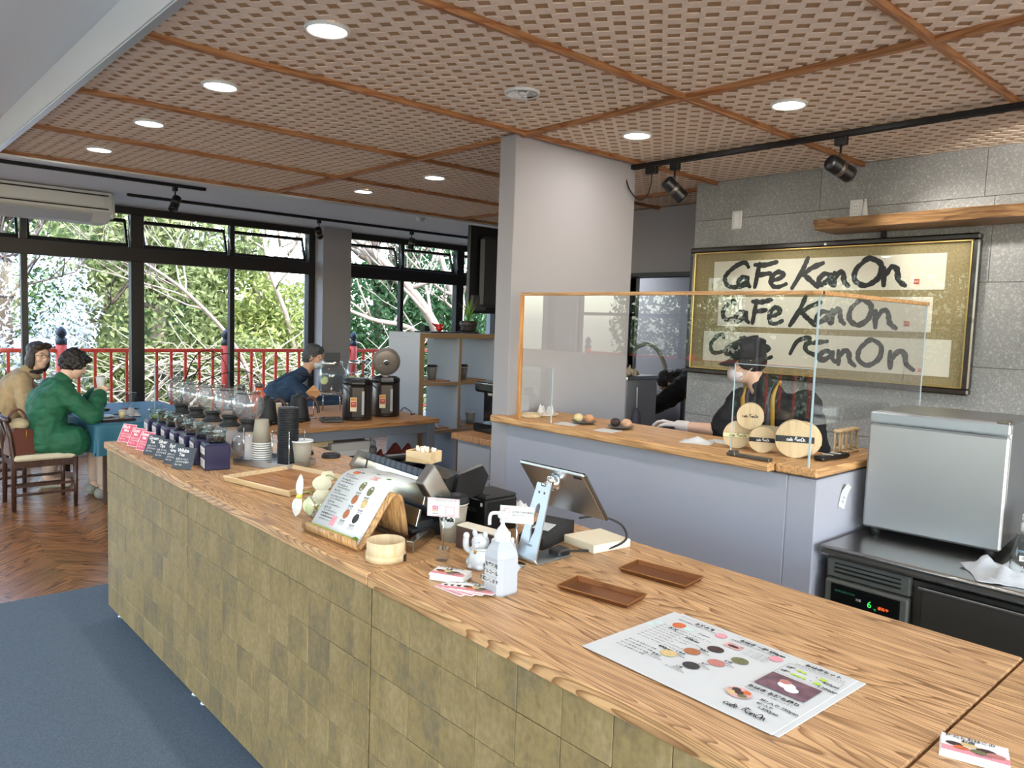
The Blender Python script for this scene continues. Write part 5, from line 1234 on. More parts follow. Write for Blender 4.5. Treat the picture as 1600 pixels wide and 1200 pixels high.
# ------------------------------------------------------------------ drinks bar
t=thing('drinks_bar','grey side table with oak top carrying the hot water pots','table',(2.72,5.10,0))
BZ=.90; x0,x1,y0,y1=1.98,3.46,4.60,5.72
bt=MB().box(((x0+x1)/2-2.72,(y0+y1)/2-5.1,BZ-.016),(x1-x0,y1-y0,.032),.004).build('tabletop',wood('oak_top_x','b8844f','8a5c34','X',24,.45),t)
M_bg=mat('bar_grey','6f7076',.6)
MB().box(((x0+x1)/2-2.72,y0+.05-5.1,BZ-.068),(x1-x0-.04,.03,.07),.002).build('apron',M_bg,t); MB().box((x1-.04-2.72,(y0+y1)/2-5.1,BZ-.068),(.03,y1-y0-.1,.07),.002).build('apron',M_bg,t)
for X in (x0+.06,x1-.06):
    for Y in (y0+.06,y1-.06): MB().box((X-2.72,Y-5.1,(BZ-.032)/2),(.07,.07,BZ-.032),.003).build('leg',M_bg,t)
MB().box(((x0+x1)/2-2.72,(y0+y1)/2-5.1,.52),(x1-x0-.1,y1-y0-.1,.025),.002).build('lower_shelf',M_bg,t)
MB().box(((x0+x1)/2-2.72,y1-.03-5.1,.43),(x1-x0-.06,.015,.86)).build('back_panel',mat('bar_back','3c3d44',.7),t)
SZ=.5335
def storage(x,y,w,d,h,label,rz=0):
    t=thing('storage_box',label,'box',(x,y,SZ),rz,'storage boxes under the drinks bar')
    MB().box((0,0,h*.4),(w*.97,d*.97,h*.8),.004).build('box_body',mat('box_offwhite','c8c3bb',.6),t); MB().box((0,0,h*.86),(w,d,h*.26),.006).build('lid',mat('box_lid','b9b2a8',.6),t); MB().box((.02,-d*.487,h*.5),(.09,.006,.03),.002).build('hand_hole',M_black,t)
storage(2.77,4.84,.31,.26,.23,'off white lidded storage box with a dark hand hole under the drinks bar'); storage(2.44,4.86,.28,.26,.20,'off white storage box left of the dark holed one')
o=MB().box((0,0,.02),(.34,.2,.04),.003).build('flat_carton',M_hin); place(o,(2.48,4.85,SZ+.2005),.1); tag(o,'flat brown carton on the left storage box','box')
t=thing('squeeze_bottle','squeeze bottle with pale nozzle under the drinks bar','bottle',(3.0,4.82,SZ)); MB().lathe([(0,0),(.04,0),(.042,.02),(.042,.15),(.03,.175),(0,.175)],20).build('bottle_body',mat('sauce','6a6258',.5),t); MB().lathe([(0,.172),(.034,.172),(.034,.2),(.014,.21),(.009,.25),(0,.25)],18).build('nozzle',mat('nozzle','9a9a98',.5),t); MB().lathe([(.0425,.05),(.043,.05),(.043,.1),(.0425,.1)],20).build('label',mat('label_yellow','c5b27c',.6),t)
crumple('red_bag','dark red bag lying under the right end of the drinks bar','bag',(3.27,4.84,SZ+.002),(.34,.26,.17),21,mat('red_bag','8a3a30',.6,var=.3,vscale=40))
# hot water pots
M_potb=mat('pot_brown','3a322e',.28,.5); M_pots=mat('pot_steel','5c5654',.3,.9)
def pot(loc,label,opened):
    t=thing('hot_water_pot',label,'electric pot',loc,math.radians(-28),'electric hot water pots')
    MB().lathe([(0,0),(.105,0),(.108,.01),(.106,.25),(.1,.262),(0,.262)],32).build('body',M_pots,t)
    MB().box((.0,-.075,.135),(.12,.075,.25),.02).build('front_panel',M_potb,t)
    MB().lathe([(.098,.258),(.108,.262),(.106,.285),(.085,.3),(0,.302) if not opened else (.085,.292),(0,.29) if opened else (0,.303)],32).build('top_ring' if opened else 'lid',M_black,t)
    MB().box((0,-.09,.272),(.13,.07,.05),.02).build('spout_hood',M_black,t)
    mb=MB().box((-.032,-.1135,.12),(.045,.002,.1),.0); mb.box((-.032,-.1147,.155),(.04,.0006,.022),mat=1); mb.box((-.032,-.1147,.12),(.04,.0006,.04),mat=2); mb.text('4.0L',.015,T(-.032,-.1152,.125,rx=PI/2),0,'CENTER'); mb.text('電動ポット',.0075,T(-.032,-.1152,.155,rx=PI/2),3,'CENTER')
    mb.build('label',[mat('pot_label','d9c9a8',.6),mat('pot_label_o','d98a3a',.6),mat('pot_label_r','b2452e',.6),M_ink],t)
    MB().box((.035,-.1135,.13),(.018,.003,.17),.001).build('water_gauge',mat('gauge','a9a9a6',.15),t)
    MB().tube(catmull([(-.11,-.02,.24),(-.125,-.07,.22),(-.11,-.11,.2)],5),.006,8).build('handle',M_black,t)
    if opened:
        L=T(0,.03,.30,rx=math.radians(100))@T(0,.115,0)
        d=MB().lathe([(0,-.018),(.098,-.018),(.106,-.01),(.106,.012),(.1,.02),(0,.02)],32,M=L).build('open_lid',mat('lid_grey','6b6460',.4),t)
        MB().lathe([(0,.019),(.088,.019),(.088,.023),(.08,.025),(0,.025)],32,M=L).build('inner_plate',mat('lid_inner','8a7f78',.35,.5),d)
        q=MB().lathe([(.012,.024),(.022,.024),(.022,.03),(.012,.03)],20,M=L)
        for k in range(5): q.ball(tuple(L@Vector((.05*math.cos(k*1.256),.05*math.sin(k*1.256),.026))),.004,8,5)
        q.build('steam_valve',M_chrome,d); MB().box((0,.06,.297),(.05,.05,.03),.006).build('hinge',M_pots,t)
    return t
pot((2.90,4.86,BZ),'brown electric hot water pot with closed lid',False); pot((3.20,4.95,BZ),'brown electric hot water pot with lid standing open',True)
# kettles
def kettle(loc,rz,label):
    t=thing('gooseneck_kettle',label,'kettle',loc,rz,'black gooseneck kettles')
    b=MB().lathe([(0,0),(.082,0),(.084,.006),(.08,.02),(0,.02)],28); b.box((.0,-.06,.011),(.12,.1,.02),.008); b.build('power_base',M_black,t)
    MB().lathe([(0,.022),(.072,.022),(.073,.03),(.055,.16),(.05,.168),(0,.168)],32).build('kettle_body',M_blackm,t)
    MB().lathe([(0,.166),(.046,.166),(.046,.174),(.02,.178),(.016,.188),(.018,.194),(0,.196)],24).build('lid',M_black,t)
    MB().tube(catmull([(.05,0,.15),(.085,0,.165),(.115,0,.15),(.135,0,.1),(.14,0,.06)],6),[.011]*6+[.0125]*13+[.011]*6,10).build('handle',mat('handle_brown','3d241b',.5),t)
    MB().tube(catmull([(-.066,0,.05),(-.1,0,.055),(-.11,0,.1),(-.115,0,.15),(-.145,0,.165)],6),[.012-.006*k/24 for k in range(25)],10).build('gooseneck',M_blackm,t)
kettle((2.24,4.93,BZ),math.radians(-42),'matte black gooseneck kettle, left one in front of the orange bottle'); kettle((2.50,4.98,BZ),math.radians(-42),'matte black gooseneck kettle, right one under the brown diamond')
for x,y,lab in ((2.68,4.84,'flat black digital scale beside the right kettle'),):
    t=thing('coffee_scale',lab,'scale',(x,y,BZ),math.radians(-20)); MB().box((0,0,.011),(.15,.16,.022),.005).build('scale_body',M_black,t); MB().box((0,.01,.0235),(.14,.125,.003),.001).build('weighing_plate',mat('gloss_black','141518',.1),t)
for x,y,c,lab in ((2.35,5.3,'c5532b','orange ceramic bottle with dark neck'),(2.21,5.28,'4d3850','purple ceramic bottle with dark neck')):
    t=thing('ceramic_bottle',lab+' behind the left kettle','bottle',(x,y,BZ),0,'ceramic bottles'); MB().lathe([(0,0),(.055,0),(.06,.01),(.06,.13),(.055,.15),(.035,.175),(.026,.19),(.025,.215),(0,.215)],26).build('bottle_body',mat('glaze_'+c,c,.25,coat=.5),t); MB().lathe([(0,.213),(.0265,.213),(.0265,.235),(.02,.24),(0,.24)],22).build('collar',mat('neck_dark','4b4541',.4),t)
t=thing('coaster','brown square coaster propped on one corner above the right kettle handle','coaster',(2.655,5.06,BZ)); MB().box((0,0,.185),(.006,.082,.082),.002,rx=PI/4,rz=0).build('board',M_trayw,t); MB().cyl((.006,0,.0),(.004,0,.13),.003,n=8).lathe([(0,0),(.03,0),(.03,.004),(0,.004)],16).build('wire_stand',M_chrome,t); t.rotation_euler=(0,0,math.radians(48))
cup_parts('paper_cup','pale paper cup between the two kettles','cup',(2.44,5.12,BZ),0,None,mat('kraft_pale','c9ab84',.7))
o=MB().box((0,0,.008),(.16,.12,.016),.003).build('wooden_coaster',M_trayw); place(o,(2.63,5.2,BZ),.3); tag(o,'small wooden board by the dispenser stand','board')
# dispensers
def dispenser(x,y,label,sign):
    t=thing('drink_dispenser',label,'dispenser',(x,y,BZ),math.radians(-30),'glass drink dispensers on wire stands'); t.scale=(1.14,1.14,1.05)
    for k in range(4):
        a=PI/4+k*PI/2; MB().cyl((.085*math.cos(a),.085*math.sin(a),0),(.078*math.cos(a),.078*math.sin(a),.13),.004,n=8).build('leg',M_chrome,t)
    MB().tube([(.09*math.cos(2*PI*k/24),.09*math.sin(2*PI*k/24),.128) for k in range(24)],.004,6,closed=True).build('ring',M_chrome,t)
    rib=MB(); pr=[(.03,.135),(.082,.137),(.09,.15),(.092,.25),(.09,.30),(.075,.335),(.066,.345)]; n=48
    V=[];F=[]
    for r,z in pr:
        for k in range(n):
            a=2*PI*k/n; q=r*(1+.015*(k%2)*(1 if .14<z<.31 else 0)); V.append((q*math.cos(a),q*math.sin(a),z))
    for i in range(len(pr)-1):
        for k in range(n): F.append((i*n+k,i*n+(k+1)%n,(i+1)*n+(k+1)%n,(i+1)*n+k))
    rib.add(V,F,0,True); rib.build('glass_body',glass('ribbed_glass',(.86,.9,.9),1.5,2.0,.03),t)
    MB().lathe([(0,.14),(.086,.14),(.088,.27),(0,.27)],32).build('water',glass('water_body',(.86,.9,.91),1.33,1),t)
    MB().lathe([(0,.343),(.072,.343),(.074,.35),(.074,.362),(.06,.368),(0,.37)],28).build('lid',M_chrome,t)
    MB().lathe([(0,-.004),(.03,-.004),(.03,.004),(0,.004)],20,M=T(-.05,-.065,.225,rx=1.35,rz=-.6)).build('lemon_slice',mat('lemon','cfd08a',.6),t)
    MB().cyl((0,-.09,.165),(0,-.12,.165),.008,n=10).cyl((0,-.118,.185),(0,-.118,.145),.006,n=8).build('tap',M_chrome,t)
    if sign: MB().box((-.0,0,.40),(.105,.005,.065),.002,rx=-.15).build('black_sign',M_blackm,t)
dispenser(3.03,5.47,'glass drink dispenser with a lemon slice and small black sign on top',True); dispenser(3.30,5.52,'glass drink dispenser partly behind the open pot lid',False)
t=thing('power_cord','black power cord trailing behind the right pot','cord',(3.36,4.93,BZ)); MB().tube(catmull([(-.03,0,.03),(.02,.03,.05),(.05,-.02,.02),(.03,-.05,.006),(.08,-.03,.006)],6),.004,6).build('wire',M_black,t)

# ------------------------------------------------------------------ cube shelf
t=thing('cube_shelf','grey open cube shelf unit with oak edged compartments','shelf',(4.07,5.38,0))
SX0,SX1,SY0,SY1=3.65,4.50,5.15,5.62
M_sg=mat('shelf_grey','a9acb3',.6); M_se=mat('shelf_edge','8f7350',.6)
def bd(name,x0,x1,z0,z1):
    o=MB().box(((x0+x1)/2-4.07,.006,(z0+z1)/2),(x1-x0,SY1-SY0-.012,z1-z0),.0015).build(name,M_sg,t); MB().box(((x0+x1)/2-4.07,-.232,(z0+z1)/2),(x1-x0,.006,z1-z0),.001).build('oak_edge',M_se,o); return o
bd('side_panel',SX0,SX0+.045,.0,1.49); bd('side_panel',SX1-.045,SX1,.0,1.49); bd('top_board',SX0,SX1,1.49,1.53); bd('bottom_board',SX0+.045,SX1-.045,.0,.05)
bd('divider',4.06,4.085,.05,1.49)
for z in (.28,.70,1.105): bd('shelf_board',SX0+.045,4.06,z-.012,z+.012); bd('shelf_board',4.085,SX1-.045,z-.012,z+.012)
def tray_cup(x,z,lab,cup=True):
    o=MB().box((0,0,.006),(.26,.34,.012),.003).build('wooden_board',M_trayw); o.location=(x,5.36,z); tag(o,f'wooden serving board {lab}','board','serving boards on the cube shelf')
tray_cup(3.875,1.117,'in the upper left compartment'); tray_cup(4.27,1.117,'in the upper right compartment'); tray_cup(3.875,.712,'in the lower left compartment'); tray_cup(4.27,.712,'in the lower right compartment')
def lidcup(x,y,z,lab):
    t=cup_parts('paper_cup',lab,'cup',(x,y,z),0,'lidded display cups on the shelf',M_cupd,False); MB().lathe([(0,.11),(.047,.11),(.047,.118),(.043,.12),(.041,.13),(0,.13)],24).build('cup_lid',MATS['lid_black'],t)
lidcup(3.865,5.27,1.1295,'grey cup with black lid in the upper left shelf compartment'); lidcup(4.20,5.27,1.1295,'grey cup with black lid in the upper right shelf compartment')
cup_parts('paper_cup','plain grey cup in the lower right shelf compartment','cup',(4.29,5.26,.7245),0,None,M_cupd)
cup_parts('paper_cup','small white cup in the lower right shelf compartment','cup',(4.17,5.28,.7245),0,None,M_wht).scale=(.7,.7,.7)
crumple('wrapped_snack','patterned white packet on the lower left shelf board','packet',(3.86,5.28,.725),(.16,.12,.06),31,mat('packet','cfd2d6',.5,var=.3,vscale=90))
crumple('display_packet','pale packet behind the cup in the upper left compartment','packet',(3.79,5.42,1.13),(.1,.1,.05),35,mat('packet_b','d6cda0',.5))
o=MB().box((0,0,.006),(.34,.22,.012),.003).build('black_tray',M_black); place(o,(3.98,5.36,1.53),.1); tag(o,'thin black tray on top of the cube shelf','tray')
o=MB().box((0,0,.022),(.06,.05,.044),.003).build('black_case',M_blackm); place(o,(3.86,5.38,1.542),.2); tag(o,'small black box beside the red ornament','box')
t=thing('red_ornament','small red bird shaped ornament on the cube shelf','ornament',(4.0,5.36,1.542),math.radians(0))
MB().ball((0,0,.032),(.036,.028,.032),18,12).ball((-.03,0,.05),(.018,.016,.016),14,10).tube([(-.04,0,.052),(-.08,0,.068)],[.012,.004],8).ball((.03,0,.05),(.014,.012,.018),10,8).build('body',mat('red_gloss','c21f1d',.25,coat=.5),t); MB().ball((.012,-.026,.04),(.008,.003,.008),10,6).build('eye_mark',M_wht,t)
t=thing('potted_plant','spiky green plant in a dark grooved pot on the cube shelf','plant',(4.33,5.37,1.53))
MB().lathe([(0,0),(.1,0),(.105,.008),(.095,.014),(0,.014)],28).build('saucer',M_blackm,t)
MB().lathe([(0,.014),(.055,.014),(.075,.03),(.065,.05),(.082,.07),(.078,.1),(.065,.112),(.058,.112),(.055,.1),(0,.1)],28).build('pot',mat('pot_dark','2c2522',.4),t)
M_leaf=mat('plant_leaf','6f9440',.5,var=.2,vscale=20)
for k in range(9):
    a=k*2.4+.4; ln=.17+.09*((k*37)%5)/5; sp=.03+.11*((k*23)%7)/7; d=Vector((math.cos(a),math.sin(a),0)); sd_=Vector((-d.y,d.x,0)); V=[];F=[]
    for q in range(8):
        u=q/7; c=d*(sp*u**1.6)+Vector((0,0,.1+ln*u*(1-.12*u))); w=.019*(1-u)**.6*(.5+min(1,u*4)*.5)
        V+=[c+sd_*w,c+d*(-w*.35),c-sd_*w]
    for q in range(7): b=3*q; F+=[(b,b+1,b+4,b+3),(b+1,b+2,b+5,b+4)]
    MB().add(V,F,0,True).build('leaf',M_leaf,t)
# butcher block cabinet with black machine
t=thing('base_cabinet','grey cabinet with butcher block top between shelf and wing wall','cabinet',(3.62,3.63,0))
MB().box((0,0,.88),(1.03,.74,.04),.004).build('worktop',wood('butcher','c08a58','94633a','X',12,.45,fine=.3),t); MB().box((.01,0,.43),(.97,.70,.86),.003).build('body',mat('cab_grey','99989a',.6),t)
for k in range(2): MB().box((-.478,.17-.345*k,.74),(.012,.33,.2),.003).build('drawer',mat('cab_front','a09fa1',.6),t); MB().box((-.478,.17-.345*k,.33),(.012,.33,.58),.003).build('door',mat('cab_front','a09fa1',.6),t)
t=thing('coffee_machine','black glossy coffee machine on the butcher block cabinet','machine',(3.395,3.87,.90),math.radians(0))
MB().box((0,0,.03),(.24,.24,.06),.012).box((.04,0,.17),(.16,.22,.3),.012).box((-.0,0,.305),(.24,.23,.07),.015).build('body',mat('gloss_black','141518',.1),t); MB().box((-.055,0,.26),(.04,.05,.03),.006).build('brew_head',M_chrome,t); MB().tube([(-.122,-.09,.33),(-.122,.09,.33)],.004,8).build('chrome_bar',M_chrome,t)
# television
t=thing('television','black television hung from the ceiling, seen from its left edge behind the wing wall','television',(5.35,5.95,2.15))
MB().box((0,0,0),(1.16,.045,.86),.006).build('screen_panel',M_black,t); MB().box((.03,-.05,-.02),(1.0,.07,.7),.03).build('back_shell',mat('tv_back','2a2a2d',.4),t); MB().box((-.47,-.03,-.33),(.18,.06,.16),.012).build('speaker_block',mat('tv_speaker','3a3a3d',.5),t)
MB().cyl((.1,-.1,.1),(.1,-.1,.65),.025,n=12).box((.1,-.1,.64),(.16,.16,.015),.002).build('ceiling_pole',M_blackm,t)
# ------------------------------------------------------------------ people
RS=bpy.data.scenes.new('sculpt_room')
def skinned(name,mb,m,parent,vox=.008,smooth=6,clip=None):
    """closed primitives of one body part fused into one continuous smooth surface"""
    me=bpy.data.meshes.new('tmp'); me.from_pydata(mb.v,[],mb.f); bm=bmesh.new(); bm.from_mesh(me); bmesh.ops.recalc_face_normals(bm,faces=bm.faces); bm.to_mesh(me); bm.free()
    o=bpy.data.objects.new('tmp',me); RS.collection.objects.link(o)
    r=o.modifiers.new('r','REMESH'); r.mode='VOXEL'; r.voxel_size=vox
    s=o.modifiers.new('s','SMOOTH'); s.iterations=smooth; s.factor=.5
    with bpy.context.temp_override(scene=RS, view_layer=RS.view_layers[0]):
        dg=bpy.context.evaluated_depsgraph_get(); nm=bpy.data.meshes.new_from_object(o.evaluated_get(dg))
    nm.name=name
    bpy.data.objects.remove(o); nm.materials.clear(); nm.materials.append(m); nm.polygons.foreach_set('use_smooth',[True]*len(nm.polygons))
    if clip:
        bm=bmesh.new(); bm.from_mesh(nm); bmesh.ops.delete(bm,geom=[f for f in bm.faces if clip(f.calc_center_median())],context='FACES'); bm.to_mesh(nm); bm.free()
    q=bpy.data.objects.new(name,nm); COL.objects.link(q); q.parent=parent
    return q
import mathutils
def ripple(o,fn):
    me=o.data; n=len(me.vertices); co=np.empty(n*3); no=np.empty(n*3); me.vertices.foreach_get('co',co); me.vertices.foreach_get('normal',no); co=co.reshape(-1,3); no=no.reshape(-1,3)
    d=np.array([fn(Vector(c)) for c in co]); me.vertices.foreach_set('co',(co+no*d[:,None]).ravel()); me.update()
def cap(mb,a,b,ra,rb,n=14):
    a=Vector(a);b=Vector(b); d=(b-a); 
    mb.tube([a,a+d*.33,a+d*.66,b],[ra,ra+(rb-ra)*.3,ra+(rb-ra)*.66,rb],n); mb.ball(a,ra*.99,n,8); mb.ball(b,rb*.99,n,8)
def head_frame(c,fdir,upv):
    f=Vector(fdir).normalized(); u=Vector(upv); u=(u-f*u.dot(f)).normalized(); l=u.cross(f)   # x forward, y left, z up
    return Matrix(((f.x,l.x,u.x,c[0]),(f.y,l.y,u.y,c[1]),(f.z,l.z,u.z,c[2]),(0,0,0,1)))
def head_geo(mb,H):
    """skull, jaw, nose, lips, ears in the head frame (x to the face)"""
    mb.ball((-.012,0,.035),(.092,.074,.085),20,14,M=H); mb.ball((.025,0,-.03),(.062,.056,.075),18,12,M=H); mb.ball((.045,0,-.075),(.035,.036,.028),14,10,M=H)
    mb.tube([(.078,0,.03),(.088,0,.0),(.099,0,-.018)],[.008,.0105,.0125],10,M=H); mb.ball((.094,0,-.02),(.012,.016,.009),10,8,M=H)
    mb.ball((.074,0,.042),(.018,.055,.012),12,8,M=H); mb.ball((.078,0,-.049),(.012,.022,.007),12,8,M=H); mb.ball((.076,0,-.059),(.012,.019,.007),12,8,M=H)
    for s in (-1,1): mb.ball((-.008,s*.075,.0),(.018,.010,.03),12,8,M=H,rot=(0,.2,s*.35)); mb.ball((.05,s*.04,-.015),(.03,.024,.03),12,8,M=H)
def eyes(H,par):
    e=MB(); p=MB(); b=MB()
    for s in (-1,1):
        e.ball((.072,s*.031,.022),(.011,.013,.0085),12,8,M=H); p.ball((.081,s*.031,.022),(.0035,.0055,.006),10,6,M=H)
        b.tube([(.074,s*.05,.042),(.085,s*.033,.047),(.085,s*.016,.043)],[.002,.004,.003],6,M=H)
    e.build('eyes',mat('eye_white','d9d4cd',.3),par); p.build('pupils',M_black,par); b.build('eyebrows',mat('brow','2a201b',.9),par)
def hand_geo(mb,W,fd,pn,curl=.5,s=1,side=1,spread=.1):
    """palm and five fingers: wrist W, finger direction fd, palm normal pn (fingers curl towards pn)"""
    f=Vector(fd).normalized(); n=Vector(pn); n=(n-f*n.dot(f)).normalized(); l=n.cross(f)*side; W=Vector(W)
    P=lambda a,b,c: W+(f*a+l*b+n*c)*s
    for b in (-.028,-.01,.01,.028): cap(mb,P(.01,b*.65,0),P(.085,b,0),.013*s,.0115*s,8)
    for b,L in ((-.031,.062),(-.011,.078),(.011,.084),(.031,.074)):
        p=P(.085,b,0); d=f+l*(b*spread*10); a=0
        for k,seg in enumerate((.45,.32,.23)):
            a+=curl*(.6,.75,.6)[k]; dd=(d*math.cos(a)+n*math.sin(a)).normalized(); q=p+dd*L*seg*s
            cap(mb,p,q,(.0095-.0008*k)*s,(.0088-.0008*k)*s,8); p=q
    p=P(.02,.03,.005); q=P(.05,.055,.018); r=P(.078,.058,.03); e=P(.098,.05,.045)
    cap(mb,p,q,.0145*s,.0115*s,8); cap(mb,q,r,.0115*s,.010*s,8); cap(mb,r,e,.010*s,.008*s,8)
M_skin=mat('skin','d3a283',.5,var=.04,vscale=30); M_skin2=mat('skin_pale','ddb49a',.5,var=.04,vscale=30)
def torso(mb,J,k=1.0,grow=0.0,wide=.17):
    hip,ch,nk=Vector(J['hip']),Vector(J['chest']),Vector(J['neck']); sl,sr=Vector(J['sl']),Vector(J['sr'])
    ax=(sl-sr).normalized()
    for s in (-1,1):
        cap(mb,hip+ax*s*.075,(hip+ch)/2+ax*s*.06,.115*k+grow,.105*k+grow); cap(mb,(hip+ch)/2+ax*s*.06,ch+ax*s*.075,.105*k+grow,.115*k+grow)
    cap(mb,ch+ax*.07,sl-ax*.02,.105*k+grow,.062*k+grow); cap(mb,ch-ax*.07,sr+ax*.02,.105*k+grow,.062*k+grow)
    cap(mb,ch+Vector((0,0,.04)),nk,.085*k+grow,.055+grow*.6)
def limb(mb,pts,rs,grow=0):
    for a,b,ra,rb in zip(pts[:-1],pts[1:],rs[:-1],rs[1:]): cap(mb,a,b,ra+grow,rb+grow)
def person(label,loc,J,H,skin,M_top,M_pant,M_shoe,arm_cut=1.0,topgrow=.022,sole=True,handL=None,handR=None,vox=.0075,long_top=0):
    t=thing('person',label,'person',loc); O=Vector(loc)
    J={k:Vector(v)-O for k,v in J.items()}; H=T(*(-O))@H
    b=MB(); torso(b,J); head_geo(b,H); cap(b,J['neck']-Vector((0,0,.03)),H@Vector((-.02,0,-.05)),.056,.052)
    for s in 'lr':
        limb(b,[J['s'+s],J['e'+s],J['w'+s]],[.05,.04,.027]); 
        hh=handL if s=='l' else handR
        hand_geo(b,J['w'+s],*(hh or ((J['w'+s]-J['e'+s]),(0,0,-1),.5)),side=1 if s=='l' else -1)
        if 'k'+s in J:
            limb(b,[J['hip']+(J['sl']-J['sr']).normalized()*(.09 if s=='l' else -.09),J['k'+s],J['a'+s]],[.085,.06,.04]); cap(b,J['a'+s]-Vector((0,0,.02)),J['t'+s],.038,.03)
    skinned('body',b,skin,t,vox,4)
    c=MB(); torso(c,J,1.0,topgrow)
    for s in 'lr':
        e=J['e'+s]; w=J['w'+s]
        if arm_cut>=1: limb(c,[J['s'+s],e,e+(w-e)*.93],[.056,.048,.04],topgrow*.8)
        else: limb(c,[J['s'+s],J['s'+s]+(e-J['s'+s])*arm_cut],[.058,.055],topgrow*.7)
        if long_top: limb(c,[J['hip']+(J['sl']-J['sr']).normalized()*(.09 if s=='l' else -.09),J['hip']+(J['sl']-J['sr']).normalized()*(.1 if s=='l' else -.1)+(J['k'+s]-J['hip'])*long_top],[.1,.095],topgrow)
    o=skinned('top',c,M_top,t,vox,5)
    ripple(o,lambda p: .010*mathutils.noise.noise(Vector((p.x*9,p.y*9,p.z*17)))+.006*mathutils.noise.noise(Vector((p.x*22,p.y*22,p.z*34))))
    if 'kl' in J:
        c=MB()
        for s in 'lr':
            h=J['hip']+(J['sl']-J['sr']).normalized()*(.09 if s=='l' else -.09)
            limb(c,[h,J['k'+s],J['k'+s]+(J['a'+s]-J['k'+s])*.86],[.1,.075,.06])
        cap(c,J['hip']-(J['sl']-J['sr']).normalized()*.07,J['hip']+(J['sl']-J['sr']).normalized()*.07,.125,.125)
        skinned('trousers',c,M_pant,t,vox,5)
        for s in 'lr':
            c=MB(); d=(J['t'+s]-J['a'+s]); d.z=0; d.normalize(); a=J['a'+s]; a0=Vector((a.x,a.y,0))-d*.03
            zz=-O.z
            c.ball(a0+Vector((0,0,.045+zz)),(.05,.05,.05),14,10); cap(c,a0+Vector((0,0,.04+zz)),a0+d*.19+Vector((0,0,.03+zz)),.045,.034); 
            o=skinned('shoe',c,M_shoe,t,.006,4,clip=None); 
    return t,J,H
def hairball(par,H,balls,m,name='hair',vox=.006,noise=.0):
    c=MB(); [c.ball(*q[:2],18,12,M=H,rot=(q[2] if len(q)>2 else None)) for q in balls]
    o=skinned(name,c,m,par,vox,2)
    if noise:
        ripple(o,lambda p: noise*(mathutils.noise.noise(p*38)+.5*mathutils.noise.noise(p*90)))
    return o
M_hair=mat('hair_dark','1d1713',.55,bump=.8,bscale=160,stretch=(1,1,.2)); M_hairb=mat('hair_brown','33241b',.5,bump=.8,bscale=160,stretch=(1,1,.2)); M_hairg=mat('hair_grey','4a4a4c',.6,var=.5,vscale=60,bump=.9,bscale=120)
M_greenj=mat('green_jacket','1a5a3c',.7,var=.2,vscale=14,bump=1.0,bscale=16); M_trench=mat('trench_beige','a8906c',.8,var=.15,vscale=12,bump=1.0,bscale=15); M_bluej=mat('blue_jacket','243c56',.75,var=.15,vscale=12,bump=.9,bscale=16)
M_pantl=mat('beige_trousers','b8a291',.8); M_pantd=mat('dark_trousers','2c2b2e',.8); M_shoeg=mat('shoe_grey','8a8a80',.7)
# --- woman in the green jacket
Hh=head_frame((1.60,7.27,1.155),(.86,-.02,-.5),(.42,.0,.9))
J=dict(hip=(1.36,7.28,.54),chest=(1.40,7.28,.84),neck=(1.51,7.27,1.03),sr=(1.46,7.10,.95),sl=(1.46,7.46,.95),er=(1.68,7.04,.74),el=(1.70,7.46,.76),wr=(1.77,7.20,.90),wl=(1.78,7.36,.90),kl=(1.80,7.40,.52),kr=(1.80,7.18,.52),al=(1.78,7.42,.10),ar=(1.80,7.20,.09),tl=(1.95,7.43,.05),tr=(1.97,7.19,.05))
t,Jl,Hl=person('woman in a green padded jacket with short dark hair sipping from a cup',(1.36,7.28,0),J,Hh,M_skin2,M_greenj,M_pantl,M_shoeg,topgrow=.034,long_top=.45,handR=((.55,.6,.55),(.3,.8,-.2),.75),handL=((.5,-.5,.6),(.3,-.8,-.2),.75))
eyes(Hl,t); hairball(t,Hl,[((-.022,0,.05),(.105,.092,.088)),((-.05,0,.01),(.08,.09,.09)),((.045,0,.085),(.05,.075,.035)),((-.005,.075,.03),(.06,.02,.065)),((-.005,-.075,.03),(.06,.02,.065))],M_hair,noise=.012)
cl=MB(); O=Vector((1.36,7.28,0))
cl.tube([Vector((1.50,7.265,1.005))-O+Vector((.075*math.cos(a),.078*math.sin(a),.025*math.cos(a)*-1)) for a in [2*PI*k/20 for k in range(20)]],.024,8,closed=True).build('collar',M_greenj,t)
cup_parts('paper_cup','white paper cup held at the mouth of the woman in green','cup',(1.80,7.28,.955),0,None,mat('cup_white','dcdad4',.6)).scale=(.85,.85,.85)
# --- woman in the beige trench coat
Hh=head_frame((1.475,8.0,1.185),(.42,-.90,-.10),(0.05,.0,1))
J=dict(hip=(1.17,8.05,.53),chest=(1.24,8.03,.84),neck=(1.40,8.02,1.05),sr=(1.30,7.84,.97),sl=(1.34,8.19,.97),er=(1.34,7.72,.72),el=(1.58,8.24,.74),wr=(1.56,7.82,.72),wl=(1.75,8.1,.75),kl=(1.60,8.13,.52),kr=(1.60,7.93,.52),al=(1.58,8.12,.10),ar=(1.50,7.86,.09),tl=(1.74,8.12,.05),tr=(1.66,7.84,.05))
t,Jl,Hl=person('woman with shoulder length brown hair and glasses in a beige trench coat looking round',(1.17,8.05,0),J,Hh,M_skin2,M_trench,M_pantl,mat('shoe_cream','b9b2a0',.7),topgrow=.034,long_top=.7)
eyes(Hl,t); hairball(t,Hl,[((-.03,0,.055),(.1,.088,.085)),((-.05,0,-.04),(.07,.09,.11)),((-.01,.072,-.03),(.055,.028,.11)),((-.01,-.072,-.03),(.055,.028,.11)),((.035,.03,.105),(.055,.05,.03)),((.035,-.035,.1),(.052,.045,.03))],M_hairb,noise=.004)
g=MB()
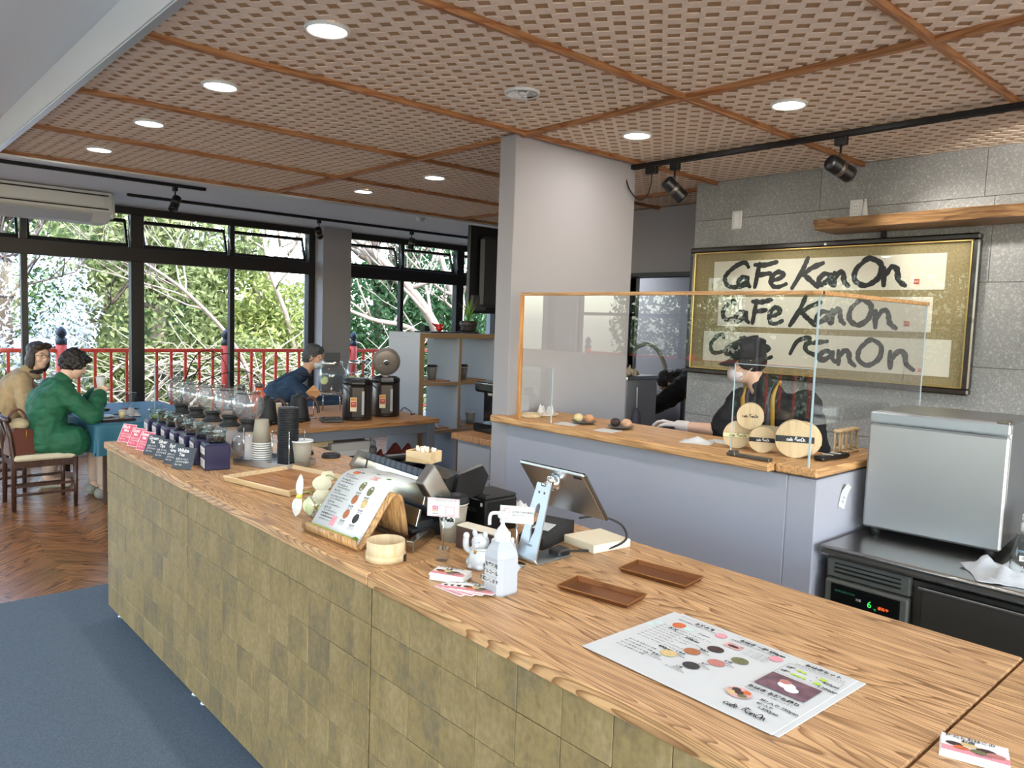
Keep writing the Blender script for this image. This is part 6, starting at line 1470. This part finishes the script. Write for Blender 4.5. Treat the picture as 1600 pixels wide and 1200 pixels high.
for s in (-1,1): g.tube([tuple(Hl@Vector((.097,s*.032+.021*math.cos(a),.018+.017*math.sin(a)))) for a in [2*PI*k/18 for k in range(18)]],.0014,6,closed=True)
g.tube([tuple(Hl@Vector((.098,y,.022))) for y in (-.011,.011)],.0014,6)
for s in (-1,1): g.tube([tuple(Hl@Vector(p)) for p in ((.094,s*.053,.02),(.05,s*.078,.02),(-.005,s*.085,.016))],.0014,6)
g.build('glasses',mat('glasses_wire','4a3c34',.4,.6),t); MB().ball((.083,0,-.054),(.006,.02,.004),12,6,M=Hl).build('lips',mat('lips','b26a62',.5),t)
O=Vector((1.17,8.05,0)); MB().tube([Vector((1.385,8.02,1.02))-O+Vector((.085*math.cos(a),.085*math.sin(a),-.02*math.cos(a))) for a in [2*PI*k/20 for k in range(20)]],.028,8,closed=True).build('collar',M_trench,t)
MB().tube([Vector((1.43,8.01,1.05))-O+Vector((.058*math.cos(a),.058*math.sin(a),0)) for a in [2*PI*k/18 for k in range(18)]],.02,8,closed=True).build('neck_scarf',M_blackm,t)
# --- man in blue with a mask
Hh=head_frame((3.61,6.88,1.225),(.72,-.66,-.22),(.1,-.05,1))
J=dict(hip=(3.16,6.97,.55),chest=(3.28,6.95,.86),neck=(3.51,6.92,1.07),sr=(3.32,6.76,.97),sl=(3.46,7.1,.98),er=(3.46,6.62,.76),el=(3.72,7.05,.76),wr=(3.72,6.66,.76),wl=(3.92,6.9,.78),kl=(3.55,7.0,.52),kr=(3.5,6.76,.52),al=(3.52,7.0,.1),ar=(3.48,6.76,.1),tl=(3.68,6.95,.05),tr=(3.64,6.7,.05))
t,Jl,Hl=person('grey haired man in a blue jacket wearing a white face mask',(3.16,6.97,0),J,Hh,M_skin,M_bluej,M_pantd,M_blackm,topgrow=.03)
eyes(Hl,t); hairball(t,Hl,[((-.02,0,.06),(.1,.086,.08)),((-.05,0,.0),(.068,.082,.07)),((.03,0,.095),(.045,.06,.03)),((-.03,.07,.02),(.045,.02,.045)),((-.03,-.07,.02),(.045,.02,.045))],M_hairg,noise=.01)
M_mask=mat('face_mask','cfd6dd',.8)
def mask(Hl,t,m):
    c=MB(); c.ball((.052,0,-.045),(.062,.058,.052),18,12,M=Hl); o=skinned('face_mask',c,m,t,.005,2)
    e=MB()
    for s in (-1,1): e.tube([tuple(Hl@Vector(p)) for p in ((.06,s*.056,-.025),(.02,s*.08,.0),(-.02,s*.088,.025))],.0018,6); e.tube([tuple(Hl@Vector(p)) for p in ((.05,s*.055,-.07),(.01,s*.078,-.045),(-.022,s*.088,-.02))],.0018,6)
    e.build('ear_loops',M_wht,t)
mask(Hl,t,M_mask)
O=Vector((3.16,6.97,0)); MB().tube([Vector((3.51,6.915,1.06))-O+Vector((.07*math.cos(a),.07*math.sin(a),-.012*math.cos(a))) for a in [2*PI*k/18 for k in range(18)]],.02,8,closed=True).build('collar',mat('navy_collar','1d2836',.7),t)
# --- barista
Hh=head_frame((3.90,2.315,1.455),(-.55,.80,-.16),(-.06,.06,1))
J=dict(hip=(4.06,2.16,.93),chest=(4.0,2.18,1.17),neck=(3.95,2.255,1.345),sr=(3.95,2.37,1.245),sl=(4.02,2.0,1.255),er=(3.84,2.43,1.065),el=(3.98,1.9,1.0),wr=(3.78,2.67,1.068),wl=(3.72,2.05,1.0),kr=(4.02,2.26,.5),kl=(4.06,2.06,.5),ar=(4.06,2.26,.09),al=(4.1,2.06,.09),tr=(3.92,2.3,.05),tl=(3.95,2.04,.05))
t,Jl,Hl=person('barista in a black cap, white mask and black shirt reaching along the ledge',(4.06,2.16,0),J,Hh,M_skin2,mat('black_shirt','141417',.85),M_pantd,M_blackm,arm_cut=.92,topgrow=.02,handR=((-.05,1,.1),(-.25,-.1,-.9),.55))
eyes(Hl,t); hairball(t,Hl,[((-.03,0,.02),(.085,.082,.08)),((.0,.07,.02),(.05,.02,.05)),((.0,-.07,.02),(.05,.02,.05))],M_hair,noise=.004); mask(Hl,t,mat('pink_mask','dccfd0',.8))
M_cap=MATS.get('cap_black') or mat('cap_black','15171b',.8)
c=MB(); c.lathe([(.0,.13),(.07,.135),(.098,.12),(.103,.08),(.1,.045),(.094,.03),(0,.03)],24,M=Hl@T(-.012,0,.0)); c.ball((-.02,0,.115),(.1,.095,.035),18,10,M=Hl); skinned('cap_crown',c,M_cap,t,.006,3)
MB().grid(lambda u,v: Hl@Vector((.06+.095*v*math.sqrt(max(.02,1-(2*u-1)**2)),(u-.5)*.16,.05-.03*v-.02*(2*u-1)**2)),10,6).build('cap_brim',M_cap,t).modifiers.new('thickness','SOLIDIFY').thickness=.004
c=MB(); W=Jl['wr']; d=(Jl['wr']-Jl['er']).normalized(); limb(c,[W-d*.05,W],[.034,.032]); 
hand_geo(c,W,(-.05,1,.1),(-.25,-.1,-.9),.55,1.06,-1); skinned('glove',c,mat('glove_white','d9cfcb',.7),t,.004,3)
c=MB(); W=Jl['wl']; limb(c,[W-(Jl['wl']-Jl['el']).normalized()*.05,W],[.034,.032]); hand_geo(c,W,(Jl['wl']-Jl['el']),(0,0,-1),.5,1.06,1); skinned('glove',c,MATS['glove_white'],t,.004,3)
# apron: straps over the shoulders and a bib
O=Vector((4.06,2.16,0)); MB_=mat('mustard','b58f3a',.8); M_apg=mat('apron_grey','4a4852',.85); M_apb=mat('apron_beige','a8977c',.85)
def ribbon(P,w,m,name,off=Vector((-1,.15,0))):
    P=catmull(P,8); V=[];F=[]
    for i,p in enumerate(P):
        d=(P[min(i+1,len(P)-1)]-P[max(i-1,0)]).normalized(); s_=d.cross(off).normalized()*w/2
        V+=[p-O+s_,p-O-s_]
    F=[(2*i,2*i+1,2*i+3,2*i+2) for i in range(len(P)-1)]
    o=MB().add(V,F,0,True).build(name,m,t); o.modifiers.new('thickness','SOLIDIFY').thickness=.004
nkx=Vector((3.95,2.25,1.345))
for yo,sg in ((.075,1),(-.085,-1)):
    P=[(4.03,2.25+yo*.9,1.355),(3.955,2.25+yo*1.1,1.345),(3.885,2.235+yo*1.15,1.28),(3.862,2.215+yo*1.1,1.19),(3.862,2.20+yo,1.08)]
    ribbon(P,.03,MB_,'strap'); ribbon([(a-.002,b-sg*.027,c) for a,b,c in P],.024,M_apg,'strap_lining')
def bib(u,v):
    y=2.31-.24*u; z=1.13-.55*v; x=3.853-.012*math.sin(u*PI)+.05*max(0,v-.4); return Vector((x,y,z))-O
MB().grid(bib,10,12).build('apron_bib',M_apb,t).modifiers.new('thickness','SOLIDIFY').thickness=.004
# --- kitchen staff bending
Hh=head_frame((5.80,4.22,1.13),(-.3,.5,-.8),(-.4,.5,.75))
J=dict(hip=(6.03,3.85,.86),chest=(5.90,4.0,1.16),neck=(5.84,4.14,1.2),sr=(5.74,4.06,1.12),sl=(6.04,4.14,1.14),er=(5.66,4.25,.92),el=(5.98,4.35,.95),wr=(5.68,4.42,.86),wl=(5.88,4.48,.86),kr=(5.94,3.86,.48),kl=(6.13,3.86,.48),ar=(5.98,3.86,.09),al=(6.16,3.86,.09),tr=(5.86,3.95,.05),tl=(6.04,3.95,.05))
t,Jl,Hl=person('kitchen worker in black bending over beyond the doorway',(6.03,3.85,0),J,Hh,M_skin,mat('black_shirt','141417',.85),mat('kitchen_apron_beige','6f6350',.85),M_blackm,topgrow=.03)
hairball(t,Hl,[((-.02,0,.05),(.1,.088,.085)),((-.04,0,.0),(.075,.084,.07))],M_hair,noise=.006); mask(Hl,t,M_mask)
bpy.data.scenes.remove(RS)

# ------------------------------------------------------------------ dining table, chairs, things on it
t=thing('dining_table','square dining table hidden under a teal cloth by the window','table',(2.17,7.7,0))
MB().box((0,0,.665),(.96,1.56,.03),.004).build('tabletop',M_dark,t)
for sx in (-1,1):
    for sy in (-1,1): MB().box((sx*.40,sy*.70,.325),(.05,.05,.65),.004).build('leg',M_dark,t)
def drape(u,v):
    x=(u-.5)*1.5; y=(v-.5)*2.1; hx,hy=.49,.79; ox=max(0,abs(x)-hx); oy=max(0,abs(y)-hy); d=max(ox,oy)
    sx=1 if x>0 else -1; sy=1 if y>0 else -1
    xx=sx*min(abs(x),hx+.012) if ox<=oy or ox==0 else sx*(hx+.012); yy=sy*min(abs(y),hy+.012)
    w=.018*math.sin(x*22)*min(1,oy*5) if oy>ox else 0; w2=.018*math.sin(y*22)*min(1,ox*5) if ox>=oy else 0
    return Vector((xx+sx*w2,yy+sy*w,.684-d))
o=MB().grid(drape,60,84).build('tablecloth',mat('teal_cloth','2f6476',.55,var=.08,vscale=4,bump=.2,bscale=80)); o.location=(2.17,7.7,0); tag(o,'teal blue cloth draped over the window table','tablecloth')
TT=.686
def board(x,y,rz,lab):
    t=thing('meal_tray',lab,'tray',(x,y,TT),rz,'brown meal trays'); MB().box((0,0,.006),(.26,.36,.012),.004).build('tray_base',M_dark,t); MB().tube([(-.13,-.18,.014),(.13,-.18,.014),(.13,.18,.014),(-.13,.18,.014)],.005,6,closed=True,smooth=False).build('rim',M_dark,t)
board(1.88,7.22,.05,'brown meal tray before the woman in green'); board(1.88,8.0,0,'brown meal tray before the woman in beige')
cup_parts('tea_cup','small beige cup on the nearer meal tray','cup',(1.93,7.13,TT+.0125),0,None,mat('cup_beige','c9b78e',.5)).scale=(.7,.7,.62)
o=MB().lathe([(0,0),(.045,0),(.075,.014),(.073,.016),(.043,.005),(0,.005)],26).build('plate',M_wht); o.location=(1.83,7.27,TT+.0125); tag(o,'white plate on the nearer meal tray','plate')
o=MB().lathe([(0,0),(.045,0),(.075,.014),(.073,.016),(.043,.005),(0,.005)],26).build('plate',M_wht); o.location=(1.88,7.95,TT+.0125); tag(o,'white plate on the farther meal tray','plate')
crumple('napkin','crumpled white napkin on the teal cloth','napkin',(2.05,7.35,TT+.001),(.16,.14,.06),41)
crumple('napkin','white napkin lying left of the clear menu holder','napkin',(2.12,7.62,TT+.001),(.14,.12,.05),43)
t=thing('menu_holder','clear acrylic triangular menu holder on the teal table','holder',(2.2,7.85,TT),.6)
for s in (-1,1): MB().box((s*.03,0,.08),(.004,.13,.17),.001,ry=s*-.36).build('acrylic_leaf',M_acr,t)
MB().box((0,0,.163),(.01,.13,.004)).build('bright_edge',M_acre,t); MB().box((0,0,.003),(.11,.13,.004)).build('base_leaf',M_acr,t)
t=thing('table_screen','clear acrylic droplet screen standing on the teal table','screen',(2.35,7.25,TT),math.radians(40))
MB().box((0,0,.24),(.40,.005,.46)).build('acrylic_sheet',M_acr,t); [MB().box(a_,b_).build('bright_edge',M_acre,t) for a_,b_ in (((-.2,0,.24),(.005,.007,.46)),((.2,0,.24),(.005,.007,.46)),((0,0,.47),(.4,.007,.005)))]
for s in (-1,1): MB().box((s*.13,0,.008),(.03,.14,.016),.002).build('foot',M_acre,t)
t=thing('twig_vase','dark bare twigs arching out of a black vase on the table','twigs',(2.36,6.98,TT))
MB().lathe([(0,0),(.035,0),(.045,.03),(.03,.09),(.014,.13),(.016,.14),(0,.138)],20).build('vase',M_black,t)
dv=Vector((.74,-.67,0))
for k,(a,b,c) in enumerate(((.22,.52,.12),(.42,.50,.3),(.15,.30,.05),(.55,.34,.2))):
    MB().tube(catmull([(0,0,.12),tuple(dv*a*.45+Vector((0,0,.12+b*.7))),tuple(dv*a+Vector((0,0,.12+b*.95))),tuple(dv*(a+.16)+Vector((0,0,.12+b*.9-c*.3))),tuple(dv*(a+.24)+Vector((0,0,.12+b*.6-c)))],6),[.007-.005*q/24 for q in range(25)],6).build('twig',mat('twig_dark','241a17',.8),t)
def chair(loc,rz,label):
    t=thing('dining_chair',label,'chair',loc,rz,'dark dining chairs')
    for s in (-1,1):
        MB().tube([(-.22,s*.2,0),(-.215,s*.2,.42),(-.235,s*.2,.6),(-.27,s*.195,.76)],[.017,.021,.02,.016],8).build('leg',M_dark,t)
        MB().tube([(.215,s*.225,0),(.215,s*.225,.41)],[.016,.02],8).build('leg',M_dark,t)
        for z in (.13,.2): MB().box((0,s*.213,z),(.42,.014,.022),.003).build('stretcher',M_dark,t)
        MB().box((0,s*.21,.375),(.43,.02,.055),.003).build('seat_rail',M_dark,t)
    MB().box((.213,0,.375),(.02,.44,.055),.003).box((-.213,0,.375),(.02,.4,.055),.003).build('seat_rail',M_dark,t)
    MB().box((0,0,.425),(.45,.46,.05),.018).build('seat',mat('seat_cream','cbbfa4',.85,bump=.3,bscale=150),t)
    MB().tube(catmull([(-.25,-.23,.74),(-.285,-.12,.755),(-.295,0,.76),(-.285,.12,.755),(-.25,.23,.74)],6),.024,10).build('crest_rail',M_dark,t)
    for y in (-.07,.07): MB().tube([(-.235,y,.42),(-.25,y,.6),(-.285,y,.75)],.011,8).build('back_spindle',M_dark,t)
    return t
chair((1.335,7.28,0),0,'dark dining chair with cream seat under the woman in green'); chair((1.10,8.05,0),0,'dark dining chair under the woman in the beige coat')
chair((3.10,6.98,0),-.5,'dark dining chair under the man in blue')
t=thing('handbag','reddish brown leather handbag hanging on the nearer chair','bag',(1.17,7.16,.452),.15)
MB().prism([(-.09,0),(.09,0),(.075,.2),(-.04,.22),(-.075,.18)],-.075,.075,M=XZ(0,0)).build('bag_body',mat('leather_brown','5e3020',.5,bump=.3,bscale=60),t); MB().tube(catmull([(-.06,-.0,.18),(-.07,0,.3),(.0,0,.36),(.05,0,.3),(.06,0,.19)],6),.008,8).build('strap',mat('leather_brown','5e3020',.5),t)
MB().ball((.0,0,.24),(.075,.07,.05),16,10).build('scarf_bundle',mat('scarf_beige','bba988',.9,bump=.6,bscale=60),t); MB().tube([(.03,-.078,.2),(.03,-.08,.13)],.004,6).build('gold_clasp',MATS['gold'],t)
# ------------------------------------------------------------------ outside: terrace, red railings, trees
ter=struct(slab('terrace',-4.2,10,9.72,11.3,-.2,-.03,mat('terrace_stone','a09c92',.8,var=.1)))
struct(slab('roof_eave',-6,10,9.6,10.3,2.95,3.05,mat('eave','6f6a66',.8))) 
struct(slab('sunblock_roof',-4.5,9.2,-3.5,10.1,3.05,3.2,mat('eave','6f6a66',.8)))  # unseen slab, added to keep direct sun out of the room
struct(slab('bounce_terrace_side',-7.2,-4.22,-6,11.3,-.2,-.03,mat('bounce_terrace_pale','c2beb6',.8,var=.06))); struct(slab('bounce_terrace_back',-4.2,7,-7,-3.22,-.2,-.03,MATS['bounce_terrace_pale']))  # unseen pale slabs, added to bounce sunlight up to the ceiling
gr=struct(slab('ground',-60,60,11.3,70,-2.6,-2.4,mat('ground_soil','5d6243',.95,var=.3,vscale=2))); 
struct(slab('ground_side',-60,-7.2,-40,70,-2.55,-2.35,mat('ground_soil','5d6243',.95)))
M_fin=mat('finial_black','1c2430',.5)
def railing(name,label,A,B,n_posts,nb,zt=1.11,zb=-.03,extra=0):
    A=Vector(A);B=Vector(B); d=(B-A); L=d.length; u=d/L; t=thing(name,label,'railing',A)
    def bx(p,s,nm,rz): o=MB().box((0,0,0),s,.004).build(nm,M_red,t); o.location=p; o.rotation_euler=(0,0,rz); return o
    rz=math.atan2(u.y,u.x)
    for z,h in ((zt-.02,.05),(.12,.04)): bx(u*L/2+Vector((0,0,z)),(L,.05,h),'rail',rz)
    b0=None
    for k in range(nb+1):
        p=u*(L*k/nb)+Vector((0,0,(zt+.1)/2))
        if b0 is None: b0=MB().box((0,0,0),(.034,.034,zt-.14),.003).build('baluster',M_red,t); o=b0
        else: o=b0.copy(); COL.objects.link(o)
        o.location=p; o.rotation_euler=(0,0,rz)
    for k in range(n_posts):
        p=u*(L*k/(n_posts-1)); MB().lathe([(0,zb),(.062,zb),(.062,1.17),(0,1.17)],16,c=tuple(p)).build('post',M_red,t)
        MB().lathe([(0,1.165),(.064,1.165),(.066,1.22),(.045,1.235),(.04,1.26),(.058,1.29),(.062,1.32),(.045,1.36),(.012,1.39),(0,1.395)],16,c=tuple(p)).build('finial',M_fin,t)
    return t
railing('railing','vermilion terrace railing with black topped posts outside the long window',(-4.02,11,0),(8.57,11,0),7,66)
railing('railing','vermilion bridge railing outside the side windows',(-6.0,3,.0),(-6.0,10.4,.0),4,30)
def leaves(name,m,parent,blobs,n,size,seed,flat_=.6):
    R_=np.random.RandomState(seed); w=np.array([b[1][0]*b[1][1]*b[1][2] for b in blobs])**.7; w/=w.sum(); pick=R_.choice(len(blobs),n,p=w)
    c=np.array([b[0] for b in blobs])[pick]; r=np.array([b[1] for b in blobs])[pick]
    d=R_.normal(size=(n,3)); d/=np.linalg.norm(d,axis=1)[:,None]; rad=R_.uniform(.25,1,size=(n,1))**.4; p=c+d*rad*r
    a=R_.normal(size=(n,3)); a/=np.linalg.norm(a,axis=1)[:,None]; b=np.cross(a,R_.normal(size=(n,3))); b/=np.linalg.norm(b,axis=1)[:,None]
    s=size*R_.uniform(.6,1.3,size=(n,1)); a*=s; b*=s*flat_
    V=np.empty((n*4,3)); V[0::4]=p-a; V[1::4]=p+b*.6; V[2::4]=p+a; V[3::4]=p-b*.6
    me=bpy.data.meshes.new(name); me.vertices.add(n*4); me.vertices.foreach_set('co',V.ravel()); me.loops.add(n*4); me.loops.foreach_set('vertex_index',np.arange(n*4)); me.polygons.add(n); me.polygons.foreach_set('loop_start',np.arange(0,n*4,4)); me.polygons.foreach_set('loop_total',np.full(n,4)); me.materials.append(m); me.update(calc_edges=True); me.validate()
    o=bpy.data.objects.new(name,me); COL.objects.link(o); o.parent=parent; o['kind']='stuff'; return o
def leafmat(name,c,var=.35):
    m=mat(name,c,.5,var=var,vscale=3.5); p=m.node_tree.nodes['Principled BSDF']; n=m.node_tree.nodes; l=m.node_tree.links
    tr=n.new('ShaderNodeBsdfTranslucent'); mx=n.new('ShaderNodeMixShader'); mx.inputs[0].default_value=.35
    src=p.inputs['Base Color'].links[0].from_socket; l.new(src,tr.inputs[0]); l.new(p.outputs[0],mx.inputs[1]); l.new(tr.outputs[0],mx.inputs[2]); l.new(mx.outputs[0],n['Material Output'].inputs[0]); return m
ML={'olive':leafmat('leaf_olive','7f8a58'),'green':leafmat('leaf_green','56733f'),'dark':leafmat('leaf_dark','33552f'),'lime':leafmat('leaf_lime','8f9a55'),'bloss':leafmat('blossom','d3dae6',.08)}
M_bark=mat('bark_pale','93857a',.85,var=.2,vscale=14,bump=.6,bscale=40); M_barkd=mat('bark_dark','4f443b',.9,var=.2,vscale=14,bump=.6,bscale=40); M_twig=mat('twig_pale','b9ac9d',.8)
def branches(rr_,p,d,L,r,depth,out):
    P=[p]; q=p.copy(); dd=d.copy()
    for k in range(4):
        dd=(dd+Vector((rr_.uniform(-.25,.25),rr_.uniform(-.25,.25),rr_.uniform(-.12,.2)))).normalized(); q=q+dd*L/4; P.append(q.copy())
    out.append((P,r))
    if depth:
        for k in range(rr_.choice((2,3))):
            b=P[rr_.choice((2,3,4))]; nd=(dd+Vector((rr_.uniform(-.9,.9),rr_.uniform(-.9,.9),rr_.uniform(-.3,.7)))).normalized(); branches(rr_,b,nd,L*.68,r*.55,depth-1,out)
def tree(name,label,base,trunkP,r0,blobs,n,size,lm,bark,seed,grp='trees outside the windows',sub=3):
    t=thing(name,label,'tree',base,0,grp); O=Vector(base); rr_=random.Random(seed)
    P=catmull([Vector(p)-O for p in trunkP],5); MB().tube(P,[r0*(1-.6*i/(len(P)-1)) for i in range(len(P))],9).build('trunk',bark,t)
    out=[]
    for k in range(7): branches(rr_,P[int(len(P)*rr_.uniform(.45,.99))].copy(),Vector((rr_.uniform(-1,1),rr_.uniform(-.7,.4),rr_.uniform(.1,.9))).normalized(),rr_.uniform(1.2,2.2),r0*.4,sub,out)
    mb=MB(); [mb.tube(p,[r*(1-.6*i/(len(p)-1)) for i in range(len(p))],5) for p,r in out]; o=mb.build('branches',bark,t,recalc=False); o['kind']='stuff'
    if n: leaves('foliage',lm,t,[(Vector(c)-O,r) for c,r in blobs],n,size,seed)
    return t
tree('cherry_tree','white blossoming cherry tree outside the leftmost panes',(1.9,14.5,-2.4),[(1.9,14.5,-2.4),(2.0,14.4,-.5),(2.2,14.3,1.0),(2.1,14.5,2.6)],.16,[((1.2,14.2,1.3),(1.1,.9,1.1)),((2.5,14.0,1.6),(1.0,.8,1.2)),((1.8,14.3,.3),(1.5,.9,.8)),((.2,14.4,1.6),(1.2,1,1.4)),((3.0,14.3,.8),(.5,.6,1))],13000,.05,ML['bloss'],M_barkd,3)
tree('evergreen_tree','pale olive leaved tree outside the left middle pane',(4.6,15.5,-2.4),[(4.6,15.5,-2.4),(4.7,15.4,0),(4.9,15.4,2),(5.1,15.6,4)],.2,[((4.6,15.0,1.4),(1.5,1.2,1.6)),((5.3,15.3,3.0),(1.6,1.2,1.2)),((4.0,15.2,2.9),(1.3,1,1.1)),((4.8,14.8,0),(1.7,1,1.0))],26000,.075,ML['olive'],M_bark,5)
tree('evergreen_tree','bright green leaved tree outside the pane beside the grey pillar',(7.3,15.8,-2.4),[(7.3,15.8,-2.4),(7.1,15.6,0),(6.8,15.4,1.8),(6.5,15.4,3.2)],.14,[((6.9,15.2,.9),(1.4,1.0,1.0)),((7.6,15.4,1.5),(.9,.8,.9)),((6.3,15.2,2.0),(.9,.8,.6)),((6.8,15,-.1),(1.5,.8,.7))],15000,.07,ML['lime'],M_bark,7)
tree('evergreen_tree','dark green tree behind the curved grey trunks at the right',(11.0,17.5,-2.4),[(11.0,17.5,-2.4),(11,17.4,1),(10.8,17.4,4)],.22,[((10.8,17.2,1.5),(2.0,1.2,1.6)),((12.6,17,2.4),(1.8,1.3,2.2)),((11.4,16.8,.2),(2.4,1,1)),((13.5,17.3,.8),(1.8,1.2,1.8)),((9.6,17,.6),(1.2,.8,1.0))],34000,.09,ML['dark'],M_barkd,9)
tree('evergreen_tree','dark green tree far behind the cherry blossom',(1.4,20,-2.4),[(1.4,20,-2.4),(1.5,20,1),(1.4,20,4.5)],.25,[((.6,19.6,1.8),(2.2,1.2,1.6)),((3.2,19.6,2.6),(1.8,1.2,2.2)),((1.4,19.4,4.0),(2.4,1,1.2)),((-1.5,19.6,2.6),(2,1.2,2.4)),((2.2,19.2,0),(2.6,1,1))],24000,.12,ML['green'],M_barkd,11)
tree('evergreen_tree','mid green tree far behind the olive leaved tree',(7.0,21,-2.4),[(7,21,-2.4),(7,21,1),(7.2,21,3)],.25,[((5.6,20.6,1.2),(2.2,1.2,1.5)),((8.4,20.6,.8),(2.0,1.2,1.2)),((7,20.4,0),(3.2,1,1)),((5.2,20.8,3.0),(1.5,1,1.3))],22000,.12,ML['green'],M_barkd,13)
def trunk(label,P,r,seed,sub=2):
    t=thing('bare_tree',label,'tree',P[0],0,'bare trunks outside the right windows'); O=Vector(P[0]); rr_=random.Random(seed)
    C_=catmull([Vector(p)-O for p in P],6); MB().tube(C_,[r*(1-.7*i/(len(C_)-1)) for i in range(len(C_))],10).build('trunk',M_bark,t)
    out=[]; mb=MB()
    for k in range(5): branches(rr_,C_[int(len(C_)*rr_.uniform(.4,.95))].copy(),Vector((rr_.uniform(-1,.3),rr_.uniform(-.4,.3),rr_.uniform(0,.9))).normalized(),rr_.uniform(.9,1.8),r*.3,sub,out)
    [mb.tube(p,[q*(1-.6*i/(len(p)-1)) for i in range(len(p))],6) for p,q in out]; o=mb.build('branches',M_bark,t,recalc=False); o['kind']='stuff'
trunk('thick pale trunk leaning left across the right window panes',[(11.6,13.4,-2.4),(11.0,13.4,-.4),(10.2,13.4,1.0),(9.3,13.3,2.1),(8.2,13.2,2.9),(7.2,13.1,3.4)],.17,21)
trunk('second pale trunk crossing behind the first at the far right',[(12.6,14.2,-2.4),(12.0,14.2,-.2),(11.0,14.1,1.9),(10.2,14,3.6)],.15,23)
trunk('long low pale branch reaching left across the right window',[(12.0,13.8,-2.4),(11.0,13.8,.2),(9.6,13.7,1.35),(8.4,13.6,1.6),(7.3,13.5,1.95)],.09,25)
trunk('slender pale branch slanting across the panes left of the pillar',[(6.2,13.2,-2.4),(5.9,13.2,-.3),(5.4,13.1,1.0),(4.5,13.0,1.95),(3.6,12.9,2.5)],.06,27,3)
trunk('thin bare tree rising past the upper panes beside the pillar',[(7.6,14.6,-2.4),(7.2,14.6,1),(6.6,14.5,2.6),(6.3,14.4,4.2)],.07,29,3)
# tangle of pale twigs behind the railing
mb=MB(); rr_=random.Random(31)
for k in range(420):
    x=rr_.uniform(3.2,8.6); y=rr_.uniform(12,13.6); z=rr_.uniform(-1.2,.9-.12*max(0,x-7)); a=rr_.uniform(-.9,.9); L=rr_.uniform(.6,1.5); d=Vector((rr_.choice((-1,1))*math.cos(a),rr_.uniform(-.3,.3),math.sin(a))); p=Vector((x,y,z))
    P=[p,p+d*L*.35+Vector((0,0,.08*rr_.uniform(-1,1))),p+d*L*.7+Vector((rr_.uniform(-.1,.1),0,.12*rr_.uniform(-1,1))),p+d*L+Vector((0,0,.2*rr_.uniform(-1,1)))]
    mb.tube(P,[.014*rr_.uniform(.5,1.2),.011,.008,.004],4)
tw=mb.build('brushwood',M_twig,recalc=False); tag(tw,'tangle of pale bare twigs behind the railing','brushwood',kind='stuff')
bush=thing('shrub','low green shrub mass behind the railing and twigs','shrub',(6,14.2,-2.4)); leaves('foliage',ML['olive'],bush,[((x-6,rnd.uniform(-.4,.4),rnd.uniform(1.6,2.9)),(1.1,.6,.8)) for x in (2.5,3.6,4.8,6,7.2,8.4,9.6)],12000,.07,41); MB().tube([(0,0,0),(.05,0,1.5)],.05,8).build('stem',M_barkd,bush)
# pale building at the left in the distance
t=thing('far_building','pale building with white siding seen past the railing at the left','building',(2.6,17,-2.4)); MB().box((0,0,1.7),(1.5,.8,3.4)).build('wall',mat('siding','d9dde0',.7),t)
for k in range(9): MB().box((0,-.41,.9+.28*k),(1.52,.03,.03)).build('siding_board',mat('siding_edge','aab2ba',.7),t)
# side garden for the windows at the left of the room
tree('evergreen_tree','bright green tree outside the side windows',(-8.5,7.5,-2.4),[(-8.5,7.5,-2.4),(-8.5,7.4,1),(-8.6,7.4,3.5)],.2,[((-8.4,6.2,1.8),(1,1.6,1.5)),((-8.6,8.6,2.0),(1,1.8,1.6)),((-8.4,7.4,.4),(1,2.6,.9)),((-8.6,10.5,1.8),(1,1.4,1.6)),((-8.6,4.0,1.6),(1,1.4,1.8))],16000,.09,ML['green'],M_barkd,51)
tree('evergreen_tree','olive tree outside the side windows nearer the camera',(-9,0,-2.4),[(-9,0,-2.4),(-9,0,1),(-9,.2,3.5)],.2,[((-9,-1.2,1.8),(1,1.6,1.6)),((-9,1.4,2.0),(1,1.8,1.6))],7000,.11,ML['olive'],M_barkd,53)
print('objects',len(bpy.data.objects),'planks',npl)
